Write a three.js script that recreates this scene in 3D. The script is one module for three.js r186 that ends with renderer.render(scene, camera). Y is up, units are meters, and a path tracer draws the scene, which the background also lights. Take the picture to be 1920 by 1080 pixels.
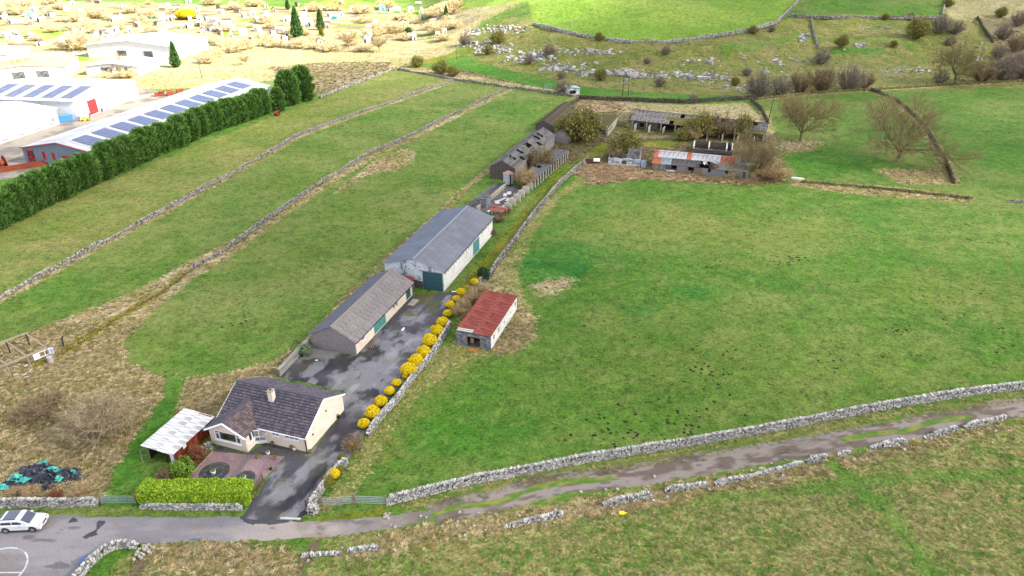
import * as THREE from 'three';
import { mergeGeometries } from 'three/addons/utils/BufferGeometryUtils.js';

// ---------------------------------------------------------------- camera, sky, sun, exposure
const scene = new THREE.Scene();
const CAM_H = 55, PITCH = THREE.MathUtils.degToRad(28), FOCAL = 1333;
const camera = new THREE.PerspectiveCamera(2 * Math.atan(540 / FOCAL) * 180 / Math.PI, 16 / 9, 1, 6000);
camera.position.set(0, CAM_H, 0);
camera.rotation.set(-PITCH, 0, 0);
scene.add(camera);
const renderer = new THREE.WebGLRenderer({ antialias: true });
renderer.setSize(1024, 576);
renderer.toneMapping = THREE.LinearToneMapping;
renderer.toneMappingExposure = 6;
renderer.shadowMap.enabled = true;
const SUN_DIR = new THREE.Vector3(0.80, 0.56, 0.22).normalize();
const sun = new THREE.DirectionalLight(new THREE.Color(1, 0.955, 0.88), 5);
sun.position.copy(SUN_DIR).multiplyScalar(900).add(new THREE.Vector3(0, 0, -200));
sun.target.position.set(0, 0, -200);
sun.castShadow = true; sun.shadow.radius = 9; sun.shadow.mapSize.set(4096, 4096);
Object.assign(sun.shadow.camera, { left: -400, right: 400, top: 400, bottom: -400, near: 1, far: 2500 });
scene.add(sun, sun.target);
{ // broken spring cloud: pale, a little brighter towards the horizon, blue between the clouds
  const W = 256, Hh = 128, data = new Float32Array(W * Hh * 4);
  for (let j = 0; j < Hh; j++) for (let i = 0; i < W; i++) {
    const el = ((j + 0.5) / Hh - 0.5) * Math.PI, az = (i + 0.5) / W * Math.PI * 2;
    const y = Math.max(0, Math.sin(el));
    const w = 0.5 + 0.25 * Math.sin(az * 3 + 4 * y) + 0.25 * Math.sin(az * 7 - 9 * y + 1.3);
    const c = 0.62 + 0.2 * w, k = (j + i * Hh) * 0;
    const L = (0.31 + 0.09 * (1 - y)) * (0.85 + 0.25 * w);
    const o = (j * W + i) * 4 + k;
    data[o] = L * (0.60 + 0.36 * c); data[o + 1] = L * (0.76 + 0.2 * c); data[o + 2] = L * (1.16 - 0.14 * c); data[o + 3] = 1;
  }
  const t = new THREE.DataTexture(data, W, Hh, THREE.RGBAFormat, THREE.FloatType);
  t.mapping = THREE.EquirectangularReflectionMapping; t.magFilter = THREE.LinearFilter; t.needsUpdate = true;
  scene.background = t; scene.environment = t;
}

// ---------------------------------------------------------------- numbers and noise
function rngOf(seed) { let a = seed >>> 0; return () => { a = (a + 0x6D2B79F5) | 0; let t = Math.imul(a ^ (a >>> 15), 1 | a); t = (t + Math.imul(t ^ (t >>> 7), 61 | t)) ^ t; return ((t ^ (t >>> 14)) >>> 0) / 4294967296; }; }
const R = rngOf(7);
const rr = (a, b, r = R) => a + (b - a) * r();
const pick = (a, r = R) => a[Math.floor(r() * a.length)];
const cl = (x, a = 0, b = 1) => x < a ? a : x > b ? b : x;
const ss = (a, b, x) => { const t = cl((x - a) / (b - a)); return t * t * (3 - 2 * t); };
function hsh(i, j) { let h = Math.imul(i, 374761393) + Math.imul(j, 668265263) | 0; h = Math.imul(h ^ (h >>> 13), 1274126177); return ((h ^ (h >>> 16)) >>> 0) / 4294967296; }
function vn(x, y, per = 0) {
  let i = Math.floor(x), j = Math.floor(y); const fx = x - i, fy = y - j, u = fx * fx * (3 - 2 * fx), v = fy * fy * (3 - 2 * fy);
  let i1 = i + 1, j1 = j + 1;
  if (per) { i = ((i % per) + per) % per; j = ((j % per) + per) % per; i1 = ((i1 % per) + per) % per; j1 = ((j1 % per) + per) % per; }
  const a = hsh(i, j), b = hsh(i1, j), c = hsh(i, j1), d = hsh(i1, j1);
  return a + (b - a) * u + (c - a) * v + (a - b - c + d) * u * v;
}
function fbm(x, y, o = 4) { let s = 0, a = 0.5, t = 0; for (let k = 0; k < o; k++) { s += a * vn(x + k * 17.3, y - k * 9.1); t += a; a *= 0.5; x *= 2.03; y *= 2.03; } return s / t; }

// ---------------------------------------------------------------- terrain
function terr(x, z) {
  const d = -z;
  if (d < 225) return 0;
  const foot = x < 10 ? 286 - (x + 20) * 0.5 : x < 60 ? 271 - (x - 10) * 0.3 : 256 + (x - 60) * 0.16;
  const side = ss(-45, 25, x + (d - 300) * 0.12);
  const t = d - foot - 6;
  if (t < -8 || side <= 0) return 0;
  let h = t < 8 ? (t + 8) * (t + 8) / 32 * 0.17 : (t) * 0.17;
  if (h > 34) h = 34 + 14 * (1 - Math.exp(-(h - 34) / 14));
  h += ss(4, 30, t) * (1 - ss(90, 150, t)) * ((vn(x / 17, z / 15) - 0.5) * 3.4 + (vn(x / 6 + 9, z / 6) - 0.5) * 1.1);
  return Math.max(0, h) * side;
}
const cP = Math.cos(PITCH), sP = Math.sin(PITCH);
// ground point that the photograph shows at (px, py), surveyed on the terrain
function G(px, py, h = 0) {
  const u = (px - 960) / FOCAL, v = (py - 540) / FOCAL, dx = u, dy = -sP - v * cP, dz = -(cP - v * sP);
  let t0 = (CAM_H - h) / -dy; if (dy > -0.03) t0 = 1200;
  if (-dz * t0 > 230) {
    let a = 0.25 * t0, n = 500, st = (t0 - a) / n, last = a;
    for (let k = 1; k <= n; k++) { const t = a + k * st; if (CAM_H + dy * t <= terr(dx * t, dz * t)) { let lo = last, hi = t; for (let q = 0; q < 18; q++) { const m = (lo + hi) / 2; if (CAM_H + dy * m <= terr(dx * m, dz * m)) hi = m; else lo = m; } t0 = hi; break; } last = t; }
  }
  const x = dx * t0, z = dz * t0;
  return new THREE.Vector3(x, terr(x, z), z);
}
const scaleAt = p => FOCAL / (-p.z * cP - (p.y - CAM_H) * sP); // photograph pixels per metre there
const GL = a => a.map(([x, y]) => { const p = G(x, y); return [p.x, p.z]; });

// ---------------------------------------------------------------- colour and textures
const lin = c => { c /= 255; return c <= 0.04045 ? c / 12.92 : ((c + 0.055) / 1.055) ** 2.4; };
const enc = c => { c = cl(c); return 255 * (c <= 0.0031308 ? c * 12.92 : 1.055 * c ** (1 / 2.4) - 0.055); };
const KA = 0.5;  // the photograph is exposed about one stop up: base colour = half of what it shows
const L3 = (r, g, b, k = KA) => [lin(r) * k, lin(g) * k, lin(b) * k];
const col = (r, g, b, k = KA) => new THREE.Color().setRGB(lin(r) * k, lin(g) * k, lin(b) * k);
const mix3 = (a, b, t) => [a[0] + (b[0] - a[0]) * t, a[1] + (b[1] - a[1]) * t, a[2] + (b[2] - a[2]) * t];
function dataTex(w, h, fn, { srgb = true, repeat } = {}) {
  const d = new Uint8Array(w * h * 4);
  for (let j = 0; j < h; j++) for (let i = 0; i < w; i++) {
    const c = fn(i, j), o = (j * w + i) * 4;
    if (srgb) { d[o] = enc(c[0]); d[o + 1] = enc(c[1]); d[o + 2] = enc(c[2]); } else { d[o] = d[o + 1] = d[o + 2] = cl(c) * 255; }
    d[o + 3] = 255;
  }
  const t = new THREE.DataTexture(d, w, h, THREE.RGBAFormat);
  t.magFilter = THREE.LinearFilter; t.minFilter = THREE.LinearMipmapLinearFilter; t.generateMipmaps = true;
  t.wrapS = t.wrapT = THREE.RepeatWrapping; if (srgb) t.colorSpace = THREE.SRGBColorSpace;
  if (repeat) t.repeat.set(...repeat); t.needsUpdate = true; return t;
}
// tiling stain texture of n px over `size` metres
function stained(n, size, base, dirt, { cell = 8, streak = 1, amt = 0.5, grain = 0.12, second, secondAmt = 0.4 } = {}) {
  return dataTex(n, n, (i, j) => {
    const u = i / n, v = j / n;
    const a = 0.6 * vn(u * cell, v * cell / streak, cell) + 0.4 * vn(u * cell * 4, v * cell * 4 / streak, cell * 4);
    const g = 1 + (hsh(i, j * 3 + 1) - 0.5) * 2 * grain;
    let c = mix3(base, dirt, ss(0.42, 0.8, a) * amt);
    if (second) c = mix3(c, second, ss(0.5, 0.75, vn(u * cell * 2 + 5, v * cell * 2 + 3, cell * 2)) * secondAmt);
    return [c[0] * g, c[1] * g, c[2] * g];
  }, { repeat: [1 / size, 1 / size] });
}
const grainBump = dataTex(256, 256, (i, j) => 0.5 * hsh(i, j) + 0.5 * vn(i / 8, j / 8, 32), { srgb: false, repeat: [0.5, 0.5] });
const std = (color, roughness = 0.9, extra = {}) => new THREE.MeshPhysicalMaterial({ color, roughness, metalness: 0, specularIntensity: roughness > 0.8 ? 0.25 : 1, ...extra });
const mapped = (map, roughness = 0.92, extra = {}) => new THREE.MeshPhysicalMaterial({ map, roughness, metalness: 0, specularIntensity: roughness > 0.8 ? 0.25 : 1, ...extra });

// ---------------------------------------------------------------- naming, tagging, small builders
const used = {};
function numbered(n) { const k = used[n] = (used[n] ?? -1) + 1; return k ? `${n}_${String(k).padStart(3, '0')}` : n; }
function tag(o, label, category, group) { o.userData.label = label; o.userData.category = category; if (group) o.userData.group = group; return o; }
const nth = n => n + (n % 10 === 1 && n % 100 !== 11 ? 'st' : n % 10 === 2 && n % 100 !== 12 ? 'nd' : n % 10 === 3 && n % 100 !== 13 ? 'rd' : 'th');
function kind(o, k) { o.userData.kind = k; return o; }
function top(o, name) { o.name = numbered(name); scene.add(o); return o; }
function thing(name, label, category, pos, turn = 0, group) { const g = new THREE.Group(); g.position.copy(pos); g.rotation.y = turn; top(g, name); return tag(g, label, category, group); }
function sh(o) { o.castShadow = o.receiveShadow = true; return o; }
function mesh(parent, name, geo, mat) { const m = sh(new THREE.Mesh(geo, mat)); m.name = name; parent.add(m); return m; }
function part(parent, name) { const g = new THREE.Group(); g.name = name; parent.add(g); return g; }
function dup(src, name, label, group) { const c = src.clone(); top(c, name); c.userData = { ...src.userData, label: label ?? src.userData.label }; if (group) c.userData.group = group; return c; }
const UNIT = new THREE.BoxGeometry(1, 1, 1);
const CYL = new THREE.CylinderGeometry(1, 1, 1, 10);
function bx(parent, name, mat, w, h, d, x, y, z, ry = 0) { const m = mesh(parent, name, UNIT, mat); m.scale.set(w, h, d); m.position.set(x, y, z); m.rotation.y = ry; return m; }
function boxG(w, h, d, x, y, z) { const g = new THREE.BoxGeometry(w, h, d); g.translate(x, y, z); return g; }
const V = (x, y, z) => new THREE.Vector3(x, y, z);
// a straight bar between two points
function bar(parent, name, mat, a, b, w, h = w) {
  const m = mesh(parent, name, UNIT, mat), d = b.clone().sub(a), L = d.length();
  m.position.copy(a).addScaledVector(d, 0.5); m.scale.set(w, h, L);
  m.quaternion.setFromUnitVectors(V(0, 0, 1), d.normalize()); return m;
}
// frame of a building: origin at a surveyed corner, local -z runs towards the second point
function turnTo(p, q) { return Math.atan2(-(q.x - p.x), -(q.z - p.z)); }
const FARM = Math.atan2(-0.306, 0.952); // the farm buildings all share this heading
// ---------------------------------------------------------------- ground cover map (world metres)
const KG = 0.385; // living grass
const gp = (...a) => a.map(c => L3(...c, KG));
const pal = {
  green: gp([106, 152, 52], [142, 162, 78], [88, 140, 46]),
  mid: gp([126, 156, 62], [156, 168, 88], [106, 148, 52]),
  dryish: gp([146, 158, 74], [168, 168, 94], [122, 152, 60]),
  lush: gp([88, 152, 42], [112, 160, 58], [74, 138, 36]),
  dock: gp([84, 152, 56], [104, 156, 60], [68, 138, 48]),
  rough: gp([222, 198, 146], [178, 172, 98], [234, 214, 168]),
  tus: gp([138, 164, 74], [188, 180, 112], [106, 152, 54]),
  verge: gp([168, 172, 92], [206, 188, 132], [126, 156, 64]),
  reed: gp([220, 192, 152], [198, 168, 130], [230, 208, 170]),
  straw: gp([214, 200, 150], [200, 188, 130], [186, 178, 116]),
  hill: gp([158, 160, 82], [136, 148, 70], [178, 164, 104]),
  brown: gp([166, 150, 112], [184, 166, 128], [150, 150, 92]),
  moss: gp([152, 158, 44], [124, 142, 46], [176, 164, 76]),
  mossy: gp([176, 162, 34], [142, 138, 40], [190, 174, 70]),
  soil: gp([150, 130, 102], [128, 110, 84], [166, 148, 118]),
  plots: gp([186, 172, 132], [204, 186, 146], [164, 162, 100]),
  ruin: gp([158, 146, 104], [134, 132, 72], [174, 160, 124]),
  topf: gp([146, 186, 64], [168, 194, 84], [126, 174, 50]),
};
const layers = [];
function layer(type, pts, warp = 0.6) {
  const w = GL(pts); let x0 = 1e9, x1 = -1e9, z0 = 1e9, z1 = -1e9;
  for (const [x, z] of w) { x0 = Math.min(x0, x); x1 = Math.max(x1, x); z0 = Math.min(z0, z); z1 = Math.max(z1, z); }
  layers.push({ type, w, warp, x0: x0 - warp, x1: x1 + warp, z0: z0 - warp, z1: z1 + warp });
}
function stripe(type, pts, width, warp = 0.4, off = 0) {
  const w = GL(pts).map(p => new THREE.Vector2(...p)), A = [], B = [];
  for (let i = 0; i < w.length; i++) {
    const d = w[Math.min(i + 1, w.length - 1)].clone().sub(w[Math.max(i - 1, 0)]).normalize(), n = new THREE.Vector2(-d.y, d.x);
    A.push([w[i].x + n.x * (off + width / 2), w[i].y + n.y * (off + width / 2)]); B.unshift([w[i].x + n.x * (off - width / 2), w[i].y + n.y * (off - width / 2)]);
  }
  const q = A.concat(B); let x0 = 1e9, x1 = -1e9, z0 = 1e9, z1 = -1e9;
  for (const [x, z] of q) { x0 = Math.min(x0, x); x1 = Math.max(x1, x); z0 = Math.min(z0, z); z1 = Math.max(z1, z); }
  layers.push({ type, w: q, warp, x0: x0 - warp, x1: x1 + warp, z0: z0 - warp, z1: z1 + warp });
}
function inside(w, x, z) { let c = false; for (let i = 0, j = w.length - 1; i < w.length; j = i++) { const a = w[i], b = w[j]; if ((a[1] > z) !== (b[1] > z) && x < (b[0] - a[0]) * (z - a[1]) / (b[1] - a[1]) + a[0]) c = !c; } return c; }
// surveyed lines of the walls, used for the strips of uncut grass beside them and for the walls themselves
const LINE = {
  w1: [[-40, 582], [0, 560], [150, 480], [300, 400], [450, 318], [560, 255], [640, 225], [740, 190], [850, 152]],
  w2: [[360, 505], [430, 465], [520, 400], [600, 345], [700, 285], [745, 268], [830, 225], [950, 167]],
  w2low: [[0, 716], [60, 690], [130, 655], [230, 590], [300, 550], [360, 505]],
  field: [[725, 945], [800, 926], [900, 902], [1000, 884], [1100, 864], [1200, 848], [1300, 832], [1400, 814], [1500, 796], [1600, 776], [1700, 758], [1800, 742], [1940, 724]],
  driveLow: [[578, 958], [600, 925], [625, 893], [652, 866]],
  driveUp: [[689, 818], [712, 787], [744, 752], [776, 708], [808, 670], [845, 608]],
  trackW: [[896, 534], [918, 520], [930, 498], [960, 460], [1000, 405], [1050, 345], [1088, 312], [1104, 300]],
  dale: [[1080, 186], [1200, 191], [1290, 194], [1340, 190], [1420, 186]],
  daleR: [[1420, 187], [1520, 176], [1640, 169], [1780, 160], [1940, 152]],
  ruinR: [[1408, 190], [1428, 208], [1440, 232]],
  meadow: [[1632, 170], [1680, 190], [1730, 235], [1770, 300], [1788, 345]],
  ruinF: [[1500, 342], [1600, 350], [1700, 360], [1824, 374]],
};
layer('dryish', [[-150, 500], [-20, 430], [500, 222], [590, 190], [740, 130], [850, 150], [600, 240], [300, 400], [0, 560], [-150, 640]], 0.5);
layer('mid', [[-150, 640], [0, 560], [300, 400], [600, 240], [850, 152], [950, 167], [745, 268], [600, 345], [430, 465], [360, 505], [200, 600], [0, 680], [-150, 720]], 0.4);
layer('mid', [[300, 560], [430, 470], [600, 350], [745, 272], [950, 170], [1078, 180], [1050, 215], [900, 330], [710, 500], [600, 620], [520, 690], [420, 700], [300, 710], [220, 670], [230, 630]], 0.4);
// broad drifts of yellower or greener grass inside the fields
const tints = [[1300, 425, 330, 60, 'dryish', 0.75], [1480, 690, 420, 90, 'mid', 0.8], [1150, 700, 240, 90, 'mid', 0.6], [1760, 545, 200, 50, 'dryish', 0.6], [1250, 600, 240, 50, 'mid', 0.5], [1500, 600, 300, 30, 'green', 0.6], [930, 830, 200, 50, 'lush', 0.7], [830, 800, 70, 60, 'lush', 0.6], [1050, 850, 200, 40, 'lush', 0.4], [1300, 540, 60, 24, 'dock', 0.8], [1208, 580, 60, 26, 'dock', 0.7], [1640, 405, 90, 24, 'dock', 0.4], [1850, 250, 140, 60, 'lush', 0.5], [1560, 300, 120, 40, 'lush', 0.8], [1500, 220, 100, 30, 'mid', 0.6], [560, 600, 220, 70, 'green', 0.6], [420, 660, 160, 40, 'lush', 0.4], [150, 530, 200, 60, 'green', 0.7], [450, 400, 160, 60, 'green', 0.5], [800, 300, 160, 60, 'green', 0.6], [960, 215, 120, 30, 'lush', 0.5], [700, 220, 120, 30, 'green', 0.5], [330, 330, 120, 40, 'green', 0.3], [1120, 475, 90, 30, 'dock', 0.6], [1600, 140, 160, 30, 'brown', 0.35]].map(([x, y, rx, ry, t, k]) => { const c = G(x, y), a = G(x + rx, y), b = G(x, y - ry), d = G(x, y + ry); return { x: c.x, z: c.z, rx: a.x - c.x, rz: (d.z - b.z) / 2, p: t, k }; });
layer('dock', [[1000, 470], [1040, 450], [1100, 452], [1130, 475], [1100, 510], [1060, 540], [1010, 550], [975, 535], [968, 495]], 0.8);
layer('rough', [[990, 540], [1030, 525], [1080, 520], [1060, 540], [1030, 555]], 1);
// hillside, dale and the land beyond
layer('hill', [[870, 112], [880, 60], [960, 32], [1010, 45], [1110, 70], [1240, 80], [1340, 66], [1470, 40], [1480, 30], [1700, 34], [2000, 38], [2000, 165], [1700, 168], [1420, 190], [1300, 185], [1100, 165], [1000, 140]], 2.5);
layer('topf', [[1000, 46], [990, -6], [1500, -6], [1480, 22], [1460, 40], [1330, 66], [1250, 78], [1160, 78], [1110, 70]], 1);
layer('green', [[1480, 30], [1500, -6], [1780, -6], [1772, 32], [1700, 34]], 0.6);
layer('straw', [[1776, -6], [2050, -6], [2050, 38], [1770, 34]], 2);
layer('brown', [[1835, 40], [2050, 40], [2050, 150], [1880, 150], [1860, 100]], 4);
layer('mid', [[1370, 110], [1500, 70], [1720, 90], [1700, 75], [1490, 60], [1330, 90]], 5);
layer('lush', [[800, 116], [860, 98], [890, 112], [1000, 150], [1100, 163], [1230, 176], [1420, 180], [1400, 190], [1290, 195], [1140, 186], [1060, 176], [1020, 166], [930, 145], [870, 132]], 1.2);
layer('lush', [[1560, 92], [1650, 88], [1660, 100], [1580, 104]], 3);
layer('straw', [[-400, 150], [250, 168], [400, 164], [590, 142], [720, 126], [780, 118], [850, 98], [900, 42], [985, 2], [900, 12], [560, 14], [300, 6], [-400, -8]], 2);
layer('plots', [[-300, 92], [200, 88], [480, 84], [640, 98], [720, 80], [860, 60], [900, 25], [700, 16], [560, 16], [300, 6], [-300, -4]], 3);
layer('topf', [[560, 15], [640, -6], [1000, -6], [985, 5], [920, 12], [740, 16]], 1);
layer('topf', [[20, 66], [60, 55], [170, 54], [165, 64], [110, 72], [30, 74]], 2);
layer('brown', [[500, 128], [590, 118], [720, 116], [770, 122], [735, 132], [590, 168], [560, 150]], 1.5);
layer('brown', [[590, 130], [700, 128], [740, 130], [600, 182], [560, 160]], 1.5);
layer('brown', [[840, 126], [890, 136], [960, 154], [1016, 164], [1000, 170], [930, 158], [850, 138]], 0.8);
layer('rough', [[725, 126], [850, 148], [950, 163], [1078, 178], [1060, 190], [1080, 186], [1085, 176], [960, 155], [860, 138], [740, 118]], 0.8);
layer('moss', [[780, 116], [830, 104], [880, 90], [890, 95], [840, 112], [800, 120]], 1);
// ruins
layer('straw', [[1190, 207], [1140, 196], [1090, 186], [1280, 197], [1400, 193], [1432, 226], [1428, 242]], 0.8);
layer('reed', [[1090, 186], [1180, 190], [1190, 206], [1180, 222], [1100, 218], [1060, 215]], 0.8);
layer('ruin', [[1050, 210], [1180, 210], [1430, 240], [1450, 332], [1220, 328], [1130, 312], [1080, 312], [1060, 300], [1020, 270]], 0.8);
layer('reed', [[1076, 326], [1104, 302], [1220, 322], [1400, 330], [1480, 342], [1400, 346], [1200, 336], [1100, 346]], 1);
layer('moss', [[1205, 262], [1280, 265], [1260, 278], [1205, 274]], 0.8);
layer('rough', [[1460, 262], [1520, 262], [1545, 268], [1520, 282], [1462, 286]], 1.2);
layer('rough', [[1640, 318], [1790, 318], [1796, 346], [1690, 346]], 1);
layer('rough', [[1490, 336], [1600, 345], [1700, 353], [1826, 368], [1822, 382], [1600, 364], [1480, 348]], 0.6);
stripe('rough', LINE.meadow, 3, 0.5); stripe('rough', LINE.daleR, 2.4, 0.5, 0.4); stripe('rough', [[1430, 208], [1440, 232], [1452, 300], [1452, 335]], 3, 0.6);
stripe('rough', LINE.w1, 2.2, 0.5, 0.4); stripe('rough', LINE.w2, 3.6, 0.6, 0.8);
layer('rough', [[620, 368], [700, 302], [760, 278], [780, 288], [770, 306], [740, 322], [690, 327], [640, 358]], 0.6);
layer('rough', [[-80, 680], [0, 646], [60, 622], [140, 590], [230, 556], [330, 505], [420, 455], [470, 435], [480, 450], [430, 480], [360, 525], [270, 598], [232, 640], [238, 680], [272, 700], [312, 708], [300, 760], [265, 810], [220, 870], [192, 940], [-80, 940]], 0.5);
stripe('mossy', [[60, 690], [130, 655], [230, 590], [300, 550], [350, 510]], 1.3, 0.4);
layer('rough', [[348, 710], [420, 700], [520, 676], [580, 632], [640, 560], [720, 490], [728, 496], [600, 640], [530, 706], [450, 716], [405, 805], [330, 772]], 0.5);
stripe('rough', [[720, 492], [840, 385], [900, 330], [1000, 255]], 1.4, 0.4);
layer('lush', [[318, 706], [352, 704], [335, 760], [292, 830], [272, 880], [262, 975], [186, 975], [196, 930], [218, 875], [262, 808], [300, 752]], 0.5);
layer('verge', [[590, 965], [640, 885], [690, 812], [760, 730], [830, 650], [856, 640], [856, 565], [905, 520], [935, 485], [1000, 402], [1080, 333], [1108, 340], [1050, 372], [1002, 440], [966, 515], [985, 560], [1008, 600], [1000, 640], [960, 668], [900, 668], [850, 690], [790, 740], [735, 800], [690, 880], [655, 938]], 0.7);
layer('rough', [[928, 520], [972, 560], [1004, 596], [998, 640], [958, 664], [922, 662], [940, 620], [968, 580], [930, 548], [880, 552], [870, 540]], 0.7);
layer('dryish', [[690, 885], [740, 800], [795, 742], [850, 692], [900, 690], [840, 740], [780, 800], [730, 870]], 2);
layer('moss', [[846, 552], [885, 520], [960, 438], [1040, 340], [1100, 288], [1130, 268], [1160, 270], [1120, 300], [1088, 312], [1050, 340], [1000, 400], [960, 452], [925, 500], [896, 534], [850, 580], [780, 560], [800, 548]], 0.5);
stripe('mossy', [[850, 556], [930, 466], [1010, 364], [1060, 304]], 0.5, 0.5);
stripe('soil', [[905, 528], [950, 462], [1000, 396], [1060, 330]], 0.5, 0.4);
// lane verges and the rough pasture at the front
layer('tus', [[215, 1060], [262, 1022], [560, 1004], [800, 984], [1000, 945], [1500, 866], [1960, 772], [2100, 770], [2100, 1300], [100, 1300]], 0.5);
layer('rough', [[280, 1022], [430, 1016], [560, 1030], [540, 1080], [300, 1080]], 0.8);
layer('rough', [[640, 1030], [760, 1000], [1000, 955], [1240, 915], [1500, 868], [1700, 830], [1880, 790], [1900, 800], [1560, 885], [1300, 935], [1000, 990], [800, 1022], [680, 1045]], 0.7);
layer('moss', [[590, 972], [720, 952], [725, 965], [700, 972], [610, 985]], 0.5);
layer('tus', [[725, 948], [1000, 888], [1300, 836], [1600, 780], [1940, 728], [1940, 752], [1600, 806], [1300, 862], [1000, 915], [800, 958]], 0.4);
layer('lush', [[190, 962], [195, 944], [260, 944], [262, 968], [190, 972]], 0.4);
layer('mid', [[60, 958], [190, 952], [470, 954], [462, 970], [200, 972], [60, 968]], 0.3);
layer('soil', [[262, 1032], [285, 1032], [275, 1060], [262, 1080], [230, 1084]], 0.5);
layer('green', [[470, 1015], [620, 1008], [620, 1022], [560, 1030], [480, 1022]], 0.5);
stripe('soil', [[590, 1010], [580, 1035], [555, 1070]], 1, 0.5);
stripe('green', [[1555, 862], [1600, 900], [1660, 960], [1730, 1050], [1770, 1100]], 2.2, 0.8);
stripe('lush', [[1560, 865], [1605, 905], [1665, 968], [1735, 1060], [1760, 1100]], 0.35, 0.2);
stripe('green', [[1290, 938], [1450, 925], [1580, 905], [1750, 893], [1940, 888]], 1.6, 0.8);
stripe('mid', [[1868, 375], [1880, 440], [1895, 520], [1912, 600], [1930, 660]], 0.9, 0.3);
layer('topf', [[140, 108], [152, 104], [170, 106], [166, 113], [145, 116]], 0.6);
const PATHY = { green: 1, mid: 1, dryish: 1, lush: 1, topf: 1 };
function cover(x, z) {
  const q1 = Math.floor(x * 6), q2 = Math.floor(z * 6), n1 = vn(x * 1.1, z * 1.1) * 0.7 + vn(x * 4.3, z * 4.3) * 0.8 - 0.75 + (hsh(q1, q2) - 0.5) * 0.9, n2 = vn(x * 1.1 + 40, z * 1.1 + 7) * 0.7 + vn(x * 4.3 + 9, z * 4.3) * 0.8 - 0.75 + (hsh(q1 + 99, q2) - 0.5) * 0.9, m1 = vn(x * 0.17, z * 0.17) - 0.5, m2 = vn(x * 0.17 + 11, z * 0.17 - 31) - 0.5;
  for (let k = layers.length - 1; k >= 0; k--) {
    const l = layers[k]; if (x < l.x0 || x > l.x1 || z < l.z0 || z > l.z1) continue;
    const w = l.warp, wx = x + (w > 2.2 ? m1 * w * 1.8 + n1 : n1 * w * 1.6 + m1 * w * 0.8), wz = z + (w > 2.2 ? m2 * w * 1.8 + n2 : n2 * w * 1.6 + m2 * w * 0.8);
    if (inside(l.w, wx, wz)) return l.type;
  }
  return 'green';
}
function groundAt(x, z, res) {
  const t = cover(x, z), p = pal[t];
  let c;
  if (t === 'plots') { // small gardens: each plot its own crop or bare earth
    const a = x * 0.97 + z * 0.24, b = z * 0.97 - x * 0.24, i = Math.floor(a / 9), j = Math.floor(b / 6), q = hsh(i, j), q2 = hsh(i + 31, j - 7);
    c = q < 0.16 ? pal.soil[0] : q < 0.22 ? pal.topf[0] : q < 0.36 ? pal.brown[1] : q < 0.62 ? pal.straw[0] : mix3(p[0], p[1], q2);
    c = mix3(c, p[2], 0.4 * vn(x * 0.5, z * 0.5));
  } else {
    const big = fbm(x / 17 + 3, z / 12, 3), m = fbm(x / 2.6, z / 2.1 + 50, 3);
    c = mix3(p[0], p[1], ss(0.36, 0.66, PATHY[t] ? 0.75 * big + 0.25 * m : 0.55 * big + 0.45 * m));
    c = mix3(c, p[2], ss(0.5, 0.72, fbm(x / 6 + 90, z / 4, 3)) * (PATHY[t] ? 0.5 : 0.85));
    if (PATHY[t] || t === 'dock' || t === 'hill') for (const q of tints) { const dx = (x - q.x) / q.rx, dz = (z - q.z) / q.rz, e = dx * dx + dz * dz; if (e > 1.6) continue; const w = ss(1.25, 0.1, Math.sqrt(e) + (fbm(x / 7 + q.x, z / 5, 3) - 0.5) * 1.3) * q.k; if (w > 0) c = mix3(c, mix3(pal[q.p][0], pal[q.p][m > 0.5 ? 1 : 2], Math.abs(m - 0.5) * 2), w); }
  }
  const fine = vn(x / 0.22, z / 0.2), f2 = hsh(Math.floor(x / res), Math.floor(z / res)), tuf = vn(x / 0.9 + 7, z / 0.8);
  let g = 1 + (fine - 0.5) * 0.62 + (f2 - 0.5) * 0.5 - 0.3 * ss(0.72, 0.9, vn(x / 0.45 + 31, z / 0.4)) + (tuf - 0.5) * 0.34;
  if (t === 'tus' || t === 'rough' || t === 'hill' || t === 'dock' || t === 'verge') { const q = vn(x / 0.7, z / 0.55 + 20); g *= 0.84 + 0.36 * q; if (t === 'tus') c = mix3(c, pal.tus[q > 0.55 ? 1 : 2], 0.6 * ss(0.45, 0.62, q)); }
  if (t === 'rough' || t === 'reed') c = mix3(c, mix3(pal.mid[0], pal.moss[2], vn(x / 3, z / 3)), 0.55 * ss(0.52, 0.7, fbm(x / 3.4 + 12, z / 2.8, 3)));
  if (PATHY[t]) c = mix3(c, pal.mid[1], 0.3 * ss(0.62, 0.8, vn(x / 1.3 + 3, z / 1.1)));
  return [c[0] * g, c[1] * g, c[2] * g];
}
const ground = kind(top(new THREE.Group(), 'ground'), 'structure');
tag(ground, 'green pasture, rough grass and hillside of the farm', 'ground');
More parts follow.
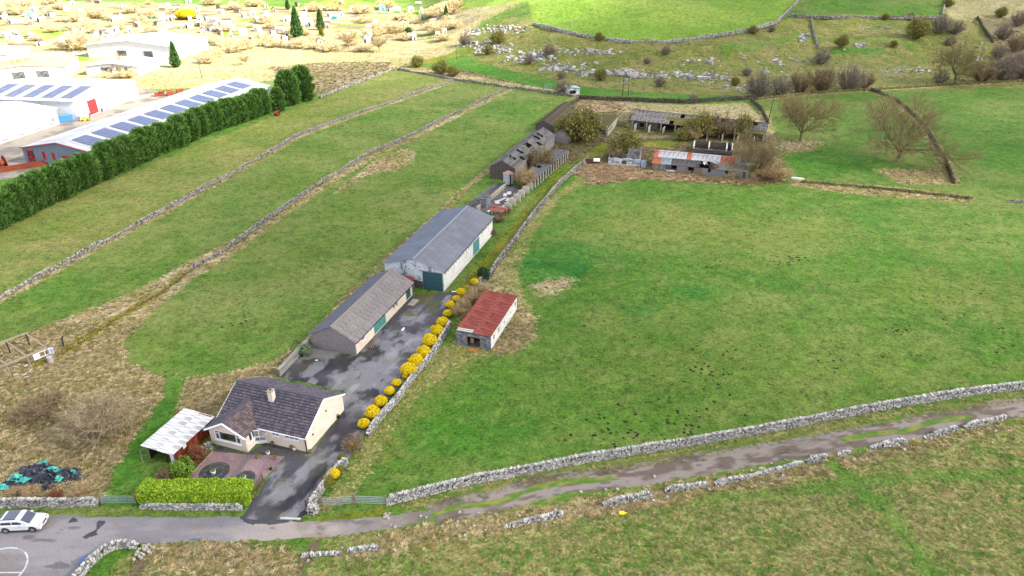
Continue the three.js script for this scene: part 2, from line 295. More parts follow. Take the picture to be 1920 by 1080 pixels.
function groundTile(x0, x1, zn, zf, w, h, nx, nz, bump) {
  const res = (x1 - x0) / w;
  const tx = dataTex(w, h, (i, j) => groundAt(x0 + (i + 0.5) / w * (x1 - x0), zn + (j + 0.5) / h * (zf - zn), res));
  tx.wrapS = tx.wrapT = THREE.ClampToEdgeWrapping;
  const g = new THREE.BufferGeometry(), pos = [], uv = [], ix = [];
  for (let j = 0; j <= nz; j++) for (let i = 0; i <= nx; i++) { const x = x0 + (x1 - x0) * i / nx, z = zn + (zf - zn) * j / nz; pos.push(x, terr(x, z), z); uv.push(i / nx, j / nz); }
  for (let j = 0; j < nz; j++) for (let i = 0; i < nx; i++) { const a = j * (nx + 1) + i, b = a + 1, c = a + nx + 1, d = c + 1; ix.push(a, b, d, a, d, c); }
  g.setAttribute('position', new THREE.Float32BufferAttribute(pos, 3)); g.setAttribute('uv', new THREE.Float32BufferAttribute(uv, 2)); g.setIndex(ix); g.computeVertexNormals();
  const bt = grainBump.clone(); bt.repeat.set((x1 - x0) / bump, (zn - zf) / bump);
  return mesh(ground, 'ground_sheet', g, mapped(tx, 1, { bumpMap: bt, bumpScale: 0.12 }));
}
groundTile(-80, 80, -30, -94, 2048, 1024, 1, 1, 7);
groundTile(-155, 155, -94, -190, 2048, 1024, 1, 1, 11);
groundTile(-400, 400, -190, -560, 2048, 1024, 200, 110, 30);
{ // the country beyond the surveyed part
  const tx = dataTex(512, 512, (i, j) => { const a = vn(i / 32, j / 32, 16), b = hsh(i, j); const c = mix3(pal.mid[0], pal.green[0], a); const g = 0.85 + 0.3 * b; return c.map(v => v * g); }, { repeat: [0.02, 0.02] });
  const m = mapped(tx, 1);
  const rect = (x0, x1, zn, zf) => { const g = new THREE.BufferGeometry(), y = 0; const Y = (x, z) => -z > 500 && x > -60 ? terr(x, z) : y;
    const n = 24, pos = [], uv = [], ix = []; for (let j = 0; j <= n; j++) for (let i = 0; i <= n; i++) { const x = x0 + (x1 - x0) * i / n, z = zn + (zf - zn) * j / n; pos.push(x, Math.abs(x) > 400 || -z > 560 ? terr(x, z) : terr(x, z), z); uv.push(x, z); }
    for (let j = 0; j < n; j++) for (let i = 0; i < n; i++) { const a = j * (n + 1) + i, b = a + 1, c = a + n + 1, d = c + 1; ix.push(a, b, d, a, d, c); }
    g.setAttribute('position', new THREE.Float32BufferAttribute(pos, 3)); g.setAttribute('uv', new THREE.Float32BufferAttribute(uv, 2)); g.setIndex(ix); g.computeVertexNormals(); mesh(ground, 'ground_sheet', g, m); };
  rect(-2500, -80, -30, -94); rect(80, 2500, -30, -94); rect(-2500, -155, -94, -190); rect(155, 2500, -94, -190);
  rect(-2500, -400, -190, -560); rect(400, 2500, -190, -560); rect(-2500, 2500, -560, -3000); rect(-2500, 2500, 2000, -30);
}

// ---------------------------------------------------------------- roads, yard, paths
function ragged(pts, j = 0.15, step = 0.6) {
  const w = GL(pts), out = [];
  for (let i = 0; i < w.length; i++) { const a = w[i], b = w[(i + 1) % w.length], L = Math.hypot(b[0] - a[0], b[1] - a[1]), n = Math.max(1, Math.round(L / step)); for (let k = 0; k < n; k++) { const t = k / n; out.push([a[0] + (b[0] - a[0]) * t + (vn(out.length * 0.6, i) - 0.5) * 2 * j, a[1] + (b[1] - a[1]) * t + (vn(out.length * 0.6, i + 50) - 0.5) * 2 * j]); } }
  return out;
}
function sheet(name, label, cat, w, y, colorFn, px, rough = 0.95, bump = 0.02) {
  const s = new THREE.Shape(w.map(([x, z]) => new THREE.Vector2(x, -z))), g = new THREE.ShapeGeometry(s);
  g.rotateX(-Math.PI / 2); g.translate(0, y, 0);
  let x0 = 1e9, x1 = -1e9, z0 = 1e9, z1 = -1e9; for (const [x, z] of w) { x0 = Math.min(x0, x); x1 = Math.max(x1, x); z0 = Math.min(z0, z); z1 = Math.max(z1, z); }
  const p = g.attributes.position, uv = g.attributes.uv; for (let i = 0; i < p.count; i++) uv.setXY(i, (p.getX(i) - x0) / (x1 - x0), (p.getZ(i) - z0) / (z1 - z0));
  const W = Math.min(1024, Math.ceil((x1 - x0) / px)), H2 = Math.min(1024, Math.ceil((z1 - z0) / px));
  const tx = dataTex(W, H2, (i, j) => colorFn(x0 + (i + 0.5) / W * (x1 - x0), z0 + (j + 0.5) / H2 * (z1 - z0)));
  tx.wrapS = tx.wrapT = THREE.ClampToEdgeWrapping;
  const bt = grainBump.clone(); bt.repeat.set((x1 - x0) / 3, (z1 - z0) / 3);
  const m = sh(new THREE.Mesh(g, mapped(tx, rough, { bumpMap: bt, bumpScale: bump }))); top(m, name); kind(m, 'structure'); return tag(m, label, cat);
}
const lanePts = [[-160, 960], [0, 966], [100, 967], [200, 970], [330, 969], [450, 968], [520, 975], [600, 980], [700, 969], [800, 957], [860, 946], [930, 938], [905, 950], [860, 958], [880, 962], [800, 980], [700, 995], [600, 1008], [480, 1013], [300, 1017], [262, 1020], [215, 1026], [172, 1055], [140, 1088], [100, 1135], [-160, 1140]];
const L_ = { asph: L3(166, 160, 160), asph2: L3(142, 138, 142), pale: L3(192, 178, 166), dark: L3(74, 70, 74), mud: L3(150, 134, 118), moss: L3(110, 110, 58), tar: L3(96, 94, 100), tar2: L3(66, 64, 70), dust: L3(184, 180, 182) };
sheet('lane', 'grey tarmac lane curving past the bungalow drive', 'lane', ragged(lanePts, 0.18), 0.006, (x, z) => {
  let c = mix3(L_.asph, L_.asph2, ss(0.4, 0.7, fbm(x / 6, z / 2, 4)));
  c = mix3(c, L_.pale, ss(-38, -24, x) * ss(0.3, 0.6, vn(x / 5, z / 1.2)) * 0.8);
  c = mix3(c, L_.dark, ss(0.7, 0.8, fbm(x / 2.4 + 4, z / 1.1, 4)) * 0.5);
  c = mix3(c, L_.mud, ss(0.62, 0.72, fbm(x / 4 + 60, z / 2, 3)) * 0.5);
  c = mix3(c, mix3(L3(160, 148, 138), L3(122, 108, 96), fbm(x / 2, z / 1.2, 3)), ss(-20, -9, x + (fbm(x, z, 3) - 0.5) * 8));
  c = mix3(c, pal.tus[2], ss(0.55, 0.68, fbm(x / 1.5 + 8, z, 4)) * ss(-14, -6, x));
  const g = 0.86 + 0.28 * hsh(Math.floor(x * 14), Math.floor(z * 14)); return c.map(v => v * g);
}, 0.07);
{ // patched repairs, an iron cover and the painted ring of the turning place
  const flat = (name, label, cat, pts, y, m, j = 0.06) => { const s = new THREE.Shape(ragged(pts, j, 0.25).map(([x, z]) => new THREE.Vector2(x, -z))); const g = new THREE.ShapeGeometry(s); g.rotateX(-Math.PI / 2); g.translate(0, y, 0); const o = sh(new THREE.Mesh(g, m)); top(o, name); kind(o, 'structure'); tag(o, label, cat); };
  const tarM = mapped(stained(256, 2, L3(82, 80, 84), L3(112, 108, 110), { cell: 8 }), 0.9);
  flat('tarmac_patch', 'dark ragged tarmac repair across the grey lane', 'patch', [[156, 1008], [166, 1000], [182, 990], [184, 976], [198, 976], [194, 986], [184, 992], [182, 1004], [168, 1007], [160, 1011]], 0.011, tarM, 0.14);
  flat('tarmac_patch', 'small dark tarmac patch by the verge near the parked car', 'patch', [[128, 980], [136, 970], [146, 973], [146, 978], [132, 980]], 0.011, tarM, 0.08);
  flat('tarmac_patch', 'dark damp tarmac apron where the drive meets the lane', 'patch', [[452, 969], [520, 970], [545, 976], [540, 981], [505, 983], [470, 985], [455, 978]], 0.011, mapped(stained(256, 2, L3(64, 62, 66), L3(96, 92, 96), { cell: 8 }), 0.7), 0.16);
  flat('iron_cover', 'square rusty utility cover in the grey lane', 'cover', [[212, 978], [224, 978], [222, 986], [211, 985]], 0.012, mapped(stained(128, 1, L3(158, 136, 128), L3(120, 100, 94), {}), 0.8), 0.0);
  const c = G(-14, 1072), r = G(44, 1072).x - c.x; const ring = new THREE.RingGeometry(r - 0.16, r, 64); ring.rotateX(-Math.PI / 2); ring.translate(c.x, 0.012, c.z);
  const paint = mapped(stained(256, 1.5, L3(206, 206, 204, 0.62), L3(158, 152, 154), { cell: 16, amt: 0.9 }), 0.8);
  const o = kind(top(sh(new THREE.Mesh(ring, paint)), 'road_marking'), 'structure'); tag(o, 'worn white painted ring at the turning place', 'road marking');
  const ln = boxG(r * 1.96, 0.003, 0.15, c.x, 0.0135, c.z + 0.1 - (r * 0.0)); const o2 = kind(top(sh(new THREE.Mesh(ln, paint)), 'road_marking'), 'structure'); tag(o2, 'worn white painted line across the ring', 'road marking');
  const edge = boxG(2.1, 0.1, 0.25, 0, 0.05, 0), ep = G(545, 973); const k = top(sh(new THREE.Mesh(edge, mapped(stained(128, 1, L3(225, 222, 215), L3(170, 165, 155), {}), 0.9))), 'edging_kerb'); k.position.copy(ep); k.rotation.y = -0.05; tag(k, 'short white kerb at the mouth of the drive', 'kerb');
}
const yardPts = [[456, 970], [480, 930], [500, 900], [532, 852], [578, 852], [645, 772], [640, 745], [650, 735], [560, 715], [516, 706], [545, 680], [582, 650], [668, 668], [775, 553], [832, 549], [862, 545], [830, 612], [772, 690], [722, 758], [684, 812], [648, 872], [612, 916], [576, 962], [556, 975], [500, 976]];
const ax = (x, z) => [(x + 23.4) * 0.952 + (z + 63.2) * 0.306, (x + 23.4) * 0.306 - (z + 63.2) * 0.952];
sheet('yard', 'dark weathered tarmac drive and yard between the bungalow and barns', 'yard', ragged(yardPts, 0.15), 0.016, (x, z) => {
  const [b0, a] = ax(x, z), b = b0 + (vn(a * 1.3, b0 * 2) - 0.5) * 0.5;
  let c = mix3(L_.tar, L_.tar2, ss(0.35, 0.65, fbm(b / 4, a / 7, 4)));
  c = mix3(c, L_.dust, ss(0.44, 0.66, fbm(b / 1.3 + 9, a / 3.2, 5)) * 0.6 * ss(-7, 1, b + 1.5 * (vn(a / 6, 3) - 0.5) * 4));
  c = mix3(c, L_.dust, ss(0.42, 0.6, fbm(b / 1.7 + 30, a / 2.4, 5)) * 0.5 * ss(4, 10, a) * (1 - ss(26, 34, a)));
  c = mix3(c, L_.moss, ss(0.5, 0.68, fbm(b / 2.5 + 70, a / 2.5, 4)) * (0.25 + 0.75 * ss(26, 34, a)) * 0.85);
  const g = 0.84 + 0.32 * hsh(Math.floor(x * 14), Math.floor(z * 14)); return c.map(v => v * g);
}, 0.07, 0.85);
// the unmade track along the field wall: two stony ruts and a grassy crown
{
  const mid = [[810, 966], [860, 948], [930, 940], [1000, 918], [1100, 900], [1200, 888], [1330, 868], [1500, 838], [1650, 812], [1800, 784], [1960, 756]];
  const cv = new THREE.CatmullRomCurve3(mid.map(p => G(...p))), N = 220, L = cv.getLength(), pos = [], uv = [], ix = [], half = 2.3;
  for (let i = 0; i <= N; i++) {
    const p = cv.getPointAt(i / N), t = cv.getTangentAt(i / N), n = V(-t.z, 0, t.x);
    for (let k = 0; k <= 6; k++) { const s = (k / 6 * 2 - 1) * (half + (k % 6 ? 0 : (vn(i * 0.4, k) - 0.5) * 0.7)); pos.push(p.x + n.x * s, 0.009, p.z + n.z * s); uv.push(i / N, (s / half * 0.5 + 0.5)); }
  }
  for (let i = 0; i < N; i++) for (let k = 0; k < 6; k++) { const a = i * 7 + k, b = a + 1, c = a + 7, d = c + 1; ix.push(a, b, d, a, d, c); }
  const g = new THREE.BufferGeometry(); g.setAttribute('position', new THREE.Float32BufferAttribute(pos, 3)); g.setAttribute('uv', new THREE.Float32BufferAttribute(uv, 2)); g.setIndex(ix); g.computeVertexNormals();
  if (g.attributes.normal.getY(3) < 0) { for (let i = 0; i < ix.length; i += 3) { const q = ix[i]; ix[i] = ix[i + 1]; ix[i + 1] = q; } g.setIndex(ix); g.computeVertexNormals(); }
  const tx = dataTex(2048, 96, (i, j) => {
    const l = i / 2048 * L, s = (j / 96 * 2 - 1) * half, w = (vn(l / 3, 2) - 0.5) * 0.7;
    const rut = Math.max(1 - ss(0.35, 0.75 + 0.3 * vn(l / 4, 9), Math.abs(s - 1.05 - w)), 1 - ss(0.35, 0.75 + 0.3 * vn(l / 5, 19), Math.abs(s + 1.05 - w)));
    const merge = ss(0.55, 0.7, vn(l / 9, 31)) * (1 - ss(1.3, 1.9, Math.abs(s)));
    const dirt = cl(Math.max(rut, merge) + (fbm(l / 0.8, s / 0.5, 3) - 0.5) * 1.1);
    let c = mix3(mix3(pal.tus[2], pal.mid[2], 0.5), pal.rough[1], ss(0.3, 0.75, fbm(l / 0.9 + 5, s / 0.5, 4)) * 0.8);
    let d = mix3(L3(160, 148, 138), L3(122, 108, 96), ss(0.4, 0.65, fbm(l / 2.2, s / 0.9 + 8, 3)));
    d = mix3(d, L3(86, 80, 76), ss(0.66, 0.76, fbm(l / 1.9 + 44, s / 0.7, 3)) * 0.6);
    c = mix3(c, d, ss(0.25, 0.6, dirt)); const q = 0.82 + 0.36 * hsh(i, j); return c.map(v => v * q);
  });
  tx.wrapS = tx.wrapT = THREE.ClampToEdgeWrapping;
  const m = kind(top(sh(new THREE.Mesh(g, mapped(tx, 0.97))), 'track'), 'structure'); tag(m, 'rutted stony farm track between the field wall and rough pasture', 'track');
}
// front garden: pink gravel, flagged rings, paved strip round the bungalow
{
  const pink = [L3(178, 146, 148), L3(150, 118, 122), L3(200, 172, 172)];
  sheet('gravel_garden', 'pink gravel front garden behind the clipped hedge', 'gravel', ragged([[349, 900], [400, 847], [470, 852], [538, 851], [500, 893], [474, 914], [470, 940], [290, 940], [306, 925]], 0.05), 0.02, (x, z) => {
    const h = hsh(Math.floor(x * 20), Math.floor(z * 20)), c = h < 0.4 ? pink[0] : h < 0.75 ? pink[1] : pink[2]; const d = ss(0.5, 0.75, fbm(x / 1.6, z / 1.6, 3)) * 0.35; return mix3(c, L3(110, 96, 92), d);
  }, 0.05);
  const paveM = mapped(stained(256, 2, L3(96, 92, 92), L3(66, 64, 64), { cell: 12, amt: 0.8, second: L3(110, 108, 84) }), 0.9);
  const s = new THREE.Shape(ragged([[398, 846], [412, 836], [463, 850], [497, 831], [578, 850], [545, 856], [470, 853]], 0.05).map(([x, z]) => new THREE.Vector2(x, -z)));
  const pg = new THREE.ShapeGeometry(s); pg.rotateX(-Math.PI / 2); pg.translate(0, 0.026, 0); const pv = kind(top(sh(new THREE.Mesh(pg, paveM)), 'paved_path'), 'structure'); tag(pv, 'dark paved strip along the front of the bungalow', 'path');
  const s2 = new THREE.Shape(GL([[425, 902], [438, 902], [474, 853], [462, 853]]).map(([x, z]) => new THREE.Vector2(x, -z)));
  const g2 = new THREE.ShapeGeometry(s2); g2.rotateX(-Math.PI / 2); g2.translate(0, 0.026, 0); const p2 = kind(top(sh(new THREE.Mesh(g2, mapped(stained(256, 2, L3(142, 126, 122), L3(104, 98, 92), { cell: 16 }), 0.95))), 'garden_path'), 'structure'); tag(p2, 'narrow grey path crossing the pink gravel', 'path');
  const flagM = [0, 1, 2].map(k => mapped(stained(128, 1, L3(86 + k * 12, 84 + k * 12, 84 + k * 10), L3(60, 60, 56), { cell: 8 }), 0.9));
  for (const [px, py, r, lab] of [[402, 885, 1.62, 'round flagged bed in the gravel nearer the tin shed'], [459, 896, 1.12, 'smaller round flagged bed in the gravel near the drive gate']]) {
    const c = G(px, py), o = thing('flagged_ring', lab, 'paving', V(c.x, 0.021, c.z));
    const base = new THREE.CircleGeometry(r, 40); base.rotateX(-Math.PI / 2); base.translate(0, 0.004, 0); mesh(o, 'bed', base, mapped(stained(128, 1, L3(74, 76, 66), L3(100, 92, 84), { cell: 8 }), 1));
    for (let ring = 0; ring < 3; ring++) { const r0 = r * (0.22 + ring * 0.26), r1 = r * (0.22 + (ring + 1) * 0.26) - 0.05, n = 6 + ring * 5; for (let k = 0; k < n; k++) { const a0 = k / n * 6.283 + ring, a1 = a0 + 6.283 / n - 0.05 / r1 * 1.2; const q = new THREE.Shape(); q.absarc(0, 0, r1, a0, a1, false); q.absarc(0, 0, r0, a1, a0, true); const eg = new THREE.ExtrudeGeometry(q, { depth: 0.03, bevelEnabled: false, curveSegments: 3 }); eg.rotateX(-Math.PI / 2); eg.translate(0, 0.005 + 0.01 * R(), 0); mesh(o, 'flagstone', eg, pick(flagM)); } }
  }
  const edge = mapped(stained(128, 1, L3(196, 176, 140), L3(150, 130, 100), {}), 0.9);
  const a = G(349, 900), b = G(400, 847), o = thing('timber_edging', 'pale timber edging along the left side of the pink gravel', 'edging', a); bar(o, 'board', edge, V(0, 0.09, 0), b.clone().sub(a).setY(0.09), 0.06, 0.18);
}
// ---------------------------------------------------------------- dry stone walls
const stoneGeo = (() => { const g = new THREE.BoxGeometry(1, 1, 1, 1, 1, 1).toNonIndexed(), p = g.attributes.position, r = rngOf(3), m = {}; for (let i = 0; i < p.count; i++) { const k = [p.getX(i), p.getY(i), p.getZ(i)].join(); m[k] ??= [rr(0.7, 1.1, r), rr(0.7, 1.1, r), rr(0.7, 1.1, r)]; p.setXYZ(i, p.getX(i) * m[k][0], p.getY(i) * m[k][1], p.getZ(i) * m[k][2]); } g.computeVertexNormals(); return g; })();
const stoneTex = stained(256, 0.7, [0.9, 0.9, 0.9], [0.52, 0.52, 0.48], { cell: 8, amt: 0.9, grain: 0.2, second: [0.75, 0.76, 0.6] });
const stoneM = mapped(stoneTex, 0.95);
const coreM = std(col(84, 78, 70), 1);
const TONES = { pale: [[236, 232, 226], [206, 202, 198], [172, 168, 164], [248, 244, 238]], grey: [[204, 198, 186], [168, 162, 152], [222, 216, 204], [138, 132, 120]], mossy: [[176, 168, 96], [150, 142, 78], [180, 172, 140], [128, 120, 84]], dark: [[128, 122, 108], [104, 100, 86], [146, 138, 120], [112, 112, 80]] };
const _q = new THREE.Quaternion(), _e = new THREE.Euler(), _m = new THREE.Matrix4();
function inst(parent, name, geo, mat, list) {
  const im = sh(new THREE.InstancedMesh(geo, mat, list.length)); im.name = name;
  list.forEach((o, i) => { _e.set(...o.r); _q.setFromEuler(_e); _m.compose(o.p, _q, o.s); im.setMatrixAt(i, _m); if (o.c) im.setColorAt(i, o.c); });
  kind(im, 'stuff'); parent.add(im); return im;
}
function dryWall(label, pts, { h = 1.15, w = 0.5, stone = 0.24, tones = 'grey', gap = 0, ruin = 0.15, name = 'stone_wall', group } = {}) {
  const P = pts.map(p => Array.isArray(p) ? G(...p) : p), cv = new THREE.CatmullRomCurve3(P, false, 'catmullrom', 0.2), L = cv.getLength(), o0 = P[0];
  const o = thing(name, label, 'wall', o0, 0, group), list = [], seed = Math.round(o0.x * 7 + o0.z * 13), r = rngOf(seed + 5000);
  const N = Math.max(2, Math.ceil(L / 1.2)), pos = [], ix = [], hs = l => h * (1 - ruin * 2.2 * Math.max(0, vn(l / 4 + seed, 3) - 0.55) - ruin * 0.5 * vn(l / 1.1, seed));
  const end = l => Math.min(1, 0.35 + Math.min(l, L - l) * 1.1);
  for (let i = 0; i <= N; i++) { const l = i / N * L, p = cv.getPointAt(i / N).sub(o0), t = cv.getTangentAt(i / N), n = V(-t.z, 0, t.x).normalize(), y = hs(l) * end(l) - stone * 0.5; for (const [s, yy] of [[-0.5, -0.15], [-0.33, y], [0.33, y], [0.5, -0.15]]) pos.push(p.x + n.x * s * (w - stone * 0.5), p.y + yy, p.z + n.z * s * (w - stone * 0.5)); }
  for (let i = 0; i < N; i++) for (let k = 0; k < 4; k++) { const a = i * 4 + k, b = i * 4 + (k + 1) % 4; ix.push(a, b, b + 4, a, b + 4, a + 4); }
  ix.push(0, 1, 2, 0, 2, 3, N * 4, N * 4 + 2, N * 4 + 1, N * 4, N * 4 + 3, N * 4 + 2);
  const g = new THREE.BufferGeometry(); g.setAttribute('position', new THREE.Float32BufferAttribute(pos, 3)); g.setIndex(ix); g.computeVertexNormals(); mesh(o, 'core', g, coreM);
  const T = TONES[tones].map(c => col(...c));
  for (let l = stone * 0.4; l < L - stone * 0.3; l += stone * 1.05) {
    const u = l / L, p = cv.getPointAt(u).sub(o0), t = cv.getTangentAt(u), yaw = Math.atan2(t.x, t.z), n = V(-t.z, 0, t.x).normalize(), H1 = hs(l) * end(l), rows = Math.max(1, Math.round(H1 / (stone * 0.72)));
    for (const s of [-1, 1]) for (let k = 0; k < rows; k++) {
      if (r() < gap) continue; const f = (k + 0.5) / rows, off = s * (w * 0.5 - 0.16 * w * f * 2 - stone * 0.2) + rr(-0.05, 0.05, r);
      list.push({ p: V(p.x + n.x * off + t.x * rr(-0.06, 0.06, r), p.y + f * H1, p.z + n.z * off + t.z * rr(-0.06, 0.06, r)), r: [rr(-0.15, 0.15, r), yaw + rr(-0.25, 0.25, r), rr(-0.15, 0.15, r)], s: V(stone * rr(0.7, 1.1, r), stone * rr(0.6, 0.95, r), stone * rr(0.8, 1.4, r)), c: pick(T, r).clone().multiplyScalar(rr(0.6, 1.15, r)) });
    }
    list.push({ p: V(p.x + n.x * rr(-0.06, 0.06, r), p.y + H1 + stone * 0.12, p.z + n.z * rr(-0.06, 0.06, r)), r: [rr(-0.3, 0.3, r), yaw + rr(-0.6, 0.6, r), rr(-0.2, 0.2, r)], s: V(w * rr(0.35, 0.75, r), stone * rr(0.7, 1.2, r), stone * rr(0.6, 1.1, r)), c: pick(T, r).clone().multiplyScalar(rr(0.95, 1.25, r)) });
  }
  inst(o, 'stones', stoneGeo, stoneM, list); return o;
}
dryWall('long pale drystone wall between the big field and the stony track', LINE.field, { h: 1.05, w: 0.62, tones: 'pale', stone: 0.2 });
dryWall('drystone wall left of the gate above the parked white car', [[-70, 948], [0, 948], [100, 949], [188, 946]], { h: 1.1, w: 0.6, tones: 'pale', stone: 0.2 });
dryWall('low pale wall under the clipped green hedge', [[264, 952], [330, 954], [400, 954], [458, 954]], { h: 0.6, w: 0.4, tones: 'pale', stone: 0.2, ruin: 0.05 });
dryWall('curved drystone wall around the turning place at the bottom left', [[135, 1100], [172, 1058], [195, 1038], [222, 1026], [262, 1025]], { h: 0.95, w: 0.45, tones: 'pale', stone: 0.22 });
dryWall('pale drystone wall beside the lower drive, next to the iron gate', LINE.driveLow, { h: 1.0, w: 0.5, tones: 'pale', stone: 0.22 });
dryWall('pale drystone wall behind the row of yellow bushes', LINE.driveUp, { h: 0.9, w: 0.5, tones: 'pale', stone: 0.24 });
dryWall('drystone wall along the mossy track past the big white shed', LINE.trackW, { h: 1.0, w: 0.55, tones: 'grey', stone: 0.27 });
dryWall('drystone wall nearest the conifer row, between two left fields', LINE.w1, { h: 0.9, w: 0.5, tones: 'grey', stone: 0.26, ruin: 0.5 });
dryWall('drystone wall with tall dry grass between the middle and barn fields', LINE.w2, { h: 0.9, w: 0.5, tones: 'grey', stone: 0.26, ruin: 0.5 });
dryWall('low moss-covered wall running into the derelict timber frame', LINE.w2low.slice(1), { h: 0.28, w: 0.4, tones: 'mossy', stone: 0.22, ruin: 0.8, gap: 0.5 });
dryWall('dark drystone wall along the green dale behind the ruins', LINE.dale, { h: 1.3, w: 0.6, tones: 'dark', stone: 0.4 });
dryWall('drystone wall along the top edge of the right-hand meadows', LINE.daleR, { h: 0.7, w: 0.5, tones: 'mossy', stone: 0.4, ruin: 0.4 });
dryWall('drystone wall at the right end of the straw field behind the ruins', LINE.ruinR, { h: 1.1, w: 0.6, tones: 'dark', stone: 0.36 });
dryWall('drystone wall running down the meadow behind the larger bare tree', LINE.meadow, { h: 1.1, w: 0.6, tones: 'dark', stone: 0.34, ruin: 0.3 });
dryWall('tumbled wall at the top edge of the big field, right of the ruins', LINE.ruinF, { h: 0.55, w: 0.6, tones: 'mossy', stone: 0.34, ruin: 0.5 });
dryWall('stub of tumbled wall at the right edge beyond the field gap', [[1888, 378], [1940, 383]], { h: 0.6, w: 0.6, tones: 'grey', stone: 0.32, ruin: 0.5 });
dryWall('pale hill wall below the sunlit top field', [[1000, 46], [1060, 62], [1110, 72], [1160, 79], [1250, 81], [1330, 70], [1400, 60], [1455, 44]], { h: 1.2, w: 0.7, tones: 'pale', stone: 0.5, ruin: 0.4 });
dryWall('hill wall climbing between the two top fields', [[1455, 44], [1475, 26], [1490, 10], [1506, -8]], { h: 1.2, w: 0.7, tones: 'pale', stone: 0.5 });
dryWall('level hill wall under the right-hand top field', [[1478, 31], [1560, 36], [1640, 36], [1770, 34]], { h: 1.2, w: 0.7, tones: 'grey', stone: 0.5 });
dryWall('short wall dropping down the hill from the level hill wall', [[1521, 38], [1524, 58], [1534, 92]], { h: 1.1, w: 0.8, tones: 'grey', stone: 0.5, ruin: 0.4 });
dryWall('pale wall beside the straw field at the top right corner', [[1766, 34], [1770, 14], [1776, -6]], { h: 1.2, w: 0.7, tones: 'pale', stone: 0.5 });
dryWall('dark wall running down the brown scrub at the right edge', [[1832, 34], [1842, 52], [1860, 80]], { h: 1.2, w: 0.7, tones: 'dark', stone: 0.5 });
dryWall('tumbled wall along the top of the three left fields', [[745, 131], [800, 140], [850, 150], [950, 164], [1010, 172], [1078, 182]], { h: 0.8, w: 0.6, tones: 'grey', stone: 0.4, ruin: 0.6 });
dryWall('wall along the sunlit brown bank above the conifers', [[600, 184], [680, 152], [740, 130]], { h: 0.9, w: 0.6, tones: 'grey', stone: 0.4, ruin: 0.5 });
dryWall('wall between the barn field and the derelict dark-roofed range', [[1088, 184], [1064, 205], [1040, 222], [1012, 248]], { h: 1.1, w: 0.6, tones: 'dark', stone: 0.34 });
for (const [a, b, lab] of [
  [[945, 988], [1057, 965], 'longest leaning fragment of tumbled wall below the track, by the yellow sack'], [[1130, 948], [1222, 930], 'tumbled wall fragment left of the yellow sack path'],
  [[1247, 923], [1326, 907], 'tumbled wall fragment directly right of a gap below the track'], [[1340, 910], [1506, 868], 'long tumbled wall fragment left of the field path opening'],
  [[1512, 867], [1552, 858], 'short tumbled wall fragment at the field path opening'], [[1570, 855], [1597, 848], 'tiny tumbled wall stub just right of the field path'],
  [[1630, 841], [1700, 830], 'middle tumbled wall fragment right of the field path'], [[1733, 822], [1795, 805], 'second tumbled wall fragment from the right edge'],
  [[1808, 803], [1886, 783], 'rightmost tumbled wall fragment below the track'], [[652, 1033], [710, 1028], 'isolated low wall fragment near the bottom, in dry grass'],
  [[566, 1042], [640, 1038], 'scattered line of wall stones beside the trodden gap at the bottom']])
  dryWall(lab, [a, [(a[0] + b[0]) / 2, (a[1] + b[1]) / 2], b], { h: lab.includes('scattered') ? 0.4 : 0.75, w: 0.62, tones: 'pale', stone: 0.2, ruin: 0.6, gap: 0.12, group: 'wall fragments below the track', name: 'wall_fragment' });
{ const a = G(524, 706), b = G(582, 645), o = thing('rendered_wall', 'grey rendered yard wall between the bungalow and long grey barn', 'wall', a, turnTo(a, b)); const L = a.distanceTo(b), m = mapped(stained(256, 3, L3(182, 176, 170), L3(130, 126, 118), { cell: 8, amt: 0.8 }), 0.95); bx(o, 'wall_body', m, 0.3, 1.1, L, 0, 0.55, -L / 2); bx(o, 'coping', m, 0.42, 0.1, L + 0.1, 0, 1.152, -L / 2); }
{ const a = G(403, 836), b = G(440, 792); const o = dryWall('low stone wall between the tin shed and the bungalow', [[372, 858], [400, 834]], { h: 0.9, w: 0.6, tones: 'grey', stone: 0.24 }); }

// ---------------------------------------------------------------- vegetation builders
class Tri { constructor() { this.p = []; this.c = []; } get n() { return this.p.length / 9; }
  tri(a, b, c, k) { this.p.push(a.x, a.y, a.z, b.x, b.y, b.z, c.x, c.y, c.z); if (k) for (let i = 0; i < 3; i++) this.c.push(k[0], k[1], k[2]); }
  cone(a, b, ra, rb, n, k) { const d = b.clone().sub(a).normalize(), u = (Math.abs(d.y) > 0.9 ? V(1, 0, 0) : V(0, 1, 0)).cross(d).normalize(), v = d.clone().cross(u); let A0, B0; for (let i = 0; i <= n; i++) { const t = i / n * 6.2832, o = u.clone().multiplyScalar(Math.cos(t)).addScaledVector(v, Math.sin(t)), A = a.clone().addScaledVector(o, ra), B = b.clone().addScaledVector(o, rb); if (i) { this.tri(A0, A, B, k); if (rb > 0.004) this.tri(A0, B, B0, k); } A0 = A; B0 = B; } }
  blade(a, b, w, k, r) { const d = b.clone().sub(a), s = V(rr(-1, 1, r), rr(-1, 1, r), rr(-1, 1, r)).cross(d).normalize().multiplyScalar(w / 2); this.tri(a.clone().add(s), a.clone().sub(s), b, k); }
  leaf(p, n, len, w, k, r) { const u = V(rr(-1, 1, r), rr(-1, 1, r), rr(-1, 1, r)).cross(n).normalize(), v = n.clone().cross(u).normalize(); const a = p.clone().addScaledVector(u, len / 2), b = p.clone().addScaledVector(u, -len / 2), c = p.clone().addScaledVector(v, w / 2), d = p.clone().addScaledVector(v, -w / 2); this.tri(a, c, b, k); this.tri(a, b, d, k); }
  geo() { const g = new THREE.BufferGeometry(); g.setAttribute('position', new THREE.Float32BufferAttribute(this.p, 3)); if (this.c.length) g.setAttribute('color', new THREE.Float32BufferAttribute(this.c, 3)); g.computeVertexNormals(); return g; } }
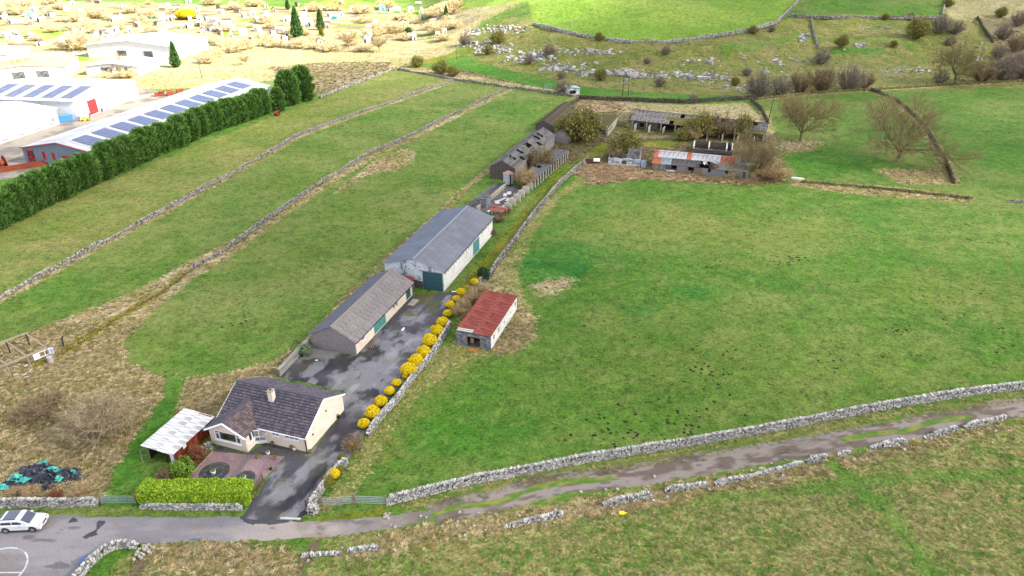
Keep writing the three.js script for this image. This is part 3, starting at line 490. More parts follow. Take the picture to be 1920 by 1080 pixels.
const tone = (cs, r, v = 0.25) => { const c = pick(cs, r), g = rr(1 - v, 1 + v, r) * 1.35; return [c[0] * g, c[1] * g, c[2] * g]; };
const vcM = new THREE.MeshPhysicalMaterial({ vertexColors: true, roughness: 0.9, specularIntensity: 0.25 });
const leafM = new THREE.MeshPhysicalMaterial({ vertexColors: true, roughness: 0.85, transmission: 0.25, thickness: 0, ior: 1.3 });
function dirIn(r) { for (;;) { const v = V(rr(-1, 1, r), rr(-1, 1, r), rr(-1, 1, r)), l = v.length(); if (l > 0.1 && l < 1) return v.multiplyScalar(1 / l); } }
// a bare winter tree: tapered trunk, limbs, and a cloud of fine twigs; H metres high, crown radius C
function bareTree(seed, Ht, C, { bark = [L3(138, 132, 92), L3(120, 112, 82)], twig = [L3(154, 140, 92), L3(138, 126, 88)], fork = 0.28, twigs = 5, depth = 4, lean = 0 } = {}) {
  const r = rngOf(seed), A = new Tri(), B = new Tri();
  const grow = (p, d, len, rad, k) => {
    const seg = k < 2 ? 3 : 2; let q = p.clone(), dd = d.clone();
    for (let s = 0; s < seg; s++) { dd.add(dirIn(r).multiplyScalar(0.16)).add(V(0, k > 1 ? 0.05 : 0.02, 0)).normalize(); const e = q.clone().addScaledVector(dd, len / seg), r0 = rad * (1 - 0.35 * s / seg), r1 = rad * (1 - 0.35 * (s + 1) / seg); (k < 3 ? A : B).cone(q, e, r0, r1, k < 2 ? 6 : 3, tone(k < 3 ? bark : twig, r, 0.12)); 
      if (k >= 1 && s < seg && k < depth) { const n = k === 1 ? 2 : 2; for (let i = 0; i < n; i++) { const b = dd.clone().add(dirIn(r).multiplyScalar(0.95)).normalize(); grow(e, b, len * rr(0.5, 0.72, r), rad * 0.45, k + 1); } }
      q = e; }
    if (k >= depth - 1) for (let i = 0; i < twigs; i++) { const s = p.clone().lerp(q, r()), t = dd.clone().multiplyScalar(0.7).add(dirIn(r)).normalize(); const e = s.clone().addScaledVector(t, len * rr(0.4, 0.9, r)); B.blade(s, e, 0.035, tone(twig, r, 0.15), r); }
    if (k < depth) { const n = k === 0 ? 7 : 2; for (let i = 0; i < n; i++) { let b; if (k === 0) { const a = (i + r() * 0.6) / n * 6.283, up = rr(0.2, 1.35, r); b = V(Math.cos(a), up, Math.sin(a)).normalize(); } else b = dd.clone().add(dirIn(r).multiplyScalar(0.6)).normalize(); const s = k === 0 ? p.clone().lerp(q, rr(0.6, 1, r)) : q; grow(s, b, k === 0 ? C * rr(0.5, 0.75, r) : len * rr(0.6, 0.8, r), rad * (k === 0 ? 0.5 : 0.6), k + 1); } }
  };
  grow(V(0, -0.2, 0), V(lean, 1, 0).normalize(), Ht * fork + 0.2, Ht * 0.036, 0);
  return [A.geo(), B.geo()];
}
// a bare bush: many stems from the base ending in fine twigs
function bareBush(seed, { stems = 70, cols = [L3(128, 108, 80), L3(108, 92, 70)], tw = 0.03, n = 26, leaves = 0, leafCols, spread = 1, len = 1 } = {}) {
  const r = rngOf(seed), A = new Tri(), B = new Tri(); // unit bush: 1 high, 1 wide
  for (let i = 0; i < stems; i++) {
    const a = r() * 6.283, out = Math.sqrt(r()) * 0.5 * spread, hgt = Math.sqrt(Math.max(0.02, 1 - (out / 0.53) ** 2)) * 0.98 * rr(0.55, 1.02, r) + 0.04, p = V(Math.cos(a) * 0.06, -0.03, Math.sin(a) * 0.06), e = V(Math.cos(a) * out, hgt, Math.sin(a) * out), m = p.clone().lerp(e, 0.5).add(V(Math.cos(a) * 0.05, 0.08, Math.sin(a) * 0.05));
    A.cone(p, m, tw * 0.7, tw * 0.45, 3, tone(cols, r, 0.15)); A.cone(m, e, tw * 0.45, tw * 0.15, 3, tone(cols, r, 0.15));
    for (let k = 0; k < n; k++) { const t = rr(0.25, 1, r), s = t < 0.5 ? p.clone().lerp(m, t * 2) : m.clone().lerp(e, t * 2 - 1), d = e.clone().sub(p).normalize().multiplyScalar(0.5).add(dirIn(r)).normalize(); const q = s.clone().addScaledVector(d, rr(0.06, 0.2, r) * len); if (q.y < 0.01) continue; B.blade(s, q, tw * 0.5, tone(cols, r, 0.22), r); if (r() < leaves) B.leaf(q, dirIn(r), 0.06, 0.035, tone(leafCols, r, 0.25), r); }
  }
  return [A.geo(), B.geo()];
}
// a leafy clipped or rounded bush of unit size, leaves over a lumpy ball with a twiggy core
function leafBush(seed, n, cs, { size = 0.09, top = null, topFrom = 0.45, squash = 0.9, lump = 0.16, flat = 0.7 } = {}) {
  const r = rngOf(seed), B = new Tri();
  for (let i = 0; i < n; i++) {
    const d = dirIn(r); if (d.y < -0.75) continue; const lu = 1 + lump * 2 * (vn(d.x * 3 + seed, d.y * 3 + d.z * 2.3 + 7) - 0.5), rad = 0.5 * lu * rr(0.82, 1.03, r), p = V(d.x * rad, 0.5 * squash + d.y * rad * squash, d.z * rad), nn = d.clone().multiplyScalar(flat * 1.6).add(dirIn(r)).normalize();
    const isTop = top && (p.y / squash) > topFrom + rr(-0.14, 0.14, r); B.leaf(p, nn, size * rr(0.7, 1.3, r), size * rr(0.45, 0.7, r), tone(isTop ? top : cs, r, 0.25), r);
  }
  const core = new THREE.IcosahedronGeometry(0.4, 2), q = core.attributes.position; for (let i = 0; i < q.count; i++) { const x = q.getX(i), y = q.getY(i), z = q.getZ(i), k = 0.95 + 0.2 * (vn(x * 9 + seed, y * 9 + z * 5) - 0.5); q.setXYZ(i, x * k, 0.5 * squash + y * k * squash, z * k); } core.computeVertexNormals();
  return [core, B.geo()];
}
const twigCore = std(col(96, 84, 58), 1), greenCore = std(col(70, 84, 44), 1), oliveCore = std(col(120, 112, 40), 1);
// ---- the clipped conifer row
function conifer(seed, n, Ht, Rd, cs, pointed) {
  const r = rngOf(seed), B = new Tri();
  const prof = t => pointed ? Math.pow(1 - t, 0.8) * (0.35 + 0.65 * ss(0, 0.12, t)) * 1.05 : Math.min(1, Math.pow(Math.max(0, 1 - t) * 3.2, 0.5)) * (0.85 + 0.15 * ss(0, 0.2, t));
  for (let i = 0; i < n; i++) { const t = Math.pow(r(), 0.9), a = r() * 6.283, lu = 1 + 0.55 * (vn(a * 3.2 + seed, t * 9) - 0.5), rad = Rd * prof(t) * lu * rr(0.84, 1.05, r), p = V(Math.cos(a) * rad, t * Ht, Math.sin(a) * rad), o = V(Math.cos(a), rr(0.5, 2.2, r), Math.sin(a)).add(dirIn(r).multiplyScalar(0.5)).normalize(), L = rr(0.35, 0.85, r) * (Ht / 9) * (t > 0.82 && !pointed ? rr(1, 1.9, r) : 1); B.blade(p, p.clone().addScaledVector(o, L), L * 0.32, tone(cs, r, 0.38), r); }
  const pts = []; for (let k = 0; k <= 10; k++) pts.push(new THREE.Vector2(Math.max(0.01, Rd * 0.8 * prof(k / 10)), k / 10 * Ht * 0.97)); const core = new THREE.LatheGeometry(pts, 12);
  return [core, B.geo()];
}
{
  const cs = [L3(80, 118, 48), L3(98, 134, 58), L3(62, 102, 42), L3(114, 146, 70)], coreMat = std(col(48, 70, 34), 1);
  const protos = [11, 12, 13].map(s => conifer(s, 9500, 8, 2.1, cs, false)), trunkG = new THREE.CylinderGeometry(0.16, 0.24, 1.4, 7), bark = std(col(110, 92, 74), 0.95);
  const line = [[-70, 470], [20, 424], [120, 376], [215, 332], [300, 294], [400, 250], [470, 226], [508, 212]].map(p => G(...p)), cv = new THREE.CatmullRomCurve3(line), L = cv.getLength(), n = Math.round(L / 2.15), r = rngOf(77);
  for (let i = 0; i < n; i++) {
    const p = cv.getPointAt((i + 0.5) / n); p.x += rr(-0.4, 0.4, r) - 1.8; const [c, f] = protos[i % 3];
    const o = thing('hedge_conifer', `${nth(i + 1)} dark green conifer from the left end of the tall clipped row`, 'conifer', V(p.x, 0, p.z), r() * 6.283, 'conifers of the tall clipped row');
    const hh = rr(0.84, 1.04, r) * (i > n - 4 ? 1.05 : 1) * 0.9; mesh(o, 'trunk', trunkG, bark).position.y = 0.6; const a = mesh(o, 'crown', f, vcM), b = mesh(o, 'branch_core', c, coreMat); for (const q of [a, b]) { q.scale.set(rr(0.9, 1.2, r), hh, rr(0.9, 1.2, r)); q.position.y = 0.15; }
  }
  const big = [21, 22].map(s => conifer(s, 7000, 10, 3.0, cs, false));
  for (const [px, py, s, k, lab] of [[524, 208, 0.72, 0, 'narrow conifer between the clipped row and the two big ones'], [543, 196, 1.05, 1, 'big rounded conifer at the end of the row, left of the last'], [570, 188, 1.08, 0, 'last big rounded conifer at the far end of the row']]) { const p = G(px, py), o = thing('conifer', lab, 'conifer', p, px); mesh(o, 'trunk', trunkG, bark).position.y = 0.6; for (const [nm, g, m] of [['crown', big[k][1], vcM], ['branch_core', big[k][0], coreMat]]) { const q = mesh(o, nm, g, m); q.scale.set(s * (px === 524 ? 0.8 : 1), s * 0.95, s * (px === 524 ? 0.8 : 1)); q.position.y = 0.1; } }
  const fir = conifer(31, 2600, 10, 2.2, [L3(70, 110, 50), L3(96, 128, 60), L3(54, 92, 44)], true), gold = conifer(32, 2200, 7, 2.0, [L3(170, 160, 50), L3(140, 140, 50), L3(120, 128, 56)], true);
  for (const [px, py, s, q, lab] of [[558, 70, 1.35, fir, 'tall dark conifer among the sunlit plots, left of the pair'], [602, 56, 1.0, fir, 'dark conifer standing behind the golden one in the plots'], [603, 69, 0.75, gold, 'golden conifer in front of the dark one in the plots'], [331, 126, 0.95, fir, 'small pointed conifer beside the white warehouse'], [540, 18, 0.7, fir, 'far small conifer under the sunlit top field'], [837, 38, 0.7, fir, 'dark small conifer at the right of the plots']]) { const o = thing('conifer', lab, 'conifer', G(px, py), px); mesh(o, 'trunk', trunkG, bark).position.y = 0.6; mesh(o, 'branch_core', q[0], coreMat).scale.setScalar(s); mesh(o, 'crown', q[1], vcM).scale.setScalar(s); }
}
// ---- big bare trees
function placeTree(geos, px, py, sc, turn, label, name = 'bare_tree', group) { const o = thing(name, label, 'tree', G(px, py), turn, group); mesh(o, 'trunk', geos[0], vcM).scale.setScalar(sc); mesh(o, 'crown', geos[1], vcM).scale.setScalar(sc); return o; }
const treeA = bareTree(5, 11, 8.2, { twigs: 6 }), treeB = bareTree(9, 14, 9.5, { twigs: 7, fork: 0.27 }), treeC = bareTree(14, 9, 5, { twigs: 5, depth: 4 });
placeTree(treeA, 1500, 265, 0.95, 0.4, 'spreading bare tree standing alone in the meadow right of the ruins');
placeTree(treeB, 1683, 305, 1.0, 1.9, 'larger bare tree beside the wall in the right meadow');
placeTree(treeC, 1790, 156, 1.5, 0.3, 'bare tree on the far edge of the right-hand meadow');
{ const g = bareTree(23, 10, 6.5, { twigs: 9, fork: 0.1, bark: [L3(120, 106, 80)], twig: [L3(150, 132, 96), L3(130, 118, 84)] }); placeTree(g, 1412, 330, 0.95, 2.2, 'dense bare tree growing over the right end of the rusty ruin'); }
const pale = bareTree(41, 9, 4.6, { twigs: 4, depth: 3, bark: [L3(150, 130, 90)], twig: [L3(170, 150, 108), L3(150, 132, 90)] });
for (const [px, py, s, lab] of [[655, 92, 1.15, 'sunlit bare tree at the edge of the plots, left of the pair'], [712, 98, 1.05, 'sunlit bare tree at the edge of the plots, right of the pair'], [745, 70, 0.7, 'small sunlit bare tree left of the dark plot hedge'], [240, 132, 0.9, 'bare tree on the white warehouse side of the yard'], [225, 140, 0.8, 'bare tree behind the white solar-roofed unit'], [50, 140, 0.95, 'bare tree at the left edge behind the white unit'], [460, 122, 0.6, 'lone pale sapling on the sunlit straw slope'], [635, 18, 0.8, 'far bare tree against the sunlit top field'], [860, 20, 0.8, 'far bare tree right of the plots']]) placeTree(pale, px, py, s, px, lab);
// ---- bare bushes
const bushT = { brown: bareBush(51, { cols: [L3(150, 128, 98), L3(128, 110, 84)], n: 40, tw: 0.022 }), grey: bareBush(52, { cols: [L3(146, 132, 114), L3(124, 116, 100), L3(164, 148, 124)], n: 44, tw: 0.02 }), olive: bareBush(53, { n: 36, tw: 0.022, cols: [L3(150, 136, 88), L3(130, 120, 74)], leaves: 0.9, leafCols: [L3(150, 144, 66), L3(126, 128, 56), L3(112, 108, 60)] }), straw: bareBush(54, { cols: [L3(196, 168, 124), L3(176, 150, 110)], n: 44, tw: 0.02 }), red: bareBush(55, { cols: [L3(150, 96, 70), L3(126, 84, 62)], leaves: 0.4, leafCols: [L3(150, 92, 64), L3(130, 90, 60)] }), pale: bareBush(56, { cols: [L3(186, 168, 134), L3(164, 146, 112), L3(150, 132, 104)], n: 40, stems: 80, tw: 0.014, len: 1.2 }), paintedSunlit: bareBush(58, { cols: [L3(226, 204, 164), L3(206, 184, 142), L3(190, 176, 120)], n: 44, tw: 0.02 }), fuzz: bareBush(57, { cols: [L3(148, 126, 90), L3(130, 112, 80)], n: 60, stems: 60, tw: 0.02 }) };  // far-plot twigs coloured lighter to imitate the glare of full sun
function bush(type, px, py, wpx, label, { hs = 0.85, group, name = 'bare_bush' } = {}) { const p = G(px, py), k = wpx / scaleAt(p), o = thing(name, label, 'bush', p, px * 1.7, group), [a, b] = bushT[type]; mesh(o, 'stems', a, vcM).scale.set(k, k * hs, k); mesh(o, 'twigs', b, vcM).scale.set(k, k * hs, k); return o; }
for (const [x, y, w, i] of [[873, 84, 30], [933, 82, 32], [915, 102, 24], [1030, 104, 30], [992, 120, 26], [1053, 149, 22], [1124, 76, 20], [1125, 150, 28], [1237, 162, 26], [1213, 120, 18], [1248, 102, 22], [1412, 63, 20], [1446, 60, 18], [1300, 192, 22], [1378, 160, 20], [1400, 142, 22], [1540, 120, 38], [1542, 147, 20], [1576, 88, 28], [1675, 88, 16], [1718, 72, 48], [1760, 62, 46], [1790, 64, 34], [1780, 86, 26], [1660, 37, 16], [1705, 37, 18], [1778, 12, 20], [1875, 32, 24]].sort((a, b) => a[0] - b[0]).map((q, i) => [...q, i])) bush(w % 4 ? 'grey' : 'olive', x, y, w, `${nth(i + 1)} dark bush from the left dotted on the rocky hillside`, { group: 'bushes dotted on the hillside' });
for (const [x, y, w, i] of [[1420, 180, 62], [1462, 178, 46], [1500, 174, 54], [1540, 172, 60], [1590, 168, 62], [1622, 164, 36], [1762, 158, 34], [1840, 154, 54], [1880, 150, 62], [1912, 146, 64], [1905, 98, 42], [1880, 74, 38], [1908, 48, 38], [1870, 110, 34], [1900, 125, 40]].sort((a, b) => a[0] - b[0]).map((q, i) => [...q, i])) bush(w % 3 ? 'grey' : 'brown', x, y, w, `${nth(i + 1)} thicket bush from the left along the far side of the meadows`, { group: 'thicket along the dale' });
for (const [x, y, w, lab, t] of [[783, 126, 28, 'round bush on the corner above the left fields'], [826, 139, 34, 'bush in the wall line above the middle field, left'], [850, 143, 26, 'bush in the wall line above the middle field, right'], [1056, 177, 38, 'round bare bush beside the small grey hut', 'grey']]) bush(t ?? 'olive', x, y, w, lab);
bush('olive', 1088, 262, 84, 'large mossy bush overgrowing the derelict range', { hs: 0.8 }); bush('olive', 1062, 258, 50, 'mossy bush between the small gable hut and the range', { hs: 0.9 });
bush('fuzz', 1014, 318, 62, 'brown bush growing through the open-fronted stalls', { hs: 0.85 }); bush('straw', 984, 350, 50, 'straw-coloured bush beside the feed tank', { hs: 0.95 });
bush('olive', 1170, 292, 58, 'olive bush beside the broken gable', { hs: 0.95 }); bush('brown', 1150, 300, 50, 'brown brush left of the broken gable', { hs: 0.6 }); bush('olive', 1192, 232, 26, 'small bush at the left end of the long ruined barn', { hs: 1.2 }); bush('olive', 1205, 236, 34, 'olive bush against the roof of the long ruined barn');
bush('olive', 1310, 256, 60, 'olive bush over the middle of the long ruined barn'); bush('fuzz', 1350, 256, 60, 'brown bush over the right half of the long ruined barn'); bush('olive', 1388, 258, 56, 'olive bush near the right end of the long ruined barn'); bush('straw', 1300, 262, 34, 'straw bush in front of the ruined stalls'); bush('straw', 1452, 336, 70, 'straw thicket right of the rusty ruin', { hs: 0.6 }); bush('olive', 1280, 262, 36, 'bushy growth on the mossy stalls', { hs: 0.7 });
bush('pale', 190, 812, 150, 'very large pale bare bush in the rough grass', { hs: 0.62 }); bush('brown', 80, 775, 110, 'dark scrubby brush left of the large pale bush', { hs: 0.32 });
for (const [x, y, w, h] of [[868, 592, 46, 0.8], [885, 572, 44, 0.8], [900, 555, 40, 0.8]]) bush('straw', x, y, w, `brown beech bush by the red-roofed barn, ${x < 880 ? 'nearest' : x < 890 ? 'middle' : 'farthest'} of three`, { hs: h, group: 'beech row by the red-roofed barn' });
for (const [x, y, w] of [[918, 440, 34], [935, 415, 30], [948, 400, 28]]) bush('brown', x, y, w, `low brown brush at the white shed's far end, ${x < 930 ? 'nearest' : x < 940 ? 'middle' : 'farthest'} of three`, { hs: 0.5, group: 'brush by the white shed' });
bush('brown', 664, 842, 52, 'brown twiggy bush filling the gap in the drive wall', { hs: 0.6 }); bush('red', 372, 862, 42, 'red-brown bush beside the rusty shed wall'); bush('brown', 313, 902, 42, 'brown twiggy bush at the left end of the clipped hedge', { hs: 0.8 });
for (const [x, y, w, t] of [[60, 928, 44, 'straw'], [105, 932, 34, 'red'], [150, 926, 48, 'straw'], [28, 925, 30, 'straw']]) bush(t, x, y, w, t === 'red' ? 'reddish scrub bush by the black plastic heap' : `straw scrub bush below the black plastic heap, ${x < 40 ? 'leftmost' : x < 80 ? 'middle' : 'rightmost'} of three`, { hs: 0.45, group: t === 'red' ? undefined : 'scrub by the plastic heap' });
for (const [x, y, w] of [[40, 20, 60], [10, 28, 40], [75, 10, 40], [180, 34, 60], [340, 72, 44], [400, 80, 40], [430, 98, 60], [460, 92, 50], [400, 108, 50], [390, 118, 44], [500, 78, 36], [490, 86, 30], [440, 18, 40], [480, 12, 40], [150, 92, 90], [200, 92, 60], [250, 90, 40], [240, 145, 44], [200, 148, 40], [330, 95, 40], [520, 88, 44], [560, 90, 50], [590, 92, 36], [620, 96, 46], [680, 96, 40], [720, 62, 60], [750, 60, 50], [820, 62, 60], [700, 68, 40], [840, 28, 60], [810, 32, 46], [770, 45, 36], [850, 12, 40], [100, 60, 36], [140, 58, 40], ...Array.from({ length: 70 }, (_, i) => [hsh(i, 5) * 880, 6 + hsh(i, 9) * 82, 16 + hsh(i, 3) * 30])]) bush('paintedSunlit', x, y, w, 'brown bush or hedge, painted pale as if sunlit, among the far garden plots', { hs: 0.42, group: 'bushes of the far plots' });
// ---- leafy shrubs
const shrubT = {
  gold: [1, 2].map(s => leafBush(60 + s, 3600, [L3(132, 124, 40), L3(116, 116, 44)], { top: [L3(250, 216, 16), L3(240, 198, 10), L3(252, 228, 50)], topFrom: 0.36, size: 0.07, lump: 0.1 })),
  olive: [1].map(s => leafBush(70 + s, 1400, [L3(128, 126, 44), L3(112, 116, 40), L3(142, 132, 50)], { size: 0.075 })),
  green: [1].map(s => leafBush(80 + s, 2400, [L3(112, 148, 48), L3(92, 132, 44), L3(140, 160, 60)], { size: 0.085, lump: 0.3 })),
  dark: [1].map(s => leafBush(90 + s, 2000, [L3(38, 66, 40), L3(50, 80, 46)], { size: 0.08 })),
  sage: [1].map(s => leafBush(95 + s, 1500, [L3(130, 150, 112), L3(110, 134, 96)], { size: 0.09, lump: 0.3 })),
};
function shrub(type, px, py, wpx, label, { hs = 0.9, group, name = 'shrub', v = 0 } = {}) { const p = G(px, py), k = wpx / scaleAt(p), o = thing(name, label, 'shrub', p, px, group), [c, f] = shrubT[type][v % shrubT[type].length]; mesh(o, 'branch_core', c, type === 'gold' || type === 'olive' ? oliveCore : greenCore).scale.set(k, k * hs, k); mesh(o, 'foliage', f, vcM).scale.set(k, k * hs, k); return o; }
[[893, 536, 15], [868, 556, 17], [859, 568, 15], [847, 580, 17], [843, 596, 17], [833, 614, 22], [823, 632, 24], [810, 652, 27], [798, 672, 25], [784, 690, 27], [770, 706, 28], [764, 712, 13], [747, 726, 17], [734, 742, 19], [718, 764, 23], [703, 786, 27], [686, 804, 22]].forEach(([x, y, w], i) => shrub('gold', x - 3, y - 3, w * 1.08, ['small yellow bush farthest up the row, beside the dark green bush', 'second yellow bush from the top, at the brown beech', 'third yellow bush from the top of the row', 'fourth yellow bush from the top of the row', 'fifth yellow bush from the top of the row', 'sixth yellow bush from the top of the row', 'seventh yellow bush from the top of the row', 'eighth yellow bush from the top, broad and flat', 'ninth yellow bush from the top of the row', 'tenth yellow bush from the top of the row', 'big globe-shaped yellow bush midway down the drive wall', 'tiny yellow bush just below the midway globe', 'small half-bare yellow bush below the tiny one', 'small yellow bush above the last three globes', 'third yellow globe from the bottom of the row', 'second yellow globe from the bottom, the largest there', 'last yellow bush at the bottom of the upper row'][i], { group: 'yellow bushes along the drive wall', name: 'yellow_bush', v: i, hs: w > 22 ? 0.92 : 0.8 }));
shrub('olive', 634, 884, 22, 'clipped olive globe farthest from the iron gate'); shrub('gold', 626, 896, 24, 'yellow globe between the two clipped olive globes'); shrub('olive', 615, 910, 26, 'clipped olive globe nearest the iron gate'); shrub('gold', 657, 838, 16, 'dull yellow bush inside the brown twigs'); shrub('olive', 641, 862, 16, 'small olive bush under the brown twigs');
shrub('dark', 907, 524, 25, 'dark green round bush beside the track wall', { hs: 1.05 }); shrub('sage', 573, 664, 24, 'grey-green bush at the corner of the yard wall'); shrub('green', 346, 894, 40, 'bright green leafy bush in front of the tin shed', { hs: 1.1 });
shrub('gold', 350, 36, 38, 'bright yellow gorse bush among the far plots', { hs: 0.5 });
shrub('dark', 766, 68, 14, 'dark upright hedge stub in the far plots', { hs: 1.3 });
{ // the clipped front hedge: a rounded box of leaves
  const a = G(258, 950), b = G(470, 950), o = thing('clipped_hedge', 'bright green clipped hedge in front of the pink gravel garden', 'hedge', a), L = b.x - a.x, r = rngOf(404), B = new Tri(), D = 2.3, H0 = 2.0, cs = [L3(142, 180, 42), L3(120, 164, 38), L3(172, 200, 56), L3(92, 136, 34), L3(190, 204, 66)];
  for (let i = 0; i < 26000; i++) { const f = r(); let p, n; const u = r() * L, v = r() * D; const top_ = f < 0.42; if (top_) { p = V(u, H0, -v); n = V(0, 1, 0); } else if (f < 0.74) { p = V(u, rr(0.1, H0, r), 0); n = V(0, 0, 1); } else if (f < 0.86) { p = V(u, rr(0.1, H0, r), -D); n = V(0, 0, -1); } else { const e = f < 0.93; p = V(e ? 0 : L, rr(0.1, H0, r), -v); n = V(e ? -1 : 1, 0, 0); }
    const c = V(cl(p.x, 0.5, L - 0.5), Math.min(p.y, H0 - 0.5), cl(p.z, -D + 0.5, -0.5)), d = p.clone().sub(c); if (d.length() > 0.5) d.setLength(0.5); p = c.add(d); const bump_ = (vn(p.x * 1.3, p.z * 1.5 + p.y * 1.2) - 0.5) * 0.34; p.addScaledVector(n, bump_ + rr(-0.14, 0.04, r)); B.leaf(p, n.clone().add(dirIn(r).multiplyScalar(1.1)).normalize(), rr(0.14, 0.26, r), rr(0.08, 0.14, r), tone(cs, r, 0.2), r); }
  const core = mesh(o, 'branch_core', boxG(L - 0.5, H0 - 0.25, D - 0.5, L / 2, (H0 - 0.25) / 2, -D / 2), greenCore); mesh(o, 'foliage', B.geo(), vcM);
}
// ---------------------------------------------------------------- building kit
const M = {
  white: mapped(stained(512, 6, L3(238, 234, 226, 0.7), L3(204, 198, 186, 0.66), { cell: 8, streak: 0.4, amt: 0.7, grain: 0.06, second: L3(216, 210, 194, 0.66) }), 0.92),
  cream: mapped(stained(512, 6, L3(236, 218, 198, 0.74), L3(220, 196, 174, 0.72), { cell: 8, amt: 0.5, grain: 0.08 }), 0.92),
  pebble: mapped(stained(512, 3, L3(176, 168, 166), L3(146, 138, 136), { cell: 16, amt: 0.6, grain: 0.3 }), 0.98),
  block: mapped(dataTex(256, 256, (i, j) => { const row = Math.floor(j / 32), x = (i + (row % 2) * 32) % 64, y = j % 32, q = hsh(Math.floor((i + (row % 2) * 32) / 64) % 4, row), mortar = x < 2 || y < 2; let c = mix3(L3(150, 152, 160), L3(112, 112, 118), q); c = mix3(c, L3(190, 188, 186), ss(0.5, 0.75, vn(i / 32, j / 32, 8)) * 0.7); const g = (mortar ? 0.8 : 1) * (0.9 + 0.2 * hsh(i, j)); return c.map(v => v * g); }, { repeat: [1 / 1.76, 1 / 1.72] }), 0.95),
  bluewash: mapped(stained(512, 5, L3(214, 220, 224, 0.7), L3(150, 152, 156), { cell: 8, amt: 0.95, grain: 0.1, second: L3(170, 140, 130), secondAmt: 0.25 }), 0.95),
  stoneD: mapped(stained(256, 2, L3(120, 112, 104), L3(78, 74, 70), { cell: 12, amt: 0.9, grain: 0.2 }), 0.98),
  teal: mapped(stained(256, 2, L3(46, 92, 100, 0.7), L3(36, 76, 84, 0.7), { cell: 4, streak: 0.15, amt: 0.7, grain: 0.08 }), 0.7),
  tealPale: mapped(stained(256, 2, L3(92, 164, 154, 0.6), L3(76, 140, 134, 0.6), { cell: 8, amt: 0.6 }), 0.7),
  upvcOld: std(col(212, 204, 188, 0.66), 0.9), upvc: std(col(240, 240, 240, 0.8), 0.45), glass: new THREE.MeshPhysicalMaterial({ color: 0xffffff, transmission: 1, thickness: 0, roughness: 0.03, ior: 1.5 }),
  timber: mapped(stained(256, 1.5, L3(168, 150, 128), L3(124, 110, 96), { cell: 6, streak: 0.3, amt: 0.8 }), 0.95), darkTimber: std(col(82, 74, 68), 0.95),
  rust: mapped(stained(256, 2.5, L3(140, 70, 46, 0.7), L3(104, 50, 36, 0.7), { cell: 8, amt: 0.8, second: L3(170, 96, 60, 0.7) }), 0.9),
  metal: std(col(186, 194, 196), 0.45, { metalness: 0.6 }), dark: std(col(50, 48, 48), 0.9), concrete: mapped(stained(256, 2, L3(208, 200, 184), L3(168, 160, 142), { cell: 8, amt: 0.9, second: L3(140, 138, 90) }), 0.97), floor: mapped(stained(256, 3, L3(120, 112, 102), L3(86, 80, 72), {}), 1),
  slab: mapped(stained(256, 3, L3(116, 114, 116), L3(84, 82, 84), { cell: 8, amt: 0.9, second: L3(150, 148, 146), secondAmt: 0.5 }), 0.97),
};
function wall(parent, name, mat, pts, holes, x, z, ry, th = 0.22, y = 0) {
  const s = new THREE.Shape(pts.map(p => new THREE.Vector2(...p)));
  for (const [u, v, w, h] of holes) { const q = new THREE.Path(); q.moveTo(u, v); q.lineTo(u, v + h); q.lineTo(u + w, v + h); q.lineTo(u + w, v); q.closePath(); s.holes.push(q); }
  const m = mesh(parent, name, new THREE.ExtrudeGeometry(s, { depth: th, bevelEnabled: false }), mat); m.position.set(x, y, z); m.rotation.y = ry; return m;
}
// four walls of a gabled or flat box. local x 0..-W to the left, local z 0..-L to the back. ridge at x = rx
function box4(o, { W, L, eR, eL, rx, rH, mats, holes = {}, th = 0.22, floor = true, gableBack = true }) {
  const g = rx == null ? (h0, h1) => [[0, 0], [W, 0], [W, h1], [0, h0]] : (h0, h1, r) => [[0, 0], [W, 0], [W, h1], [r, rH], [0, h0]];
  wall(o, 'front_wall', mats.front, g(eL, eR, W + (rx ?? 0)), holes.front ?? [], -W, -th, 0, th);
  if (gableBack) wall(o, 'back_wall', mats.back ?? mats.front, g(eR, eL, -(rx ?? 0)), holes.back ?? [], 0, -L + th, Math.PI, th);
  wall(o, 'side_wall', mats.right, [[0, 0], [L - 2 * th, 0], [L - 2 * th, eR], [0, eR]], holes.right ?? [], -th, -th, Math.PI / 2, th);
  wall(o, 'side_wall', mats.left ?? mats.right, [[0, 0], [L - 2 * th, 0], [L - 2 * th, eL], [0, eL]], holes.left ?? [], -W + th, -L + th, -Math.PI / 2, th);
  if (floor) bx(o, 'floor', M.floor, W - 2 * th - 0.02, 0.04, L - 2 * th - 0.02, -W / 2, 0.045, -L / 2);
}
function sheetGeo(waves) { const n = waves * 2, p = [], uv = [], ix = []; for (let j = 0; j < 2; j++) for (let i = 0; i <= n; i++) { p.push(i / n - 0.5, (i % 2 ? 0.5 : -0.5), j - 0.5); uv.push(i / n, j); } for (let i = 0; i < n; i++) ix.push(i, i + n + 1, i + n + 2, i, i + n + 2, i + 1); const g = new THREE.BufferGeometry(); g.setAttribute('position', new THREE.Float32BufferAttribute(p, 3)); g.setAttribute('uv', new THREE.Float32BufferAttribute(uv, 2)); g.setIndex(ix); g.computeVertexNormals(); return g; }
const SHEET = sheetGeo(7);
function sheetMats(seed, n, fn) { // two computed weathering maps, the further variants a little lighter or darker sheets
  const t = [0, 1].slice(0, Math.min(n, 2)).map(k => dataTex(64, 128, (i, j) => fn(i / 64, j / 128, k, i, j)));
  return Array.from({ length: n }, (_, k) => { const g = [1, 0.98, 0.93, 1.05, 0.96][k % 5]; return mapped(t[k % t.length], 0.9, { color: new THREE.Color(g, g, g) }); });
}
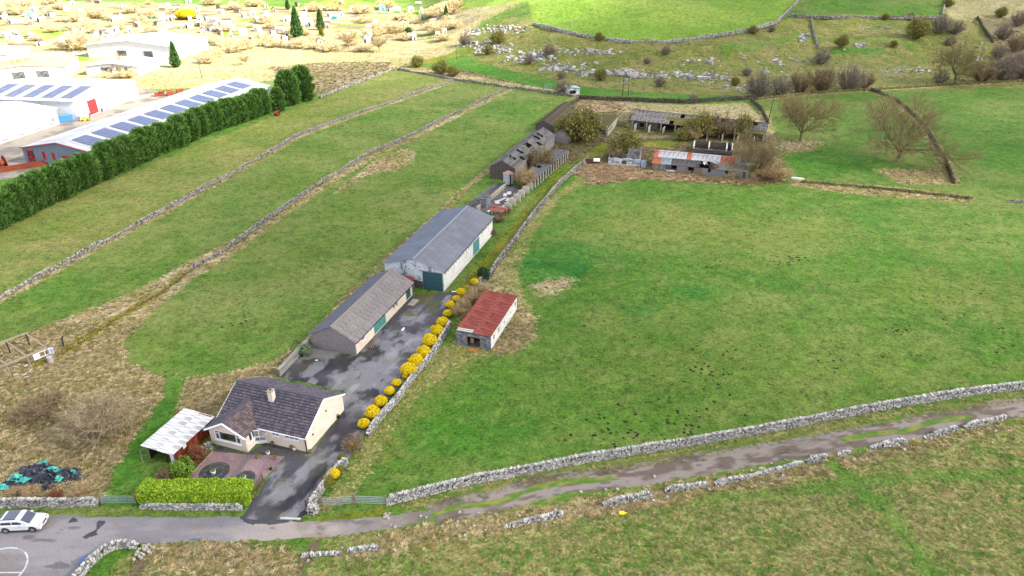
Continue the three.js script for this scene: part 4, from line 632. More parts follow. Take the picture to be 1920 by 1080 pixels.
// sheets laid on a slope from the eave (xe, ye) to the ridge (xr, yr), between z0 (front) and z1 (back)
function sheetRoof(parent, name, { xe, ye, xr, yr, z0, z1, rows, cols, mats, choose, skip = () => 0, wave = 0.05, jit = 0.0, seed = 1, piece = 'roof_sheet' }) {
  const roof = part(parent, name), r = rngOf(seed), sx = xr - xe, sy = yr - ye, S = Math.hypot(sx, sy), up = V(sx / S, sy / S, 0), n = V(-up.y, up.x, 0); if (n.y < 0) n.negate();
  const X = V(0, 0, -1), Z = X.clone().cross(n), B = new THREE.Matrix4().makeBasis(X, n, Z), q = new THREE.Quaternion().setFromRotationMatrix(B), lz = Math.abs(z1 - z0) / cols, ls = S / rows;
  for (let i = 0; i < rows; i++) for (let j = 0; j < cols; j++) {
    if (skip(i, j, r)) continue; const m = mesh(roof, piece, SHEET, choose ? choose(i, j, mats, r) : pick(mats, r)), s = (i + 0.5) * ls;
    m.position.set(xe + up.x * s, ye + up.y * s, z0 - (j + 0.5) * lz).addScaledVector(n, 0.05 + i * 0.012 + (j % 2) * 0.006 + (r() - 0.5) * jit); m.quaternion.copy(q); if (jit) m.rotateY((r() - 0.5) * jit * 0.6); m.scale.set(lz * 1.03, wave, ls * 1.02);
  }
  return roof;
}
function win(parent, x, y, z, ry, w, h, { frame = M.upvc, bars = 1, t = 0.07, pane = M.glass, sill = true } = {}) {
  const o = part(parent, 'window'); o.position.set(x, y, z); o.rotation.y = ry; bx(o, 'pane', pane, w - t, h - t, 0.012, 0, 0, -0.02);
  const g = [boxG(w, t, 0.08, 0, h / 2 - t / 2, 0), boxG(w, t, 0.08, 0, -h / 2 + t / 2, 0), boxG(t, h - 2 * t, 0.08, -w / 2 + t / 2, 0, 0), boxG(t, h - 2 * t, 0.08, w / 2 - t / 2, 0, 0)]; for (let k = 1; k <= bars; k++) g.push(boxG(t * 0.9, h - 2 * t, 0.07, -w / 2 + w * k / (bars + 1), 0, 0)); mesh(o, 'frame', mergeGeometries(g), frame); if (sill) bx(o, 'sill', frame, w + 0.16, 0.06, 0.2, 0, -h / 2 - 0.035, 0.06); return o;
}
const LEFT = -Math.PI / 2, RIGHT = Math.PI / 2;

// ---------------------------------------------------------------- bungalow
{
  const o = thing('bungalow', 'cream bungalow with dark tiled roof, chimney and front wing', 'house', G(578, 848), FARM), W = 11.6, L = 8.2, E = 2.35, RH = 4.55;
  // main body: ridge runs left-right
  const th = 0.25;
  wall(o, 'front_wall', M.cream, [[0, 0], [6.6, 0], [6.6, E], [0, E]], [[1.0, 1.35, 1.9, 0.75], [3.6, 1.35, 1.0, 0.75], [5.25, 1.35, 0.9, 0.75]].map(([u, v, w, h]) => [6.6 - u - w, v, w, h]), -6.6, -th, 0, th);
  wall(o, 'gable_wall', M.cream, [[0, 0], [L - 2 * th, 0], [L - 2 * th, E], [L / 2 - th, RH - 0.1], [0, E]], [], -th, -th, Math.PI / 2, th);
  wall(o, 'gable_wall', M.cream, [[0, 0], [L - 2 * th, 0], [L - 2 * th, E], [L / 2 - th, RH - 0.1], [0, E]], [], -W + th, -L + th, -Math.PI / 2, th);
  wall(o, 'back_wall', M.cream, [[0, 0], [W, 0], [W, E], [0, E]], [], 0, -L + th, Math.PI, th);
  bx(o, 'floor', M.floor, W - 2 * th - 0.02, 0.04, L - 2 * th, -W / 2, 0.06, -L / 2);
  for (const [x, w] of [[-1.95, 1.9], [-4.1, 1.0], [-5.7, 0.9]]) win(o, x, 1.725, -0.06, 0, w, 0.75, { bars: w > 1.5 ? 2 : 1 });
  bx(o, 'drain_pipe', M.dark, 0.08, E - 0.1, 0.08, -0.12, E / 2 - 0.05, 0.07);
  // wing: 2.1 m forward at the left
  const wx0 = -11.5, wx1 = -6.6, F = 2.1, wr = (wx0 + wx1) / 2, WR = 3.75, ww = wx1 - wx0;
  wall(o, 'wing_front_wall', M.cream, [[0, 0], [ww, 0], [ww, E], [ww / 2, WR - 0.1], [0, E]], [[0.7, 0.85, ww - 1.4, 1.35]], wx0, F - th, 0, th);
  wall(o, 'wing_side_wall', M.cream, [[0, 0], [F - th, 0], [F - th, E], [0, E]], [[0.35, 0.85, 1.1, 1.3]], wx1 - th, F - th, Math.PI / 2, th);
  wall(o, 'wing_side_wall', M.cream, [[0, 0], [F + 0.2, 0], [F + 0.2, E], [0, E]], [], wx0 + th, -0.2 - th, -Math.PI / 2, th);
  { const w = win(o, wr, 1.525, F - 0.06, 0, ww - 1.4, 1.35, { bars: 0, t: 0.1 }); for (const s of [-1, 1]) { bx(w, 'mullion', M.upvc, 0.09, 1.2, 0.085, s * (ww - 1.4) * 0.33, 0, 0); bx(w, 'transom', M.upvc, (ww - 1.4) * 0.15, 0.08, 0.084, s * (ww - 1.4) * 0.41, 0.28, 0.001); } }
  win(o, wx1 - 0.06, 1.5, F - 0.25 - 0.9, RIGHT, 1.1, 1.3, { bars: 1, t: 0.09 });
  { const d = part(o, 'glazed_porch'); d.position.set(-6.05, 0, 0.42); d.rotation.y = 0.5; const gg = [boxG(0.08, 2.05, 0.08, -0.75, 1.03, 0), boxG(0.08, 2.05, 0.08, 0, 1.03, 0), boxG(0.08, 2.05, 0.08, 0.75, 1.03, 0), boxG(1.42, 0.08, 0.07, 0, 2.0, 0), boxG(1.42, 0.08, 0.07, 0, 1.1, 0), boxG(1.42, 0.45, 0.06, 0, 0.3, 0)]; mesh(d, 'frame', mergeGeometries(gg), M.upvc); bx(d, 'pane', M.glass, 1.42, 1.8, 0.01, 0, 1.1, 0); bx(d, 'door_handle', M.metal, 0.03, 0.14, 0.05, 0.1, 1.0, 0.06); }
  // roof tiles
  const tileMs = mapped(stained(256, 1.2, [0.8, 0.8, 0.8], [0.5, 0.5, 0.5], { cell: 8, amt: 0.8, grain: 0.15 }), 0.85), tg = (() => { const p = new THREE.BoxGeometry(1, 1, 1); const a = p.attributes.position; for (let i = 0; i < a.count; i++) if (a.getY(i) > 0 && Math.abs(a.getX(i)) > 0.4) a.setX(i, a.getX(i) * 0.9); p.computeVertexNormals(); return p; })();
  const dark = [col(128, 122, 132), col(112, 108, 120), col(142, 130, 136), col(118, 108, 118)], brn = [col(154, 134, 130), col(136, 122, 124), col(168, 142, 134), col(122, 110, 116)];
  const roof = part(o, 'roof');
  // slope given by eave corner a, eave corner b, ridge corner c (above a), d (above b)
  function tiled(a, b, c, d, cs, seed, keep = () => true) {
    const r = rngOf(seed), up = c.clone().sub(a), upL = (up.length() + d.clone().sub(b).length()) / 2, rows = Math.round(upL / 0.37), list = [];
    const xax = b.clone().sub(a).normalize(), nrm = xax.clone().cross(up).normalize(); if (nrm.y < 0) nrm.negate();
    const u2 = nrm.clone().cross(xax); if (u2.y < 0) u2.negate(); const basis = new THREE.Matrix4().makeBasis(xax, nrm, xax.clone().cross(nrm)), q0 = new THREE.Quaternion().setFromRotationMatrix(basis);
    for (let i = 0; i < rows; i++) { const t = (i + 0.5) / rows, A = a.clone().lerp(c, t), Bq = b.clone().lerp(d, t), n = Math.max(1, Math.round(A.distanceTo(Bq) / 0.32)); for (let k = 0; k < n; k++) { const p = A.clone().lerp(Bq, (k + 0.5) / n); if (!keep(p)) continue; p.addScaledVector(nrm, 0.05 + rr(0, 0.008, r)); const dir = a.y < c.y ? 1 : -1; const q = q0.clone().multiply(new THREE.Quaternion().setFromAxisAngle(V(1, 0, 0), 0)); const tilt = new THREE.Quaternion().setFromAxisAngle(xax, (xax.clone().cross(nrm).dot(up) > 0 ? -1 : 1) * -0.17); q.premultiply(tilt); const e = new THREE.Euler().setFromQuaternion(q); list.push({ p, r: [e.x, e.y, e.z], s: V(A.distanceTo(Bq) / n - 0.015, 0.055, 0.31), c: pick(cs, r).clone().multiplyScalar(rr(0.92, 1.08, r)) }); } }
    const under = new THREE.BufferGeometry(); under.setAttribute('position', new THREE.Float32BufferAttribute([a, b, d, a, d, c].flatMap(v => [v.x, v.y, v.z]), 3)); under.computeVertexNormals(); mesh(roof, 'shadow_underlay', under, M.dark);  // dark sheet seen through the tile gaps stands for shadow under each course
    inst(roof, 'roof_tiles', tg, tileMs, list);
  }
  const ov = 0.32, k = (RH - E) / (L / 2), ye = E - ov * k + 0.08, x0 = -W - 0.18, x1 = 0.18, inWing = p => !(p.x > wx0 && p.x < wx1 && p.y < WR + 0.06 - Math.abs(p.x - wr) * (WR - E) / (ww / 2) - 0.02);
  tiled(V(x0, ye, ov), V(x1, ye, ov), V(x0, RH + 0.08, -L / 2), V(x1, RH + 0.08, -L / 2), dark, 1, inWing);
  tiled(V(x1, ye, -L - ov), V(x0, ye, -L - ov), V(x1, RH + 0.08, -L / 2), V(x0, RH + 0.08, -L / 2), dark, 2);
  const wk = (WR - E) / (ww / 2), wye = E - 0.28 * wk + 0.08, zf = F + 0.35, zb = -((WR - E) / k) - 0.1, vz = -((wye - E) / k) * 0;
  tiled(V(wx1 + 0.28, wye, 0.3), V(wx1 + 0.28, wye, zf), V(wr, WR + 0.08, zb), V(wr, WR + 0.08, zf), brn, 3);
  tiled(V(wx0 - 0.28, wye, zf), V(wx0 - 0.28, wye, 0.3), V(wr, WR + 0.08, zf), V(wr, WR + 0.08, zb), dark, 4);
  const ridgeM = std(col(104, 100, 108), 0.85); bar(roof, 'ridge_tiles', ridgeM, V(x0, RH + 0.15, -L / 2), V(x1, RH + 0.15, -L / 2), 0.22, 0.1); bar(roof, 'ridge_tiles', ridgeM, V(wr, WR + 0.15, zb), V(wr, WR + 0.15, zf), 0.22, 0.1);
  // white barge boards and gutters
  for (const s of [0, 1]) { bar(roof, 'barge_board', M.upvc, V(0.2, ye - 0.02, s ? -L - ov : ov), V(0.2, RH + 0.02, -L / 2), 0.05, 0.2); bar(roof, 'barge_board', M.upvc, V(-W - 0.2, ye - 0.02, s ? -L - ov : ov), V(-W - 0.2, RH + 0.02, -L / 2), 0.05, 0.2); bar(roof, 'barge_board', M.upvc, V(s ? wx0 - 0.28 : wx1 + 0.28, wye - 0.02, zf + 0.03), V(wr, WR + 0.02, zf + 0.03), 0.05, 0.2); }
  bar(roof, 'gutter', M.upvc, V(wx1 + 0.5, ye - 0.06, ov + 0.06), V(x1, ye - 0.06, ov + 0.06), 0.1, 0.1); bar(roof, 'gutter', M.upvc, V(x0, ye - 0.06, -L - ov - 0.06), V(x1, ye - 0.06, -L - ov - 0.06), 0.1, 0.1);
  const ch = part(roof, 'chimney'); bx(ch, 'chimney_stack', M.cream, 0.62, 1.5, 0.62, -6.05, 4.55, -2.9); bx(ch, 'chimney_cap', M.concrete, 0.74, 0.1, 0.74, -6.05, 5.35, -2.9); const pot = mesh(ch, 'chimney_pot', CYL, std(col(150, 112, 90), 0.9)); pot.scale.set(0.13, 0.24, 0.13); pot.position.set(-6.05, 5.52, -2.9);
  for (const [a, y] of [[1.3, 1.6], [4.4, 2.7]]) { const w = mesh(o, 'wall_lamp', CYL, M.dark); w.scale.set(0.09, 0.14, 0.09); w.position.set(0.06, y, -a); }
}
// ---------------------------------------------------------------- tin shed by the garden
{
  const o = thing('tin_shed', 'open shed with white corrugated roof and rusty red side wall', 'shed', G(332, 872), FARM), W = 3.7, L = 6.4;
  const rustG = sheetMats(1, 3, (u, v, k, i, j) => { const c = mix3(L3(150, 72, 46, 0.7), L3(110, 54, 40, 0.7), ss(0.4, 0.7, vn(u * 6 + k, v * 4))); return c.map(q => q * (0.9 + 0.2 * hsh(i, j))); });
  for (let j = 0; j < 7; j++) { const m = mesh(o, 'rusty_sheet', SHEET, rustG[j % 3]); m.position.set(0, 0.95, -(j + 0.5) * L / 7); m.rotation.set(Math.PI / 2, 0, Math.PI / 2); m.scale.set(L / 7 * 1.02, 0.04, 1.85); m.rotation.set(0, 0, 0); m.quaternion.setFromRotationMatrix(new THREE.Matrix4().makeBasis(V(0, 0, -1), V(1, 0, 0), V(0, -1, 0))); m.position.x += (j % 2) * 0.01; }
  bx(o, 'back_wall', M.rust, W, 2.1, 0.06, -W / 2, 1.05, -L); bx(o, 'side_wall', M.darkTimber, 0.06, 2.1, L - 0.1, -W, 1.05, -L / 2);
  for (const [x, z] of [[-0.1, -0.05], [-W + 0.1, -0.05], [-W * 0.35, -0.05]]) bx(o, 'post', x === -0.1 ? M.upvc : M.darkTimber, x === -0.1 ? 0.5 : 0.12, 1.85, 0.12, x - (x === -0.1 ? 0.3 : 0), 0.925, z);
  const wm = sheetMats(2, 4, (u, v, k, i, j) => { let c = mix3(L3(236, 236, 232, 0.6), L3(196, 192, 188, 0.56), ss(0.35, 0.7, vn(u * 7 + k * 3, v * 0.9))); c = mix3(c, L3(186, 150, 140), ss(0.6, 0.85, vn(u * 9 + k, v * 1.5 + 4)) * 0.4); return c.map(q => q * (0.93 + 0.14 * hsh(i, j))); });
  sheetRoof(o, 'roof', { xe: 0.35, ye: 1.9, xr: -W - 0.25, yr: 2.15, z0: 0.5, z1: -L - 0.2, rows: 2, cols: 8, mats: wm, wave: 0.04, jit: 0.015, seed: 4 });
  const d = part(o, 'leaning_door'); d.position.set(-W - 0.15, 0.75, 0.35); d.rotation.set(-0.25, 0.7, 0.1); for (const x of [-0.4, 0.4]) bx(d, 'stile', M.timber, 0.1, 1.6, 0.05, x, 0, 0); for (const y of [-0.75, 0, 0.75]) bx(d, 'rail', M.timber, 0.7, 0.1, 0.045, 0, y, 0);
  for (const [a, s] of [[1.6, 0.5], [4.9, 0.5]]) bx(o, 'pale_patch', M.upvc, 0.02, 0.4, s, 0.05, 1.4, -a);
}
// ---------------------------------------------------------------- long grey barn
{
  const o = thing('long_barn', 'long low barn with grey streaked roof, cream side and teal doors', 'barn', G(668, 666), FARM), W = 6.9, L = 18.7, E = 2.2, RH = 3.95;
  box4(o, { W, L, eR: E, eL: E, rx: -W / 2, rH: RH, mats: { front: M.pebble, right: M.cream, back: M.pebble }, holes: { right: [[1.7, 1.05, 0.9, 0.85], [5.3, 0.05, 3.7, 1.95], [11.6, 0.95, 0.55, 0.95], [12.5, 0.95, 0.55, 0.95], [16.1, 0.05, 1.7, 1.95]] } });
  const board = (a, w, n, mt) => { const d = part(o, 'door'); for (let k = 0; k < n; k++) bx(d, 'plank', mt, 0.05, 1.93, w / n - 0.012, -0.09 - (k % 2) * 0.008, 1.02, -0.22 - a - (k + 0.5) * w / n); bx(d, 'handle', M.dark, 0.05, 0.2, 0.04, -0.05, 1.05, -0.22 - a - w * 0.52); };
  board(5.3, 3.7, 12, M.tealPale); board(16.1, 1.7, 7, M.teal);
  win(o, -0.08, 1.475, -0.22 - 2.15, RIGHT, 0.9, 0.85, {}); for (const a of [11.875, 12.775]) bx(o, 'window_opening_frame', M.dark, 0.04, 0.92, 0.5, -0.16, 1.425, -0.22 - a);
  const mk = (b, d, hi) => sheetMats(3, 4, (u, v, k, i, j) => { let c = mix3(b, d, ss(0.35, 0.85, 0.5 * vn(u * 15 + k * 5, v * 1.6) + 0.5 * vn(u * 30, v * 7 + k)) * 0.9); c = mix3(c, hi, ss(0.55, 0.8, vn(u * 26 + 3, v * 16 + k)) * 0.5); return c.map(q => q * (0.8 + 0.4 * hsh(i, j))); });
  const right = mk(L3(166, 156, 152), L3(118, 108, 102), L3(182, 176, 168)), left = mk(L3(124, 126, 138), L3(98, 98, 106), L3(140, 138, 140)), k = (RH - E) / (W / 2), oh = 0.3;  // left slope darker and bluer: shade put into its sheet colours
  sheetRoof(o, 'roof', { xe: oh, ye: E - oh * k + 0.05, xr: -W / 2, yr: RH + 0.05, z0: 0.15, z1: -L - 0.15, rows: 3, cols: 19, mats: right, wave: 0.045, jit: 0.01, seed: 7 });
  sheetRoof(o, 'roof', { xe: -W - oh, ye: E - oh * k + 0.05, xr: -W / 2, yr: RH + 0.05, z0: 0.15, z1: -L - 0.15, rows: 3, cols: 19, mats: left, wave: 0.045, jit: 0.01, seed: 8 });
  bar(o, 'ridge_cap', std(col(176, 160, 146), 0.9), V(-W / 2, RH + 0.13, 0.16), V(-W / 2, RH + 0.13, -L - 0.16), 0.24, 0.07); bar(o, 'gutter', M.dark, V(oh + 0.05, E - oh * k, 0.1), V(oh + 0.05, E - oh * k, -L - 0.1), 0.09, 0.08);
  const s = thing('step_slab', 'concrete step at the far teal door of the long barn', 'step', G(775, 568), FARM); bx(s, 'slab', M.concrete, 1.1, 0.14, 2.0, 0, 0.07, 0);
  const rs = thing('rusty_leanto', 'small rust-red roofed link between long barn and white shed', 'lean-to', G(775, 548), FARM); bx(rs, 'wall', M.stoneD, 2.2, 2.0, 0.9, -1.3, 1.0, -0.6); const rf = bx(rs, 'roof', M.rust, 2.4, 0.06, 1.2, -1.3, 2.1, -0.55); rf.rotation.x = 0.15;
}
// ---------------------------------------------------------------- big white shed
{
  const o = thing('big_shed', 'large white-walled shed with grey corrugated roof and dark teal door', 'shed', G(832, 547), FARM), W = 10.4, L = 24.3, E = 3.6, RH = 5.15, rx = -5.0;
  const hR = []; for (let k = 0; k < 20; k++) if (k < 11 || k > 14) hR.push([0.6 + k * 1.17, 2.55, 0.42, 0.5]); hR.push([13.5, 0.05, 3.2, 2.7]);
  box4(o, { W, L, eR: E, eL: E, rx, rH: RH, mats: { front: M.bluewash, right: M.white }, holes: { right: hR, front: [[W - 3.55, 0.05, 3.45, 3.1]] } });
  { const d = part(o, 'sliding_door'); for (let k = 0; k < 12; k++) bx(d, 'plank', M.teal, 3.5 / 12 - 0.012, 3.15, 0.06, -3.58 + (k + 0.5) * 3.5 / 12, 1.62, 0.04 + (k % 2) * 0.012); bx(o, 'door_rail', M.metal, 4.2, 0.12, 0.1, -2.1, 3.3, 0.06); }
  { const d = part(o, 'side_door'); for (let k = 0; k < 10; k++) bx(d, 'plank', M.tealPale, 0.06, 2.66, 0.32 - 0.012, -0.1 + (k % 2) * 0.01, 1.4, -0.22 - 13.5 - (k + 0.5) * 0.32); }
  for (const [u, v, w, h] of hR.slice(0, -1)) { const q = part(o, 'window'); q.position.set(-0.12, v + h / 2, -0.22 - u - w / 2); bx(q, 'pane', M.glass, 0.01, h - 0.04, w - 0.04, 0, 0, 0); bx(q, 'frame', M.upvc, 0.05, 0.05, w - 0.02, 0.02, 0, 0); }
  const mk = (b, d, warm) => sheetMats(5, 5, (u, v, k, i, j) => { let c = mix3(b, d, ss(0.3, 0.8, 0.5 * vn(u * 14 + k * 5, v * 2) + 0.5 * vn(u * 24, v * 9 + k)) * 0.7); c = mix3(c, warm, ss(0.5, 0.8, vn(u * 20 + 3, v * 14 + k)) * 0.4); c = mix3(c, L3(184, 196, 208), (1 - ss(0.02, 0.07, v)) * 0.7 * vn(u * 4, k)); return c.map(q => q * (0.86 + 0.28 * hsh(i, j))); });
  const right = mk(L3(150, 152, 162), L3(124, 124, 130), L3(160, 146, 142)), left = mk(L3(136, 144, 158), L3(112, 118, 130), L3(136, 132, 136)), oh = 0.3;  // sunward and shaded slopes painted as a lighter and a darker sheet set
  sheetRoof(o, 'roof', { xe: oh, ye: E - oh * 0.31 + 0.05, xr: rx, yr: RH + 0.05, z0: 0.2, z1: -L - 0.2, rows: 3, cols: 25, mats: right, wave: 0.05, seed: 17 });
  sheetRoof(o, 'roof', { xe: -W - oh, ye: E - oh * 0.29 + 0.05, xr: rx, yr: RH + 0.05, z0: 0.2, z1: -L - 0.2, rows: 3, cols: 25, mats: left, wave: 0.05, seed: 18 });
  bar(o, 'ridge_cap', std(col(160, 166, 174), 0.9), V(rx, RH + 0.14, 0.2), V(rx, RH + 0.14, -L - 0.2), 0.4, 0.06); bar(o, 'gutter', M.dark, V(oh + 0.06, E - 0.06, 0.2), V(oh + 0.06, E - 0.06, -L - 0.2), 0.1, 0.1); bar(o, 'drain_pipe', M.metal, V(-6.5, 3.9, 0.1), V(-7.1, 1.8, 0.1), 0.09);
  wall(o, 'stone_footing', M.stoneD, [[0, 0], [3.3, 0], [3.3, 1.3], [0.3, 1.5], [0, 1.4]], [], -6.95, 0.005, 0, 0.05);
}
// ---------------------------------------------------------------- red-roofed barn
{
  const o = thing('red_roofed_barn', 'small block barn with faded red corrugated roof in the big field', 'barn', G(920, 657), FARM), W = 5.15, L = 12.5;
  box4(o, { W, L, eR: 2.15, eL: 2.2, mats: { front: M.block, right: M.white, back: M.block, left: M.block }, holes: { front: [[1.6, 0.02, 2.05, 1.7]], right: [0.9, 3.0, 5.6, 8.4, 11.0].map((u, k) => [u, 1.0, 0.6, k > 1 && k < 4 ? 0.35 : 0.7]) } });
  const mt = sheetMats(6, 4, (u, v, k, i, j) => { let c = mix3(L3(176, 96, 84), L3(150, 78, 70), ss(0.35, 0.7, vn(u * 4 + k * 5, v * 3))); c = mix3(c, L3(196, 122, 104), ss(0.66, 0.8, vn(u * 6, v * 6 + k)) * 0.5); return c.map(q => q * (0.93 + 0.14 * hsh(i, j))); }), pale_ = std(col(220, 212, 196), 0.9);
  sheetRoof(o, 'roof', { xe: 0.1, ye: 2.28, xr: -W - 0.1, yr: 2.36, z0: 0.02, z1: -L - 0.1, rows: 2, cols: 14, mats: mt, wave: 0.045, jit: 0.01, seed: 27, skip: (i, j) => i === 1 && j === 0, choose: (i, j, m, r) => pick(m, r) });
  const rf = part(o, 'pale_roof_boards'); for (const z of [-0.18, -0.62]) bx(rf, 'pale_board', pale_, 2.4, 0.05, 0.34, -W + 1.25, 2.4, z);
  for (const x of [-W + 1.6, -1.5]) bx(o, 'door_post', M.timber, 0.1, 1.7, 0.1, x, 0.86, 0.03); bx(o, 'lintel', M.timber, 2.3, 0.14, 0.12, -2.53, 1.78, 0.03);
  const b = thing('timber_board', 'orange-brown board lying at the door of the red-roofed barn', 'board', G(888, 657), FARM); const q = bx(b, 'panel', std(col(196, 140, 72), 0.9), 1.3, 0.05, 0.9, -0.1, 0.06, 0); q.rotation.z = 0.03;
  const s = thing('pale_crate', 'pale upright panel leaning inside the red-roofed barn doorway', 'panel', G(882, 648), FARM); const c = bx(s, 'panel', std(col(226, 206, 160), 0.9), 0.55, 0.8, 0.06, 0, 0.42, -0.7); bx(s, 'rail', M.timber, 0.5, 0.06, 0.03, 0, 0.42, -0.65);
}
// ---------------------------------------------------------------- derelict long range with open stalls and tank
{
  const p0 = G(966, 340), p1 = G(1039, 273), tn = turnTo(p0, p1), L = p0.distanceTo(p1);
  const o = thing('derelict_range', 'long derelict range with holed grey roof beside the feed tank', 'barn', p0, tn), W = 6.2, E = 2.9, RH = 4.5;
  box4(o, { W, L, eR: E, eL: E, rx: -W / 2, rH: RH, mats: { front: M.stoneD, right: M.pebble, back: M.concrete }, holes: { back: [[0.6, 0.6, 1.1, 2.0]] } });
  const mk = sheetMats(8, 4, (u, v, k, i, j) => { let c = mix3(L3(142, 138, 136), L3(104, 100, 98), ss(0.35, 0.7, vn(u * 5 + k * 5, v * 3))); c = mix3(c, L3(116, 116, 72), ss(0.62, 0.8, vn(u * 5, v * 5 + k)) * 0.4); return c.map(q => q * (0.85 + 0.3 * hsh(i, j))); }), holes = { '1,3': 1, '1,7': 1, '1,11': 1, '1,12': 1, '0,15': 1, '1,17': 1, '1,19': 1, '0,5': 1 };
  sheetRoof(o, 'roof', { xe: 0.25, ye: E - 0.1, xr: -W / 2, yr: RH + 0.05, z0: 0.1, z1: -L - 0.1, rows: 2, cols: 24, mats: mk, jit: 0.02, seed: 31, skip: (i, j) => holes[`${i},${j}`] });
  sheetRoof(o, 'roof', { xe: -W - 0.25, ye: E - 0.1, xr: -W / 2, yr: RH + 0.05, z0: 0.1, z1: -L - 0.1, rows: 2, cols: 24, mats: mk, jit: 0.02, seed: 32, skip: (i, j) => i && j % 5 === 3 });
  bar(o, 'ridge_cap', M.slab, V(-W / 2, RH + 0.13, 0.1), V(-W / 2, RH + 0.13, -L - 0.1), 0.3, 0.06);
  { // feed tank
    const t = thing('feed_tank', 'pale blue feed tank with rusty cone top beside the derelict range', 'tank', G(953, 347)); const q = mesh(t, 'drum', CYL, mapped(stained(256, 2, L3(206, 216, 216), L3(164, 150, 140), { cell: 8, streak: 0.3, amt: 0.7 }), 0.6)); q.scale.set(1.2, 2.3, 1.2); q.position.y = 1.65; const cone = mesh(t, 'cone_top', new THREE.ConeGeometry(1.28, 0.7, 16), mapped(stained(128, 1, L3(190, 160, 150), L3(150, 90, 70), { cell: 8 }), 0.9)); cone.position.y = 3.15; for (let k = 0; k < 4; k++) bx(t, 'leg', M.metal, 0.1, 0.6, 0.1, Math.cos(k * 1.571 + 0.8) * 0.9, 0.25, Math.sin(k * 1.571 + 0.8) * 0.9); bx(t, 'ladder', M.dark, 0.3, 2.6, 0.06, 0.5, 1.6, 1.17, 0.4);
  }
  // open-fronted stalls: posts and flat grey roof
  const s0 = G(1003, 352), s1 = G(1064, 298), st = thing('open_stalls', 'open-fronted stalls with pale posts and flat grey roof', 'shed', s0, turnTo(s0, s1)), SL = s0.distanceTo(s1);
  const n = 13; for (let k = 0; k <= n; k++) { bx(st, 'post', M.upvcOld, 0.24, 2.1, 0.24, 0, 1.05, -k / n * SL); bx(st, 'stall_divider', M.stoneD, 2.4, 1.2, 0.1, -1.5, 0.6, -k / n * SL); if (k < n) bx(st, 'front_panel', M.stoneD, 0.1, 0.3, SL / n - 0.22, -0.02, 0.15, -(k + 0.5) / n * SL); }  // dividers coloured dark to imitate shade inside the openings
  bx(st, 'back_wall', M.stoneD, 0.2, 2.0, SL, -2.95, 1.0, -SL / 2); const sm = sheetMats(9, 3, (u, v, k, i, j) => mix3(L3(128, 126, 128), L3(98, 96, 98), vn(u * 5 + k, v * 4)).map(q => q * (0.88 + 0.24 * hsh(i, j))));
  sheetRoof(st, 'roof', { xe: 0.2, ye: 2.13, xr: -3.2, yr: 2.2, z0: 0, z1: -SL, rows: 2, cols: 13, mats: sm, jit: 0.02, seed: 40, wave: 0.04, skip: (i, j) => i === 1 && (j === 4 || j === 7) });
}
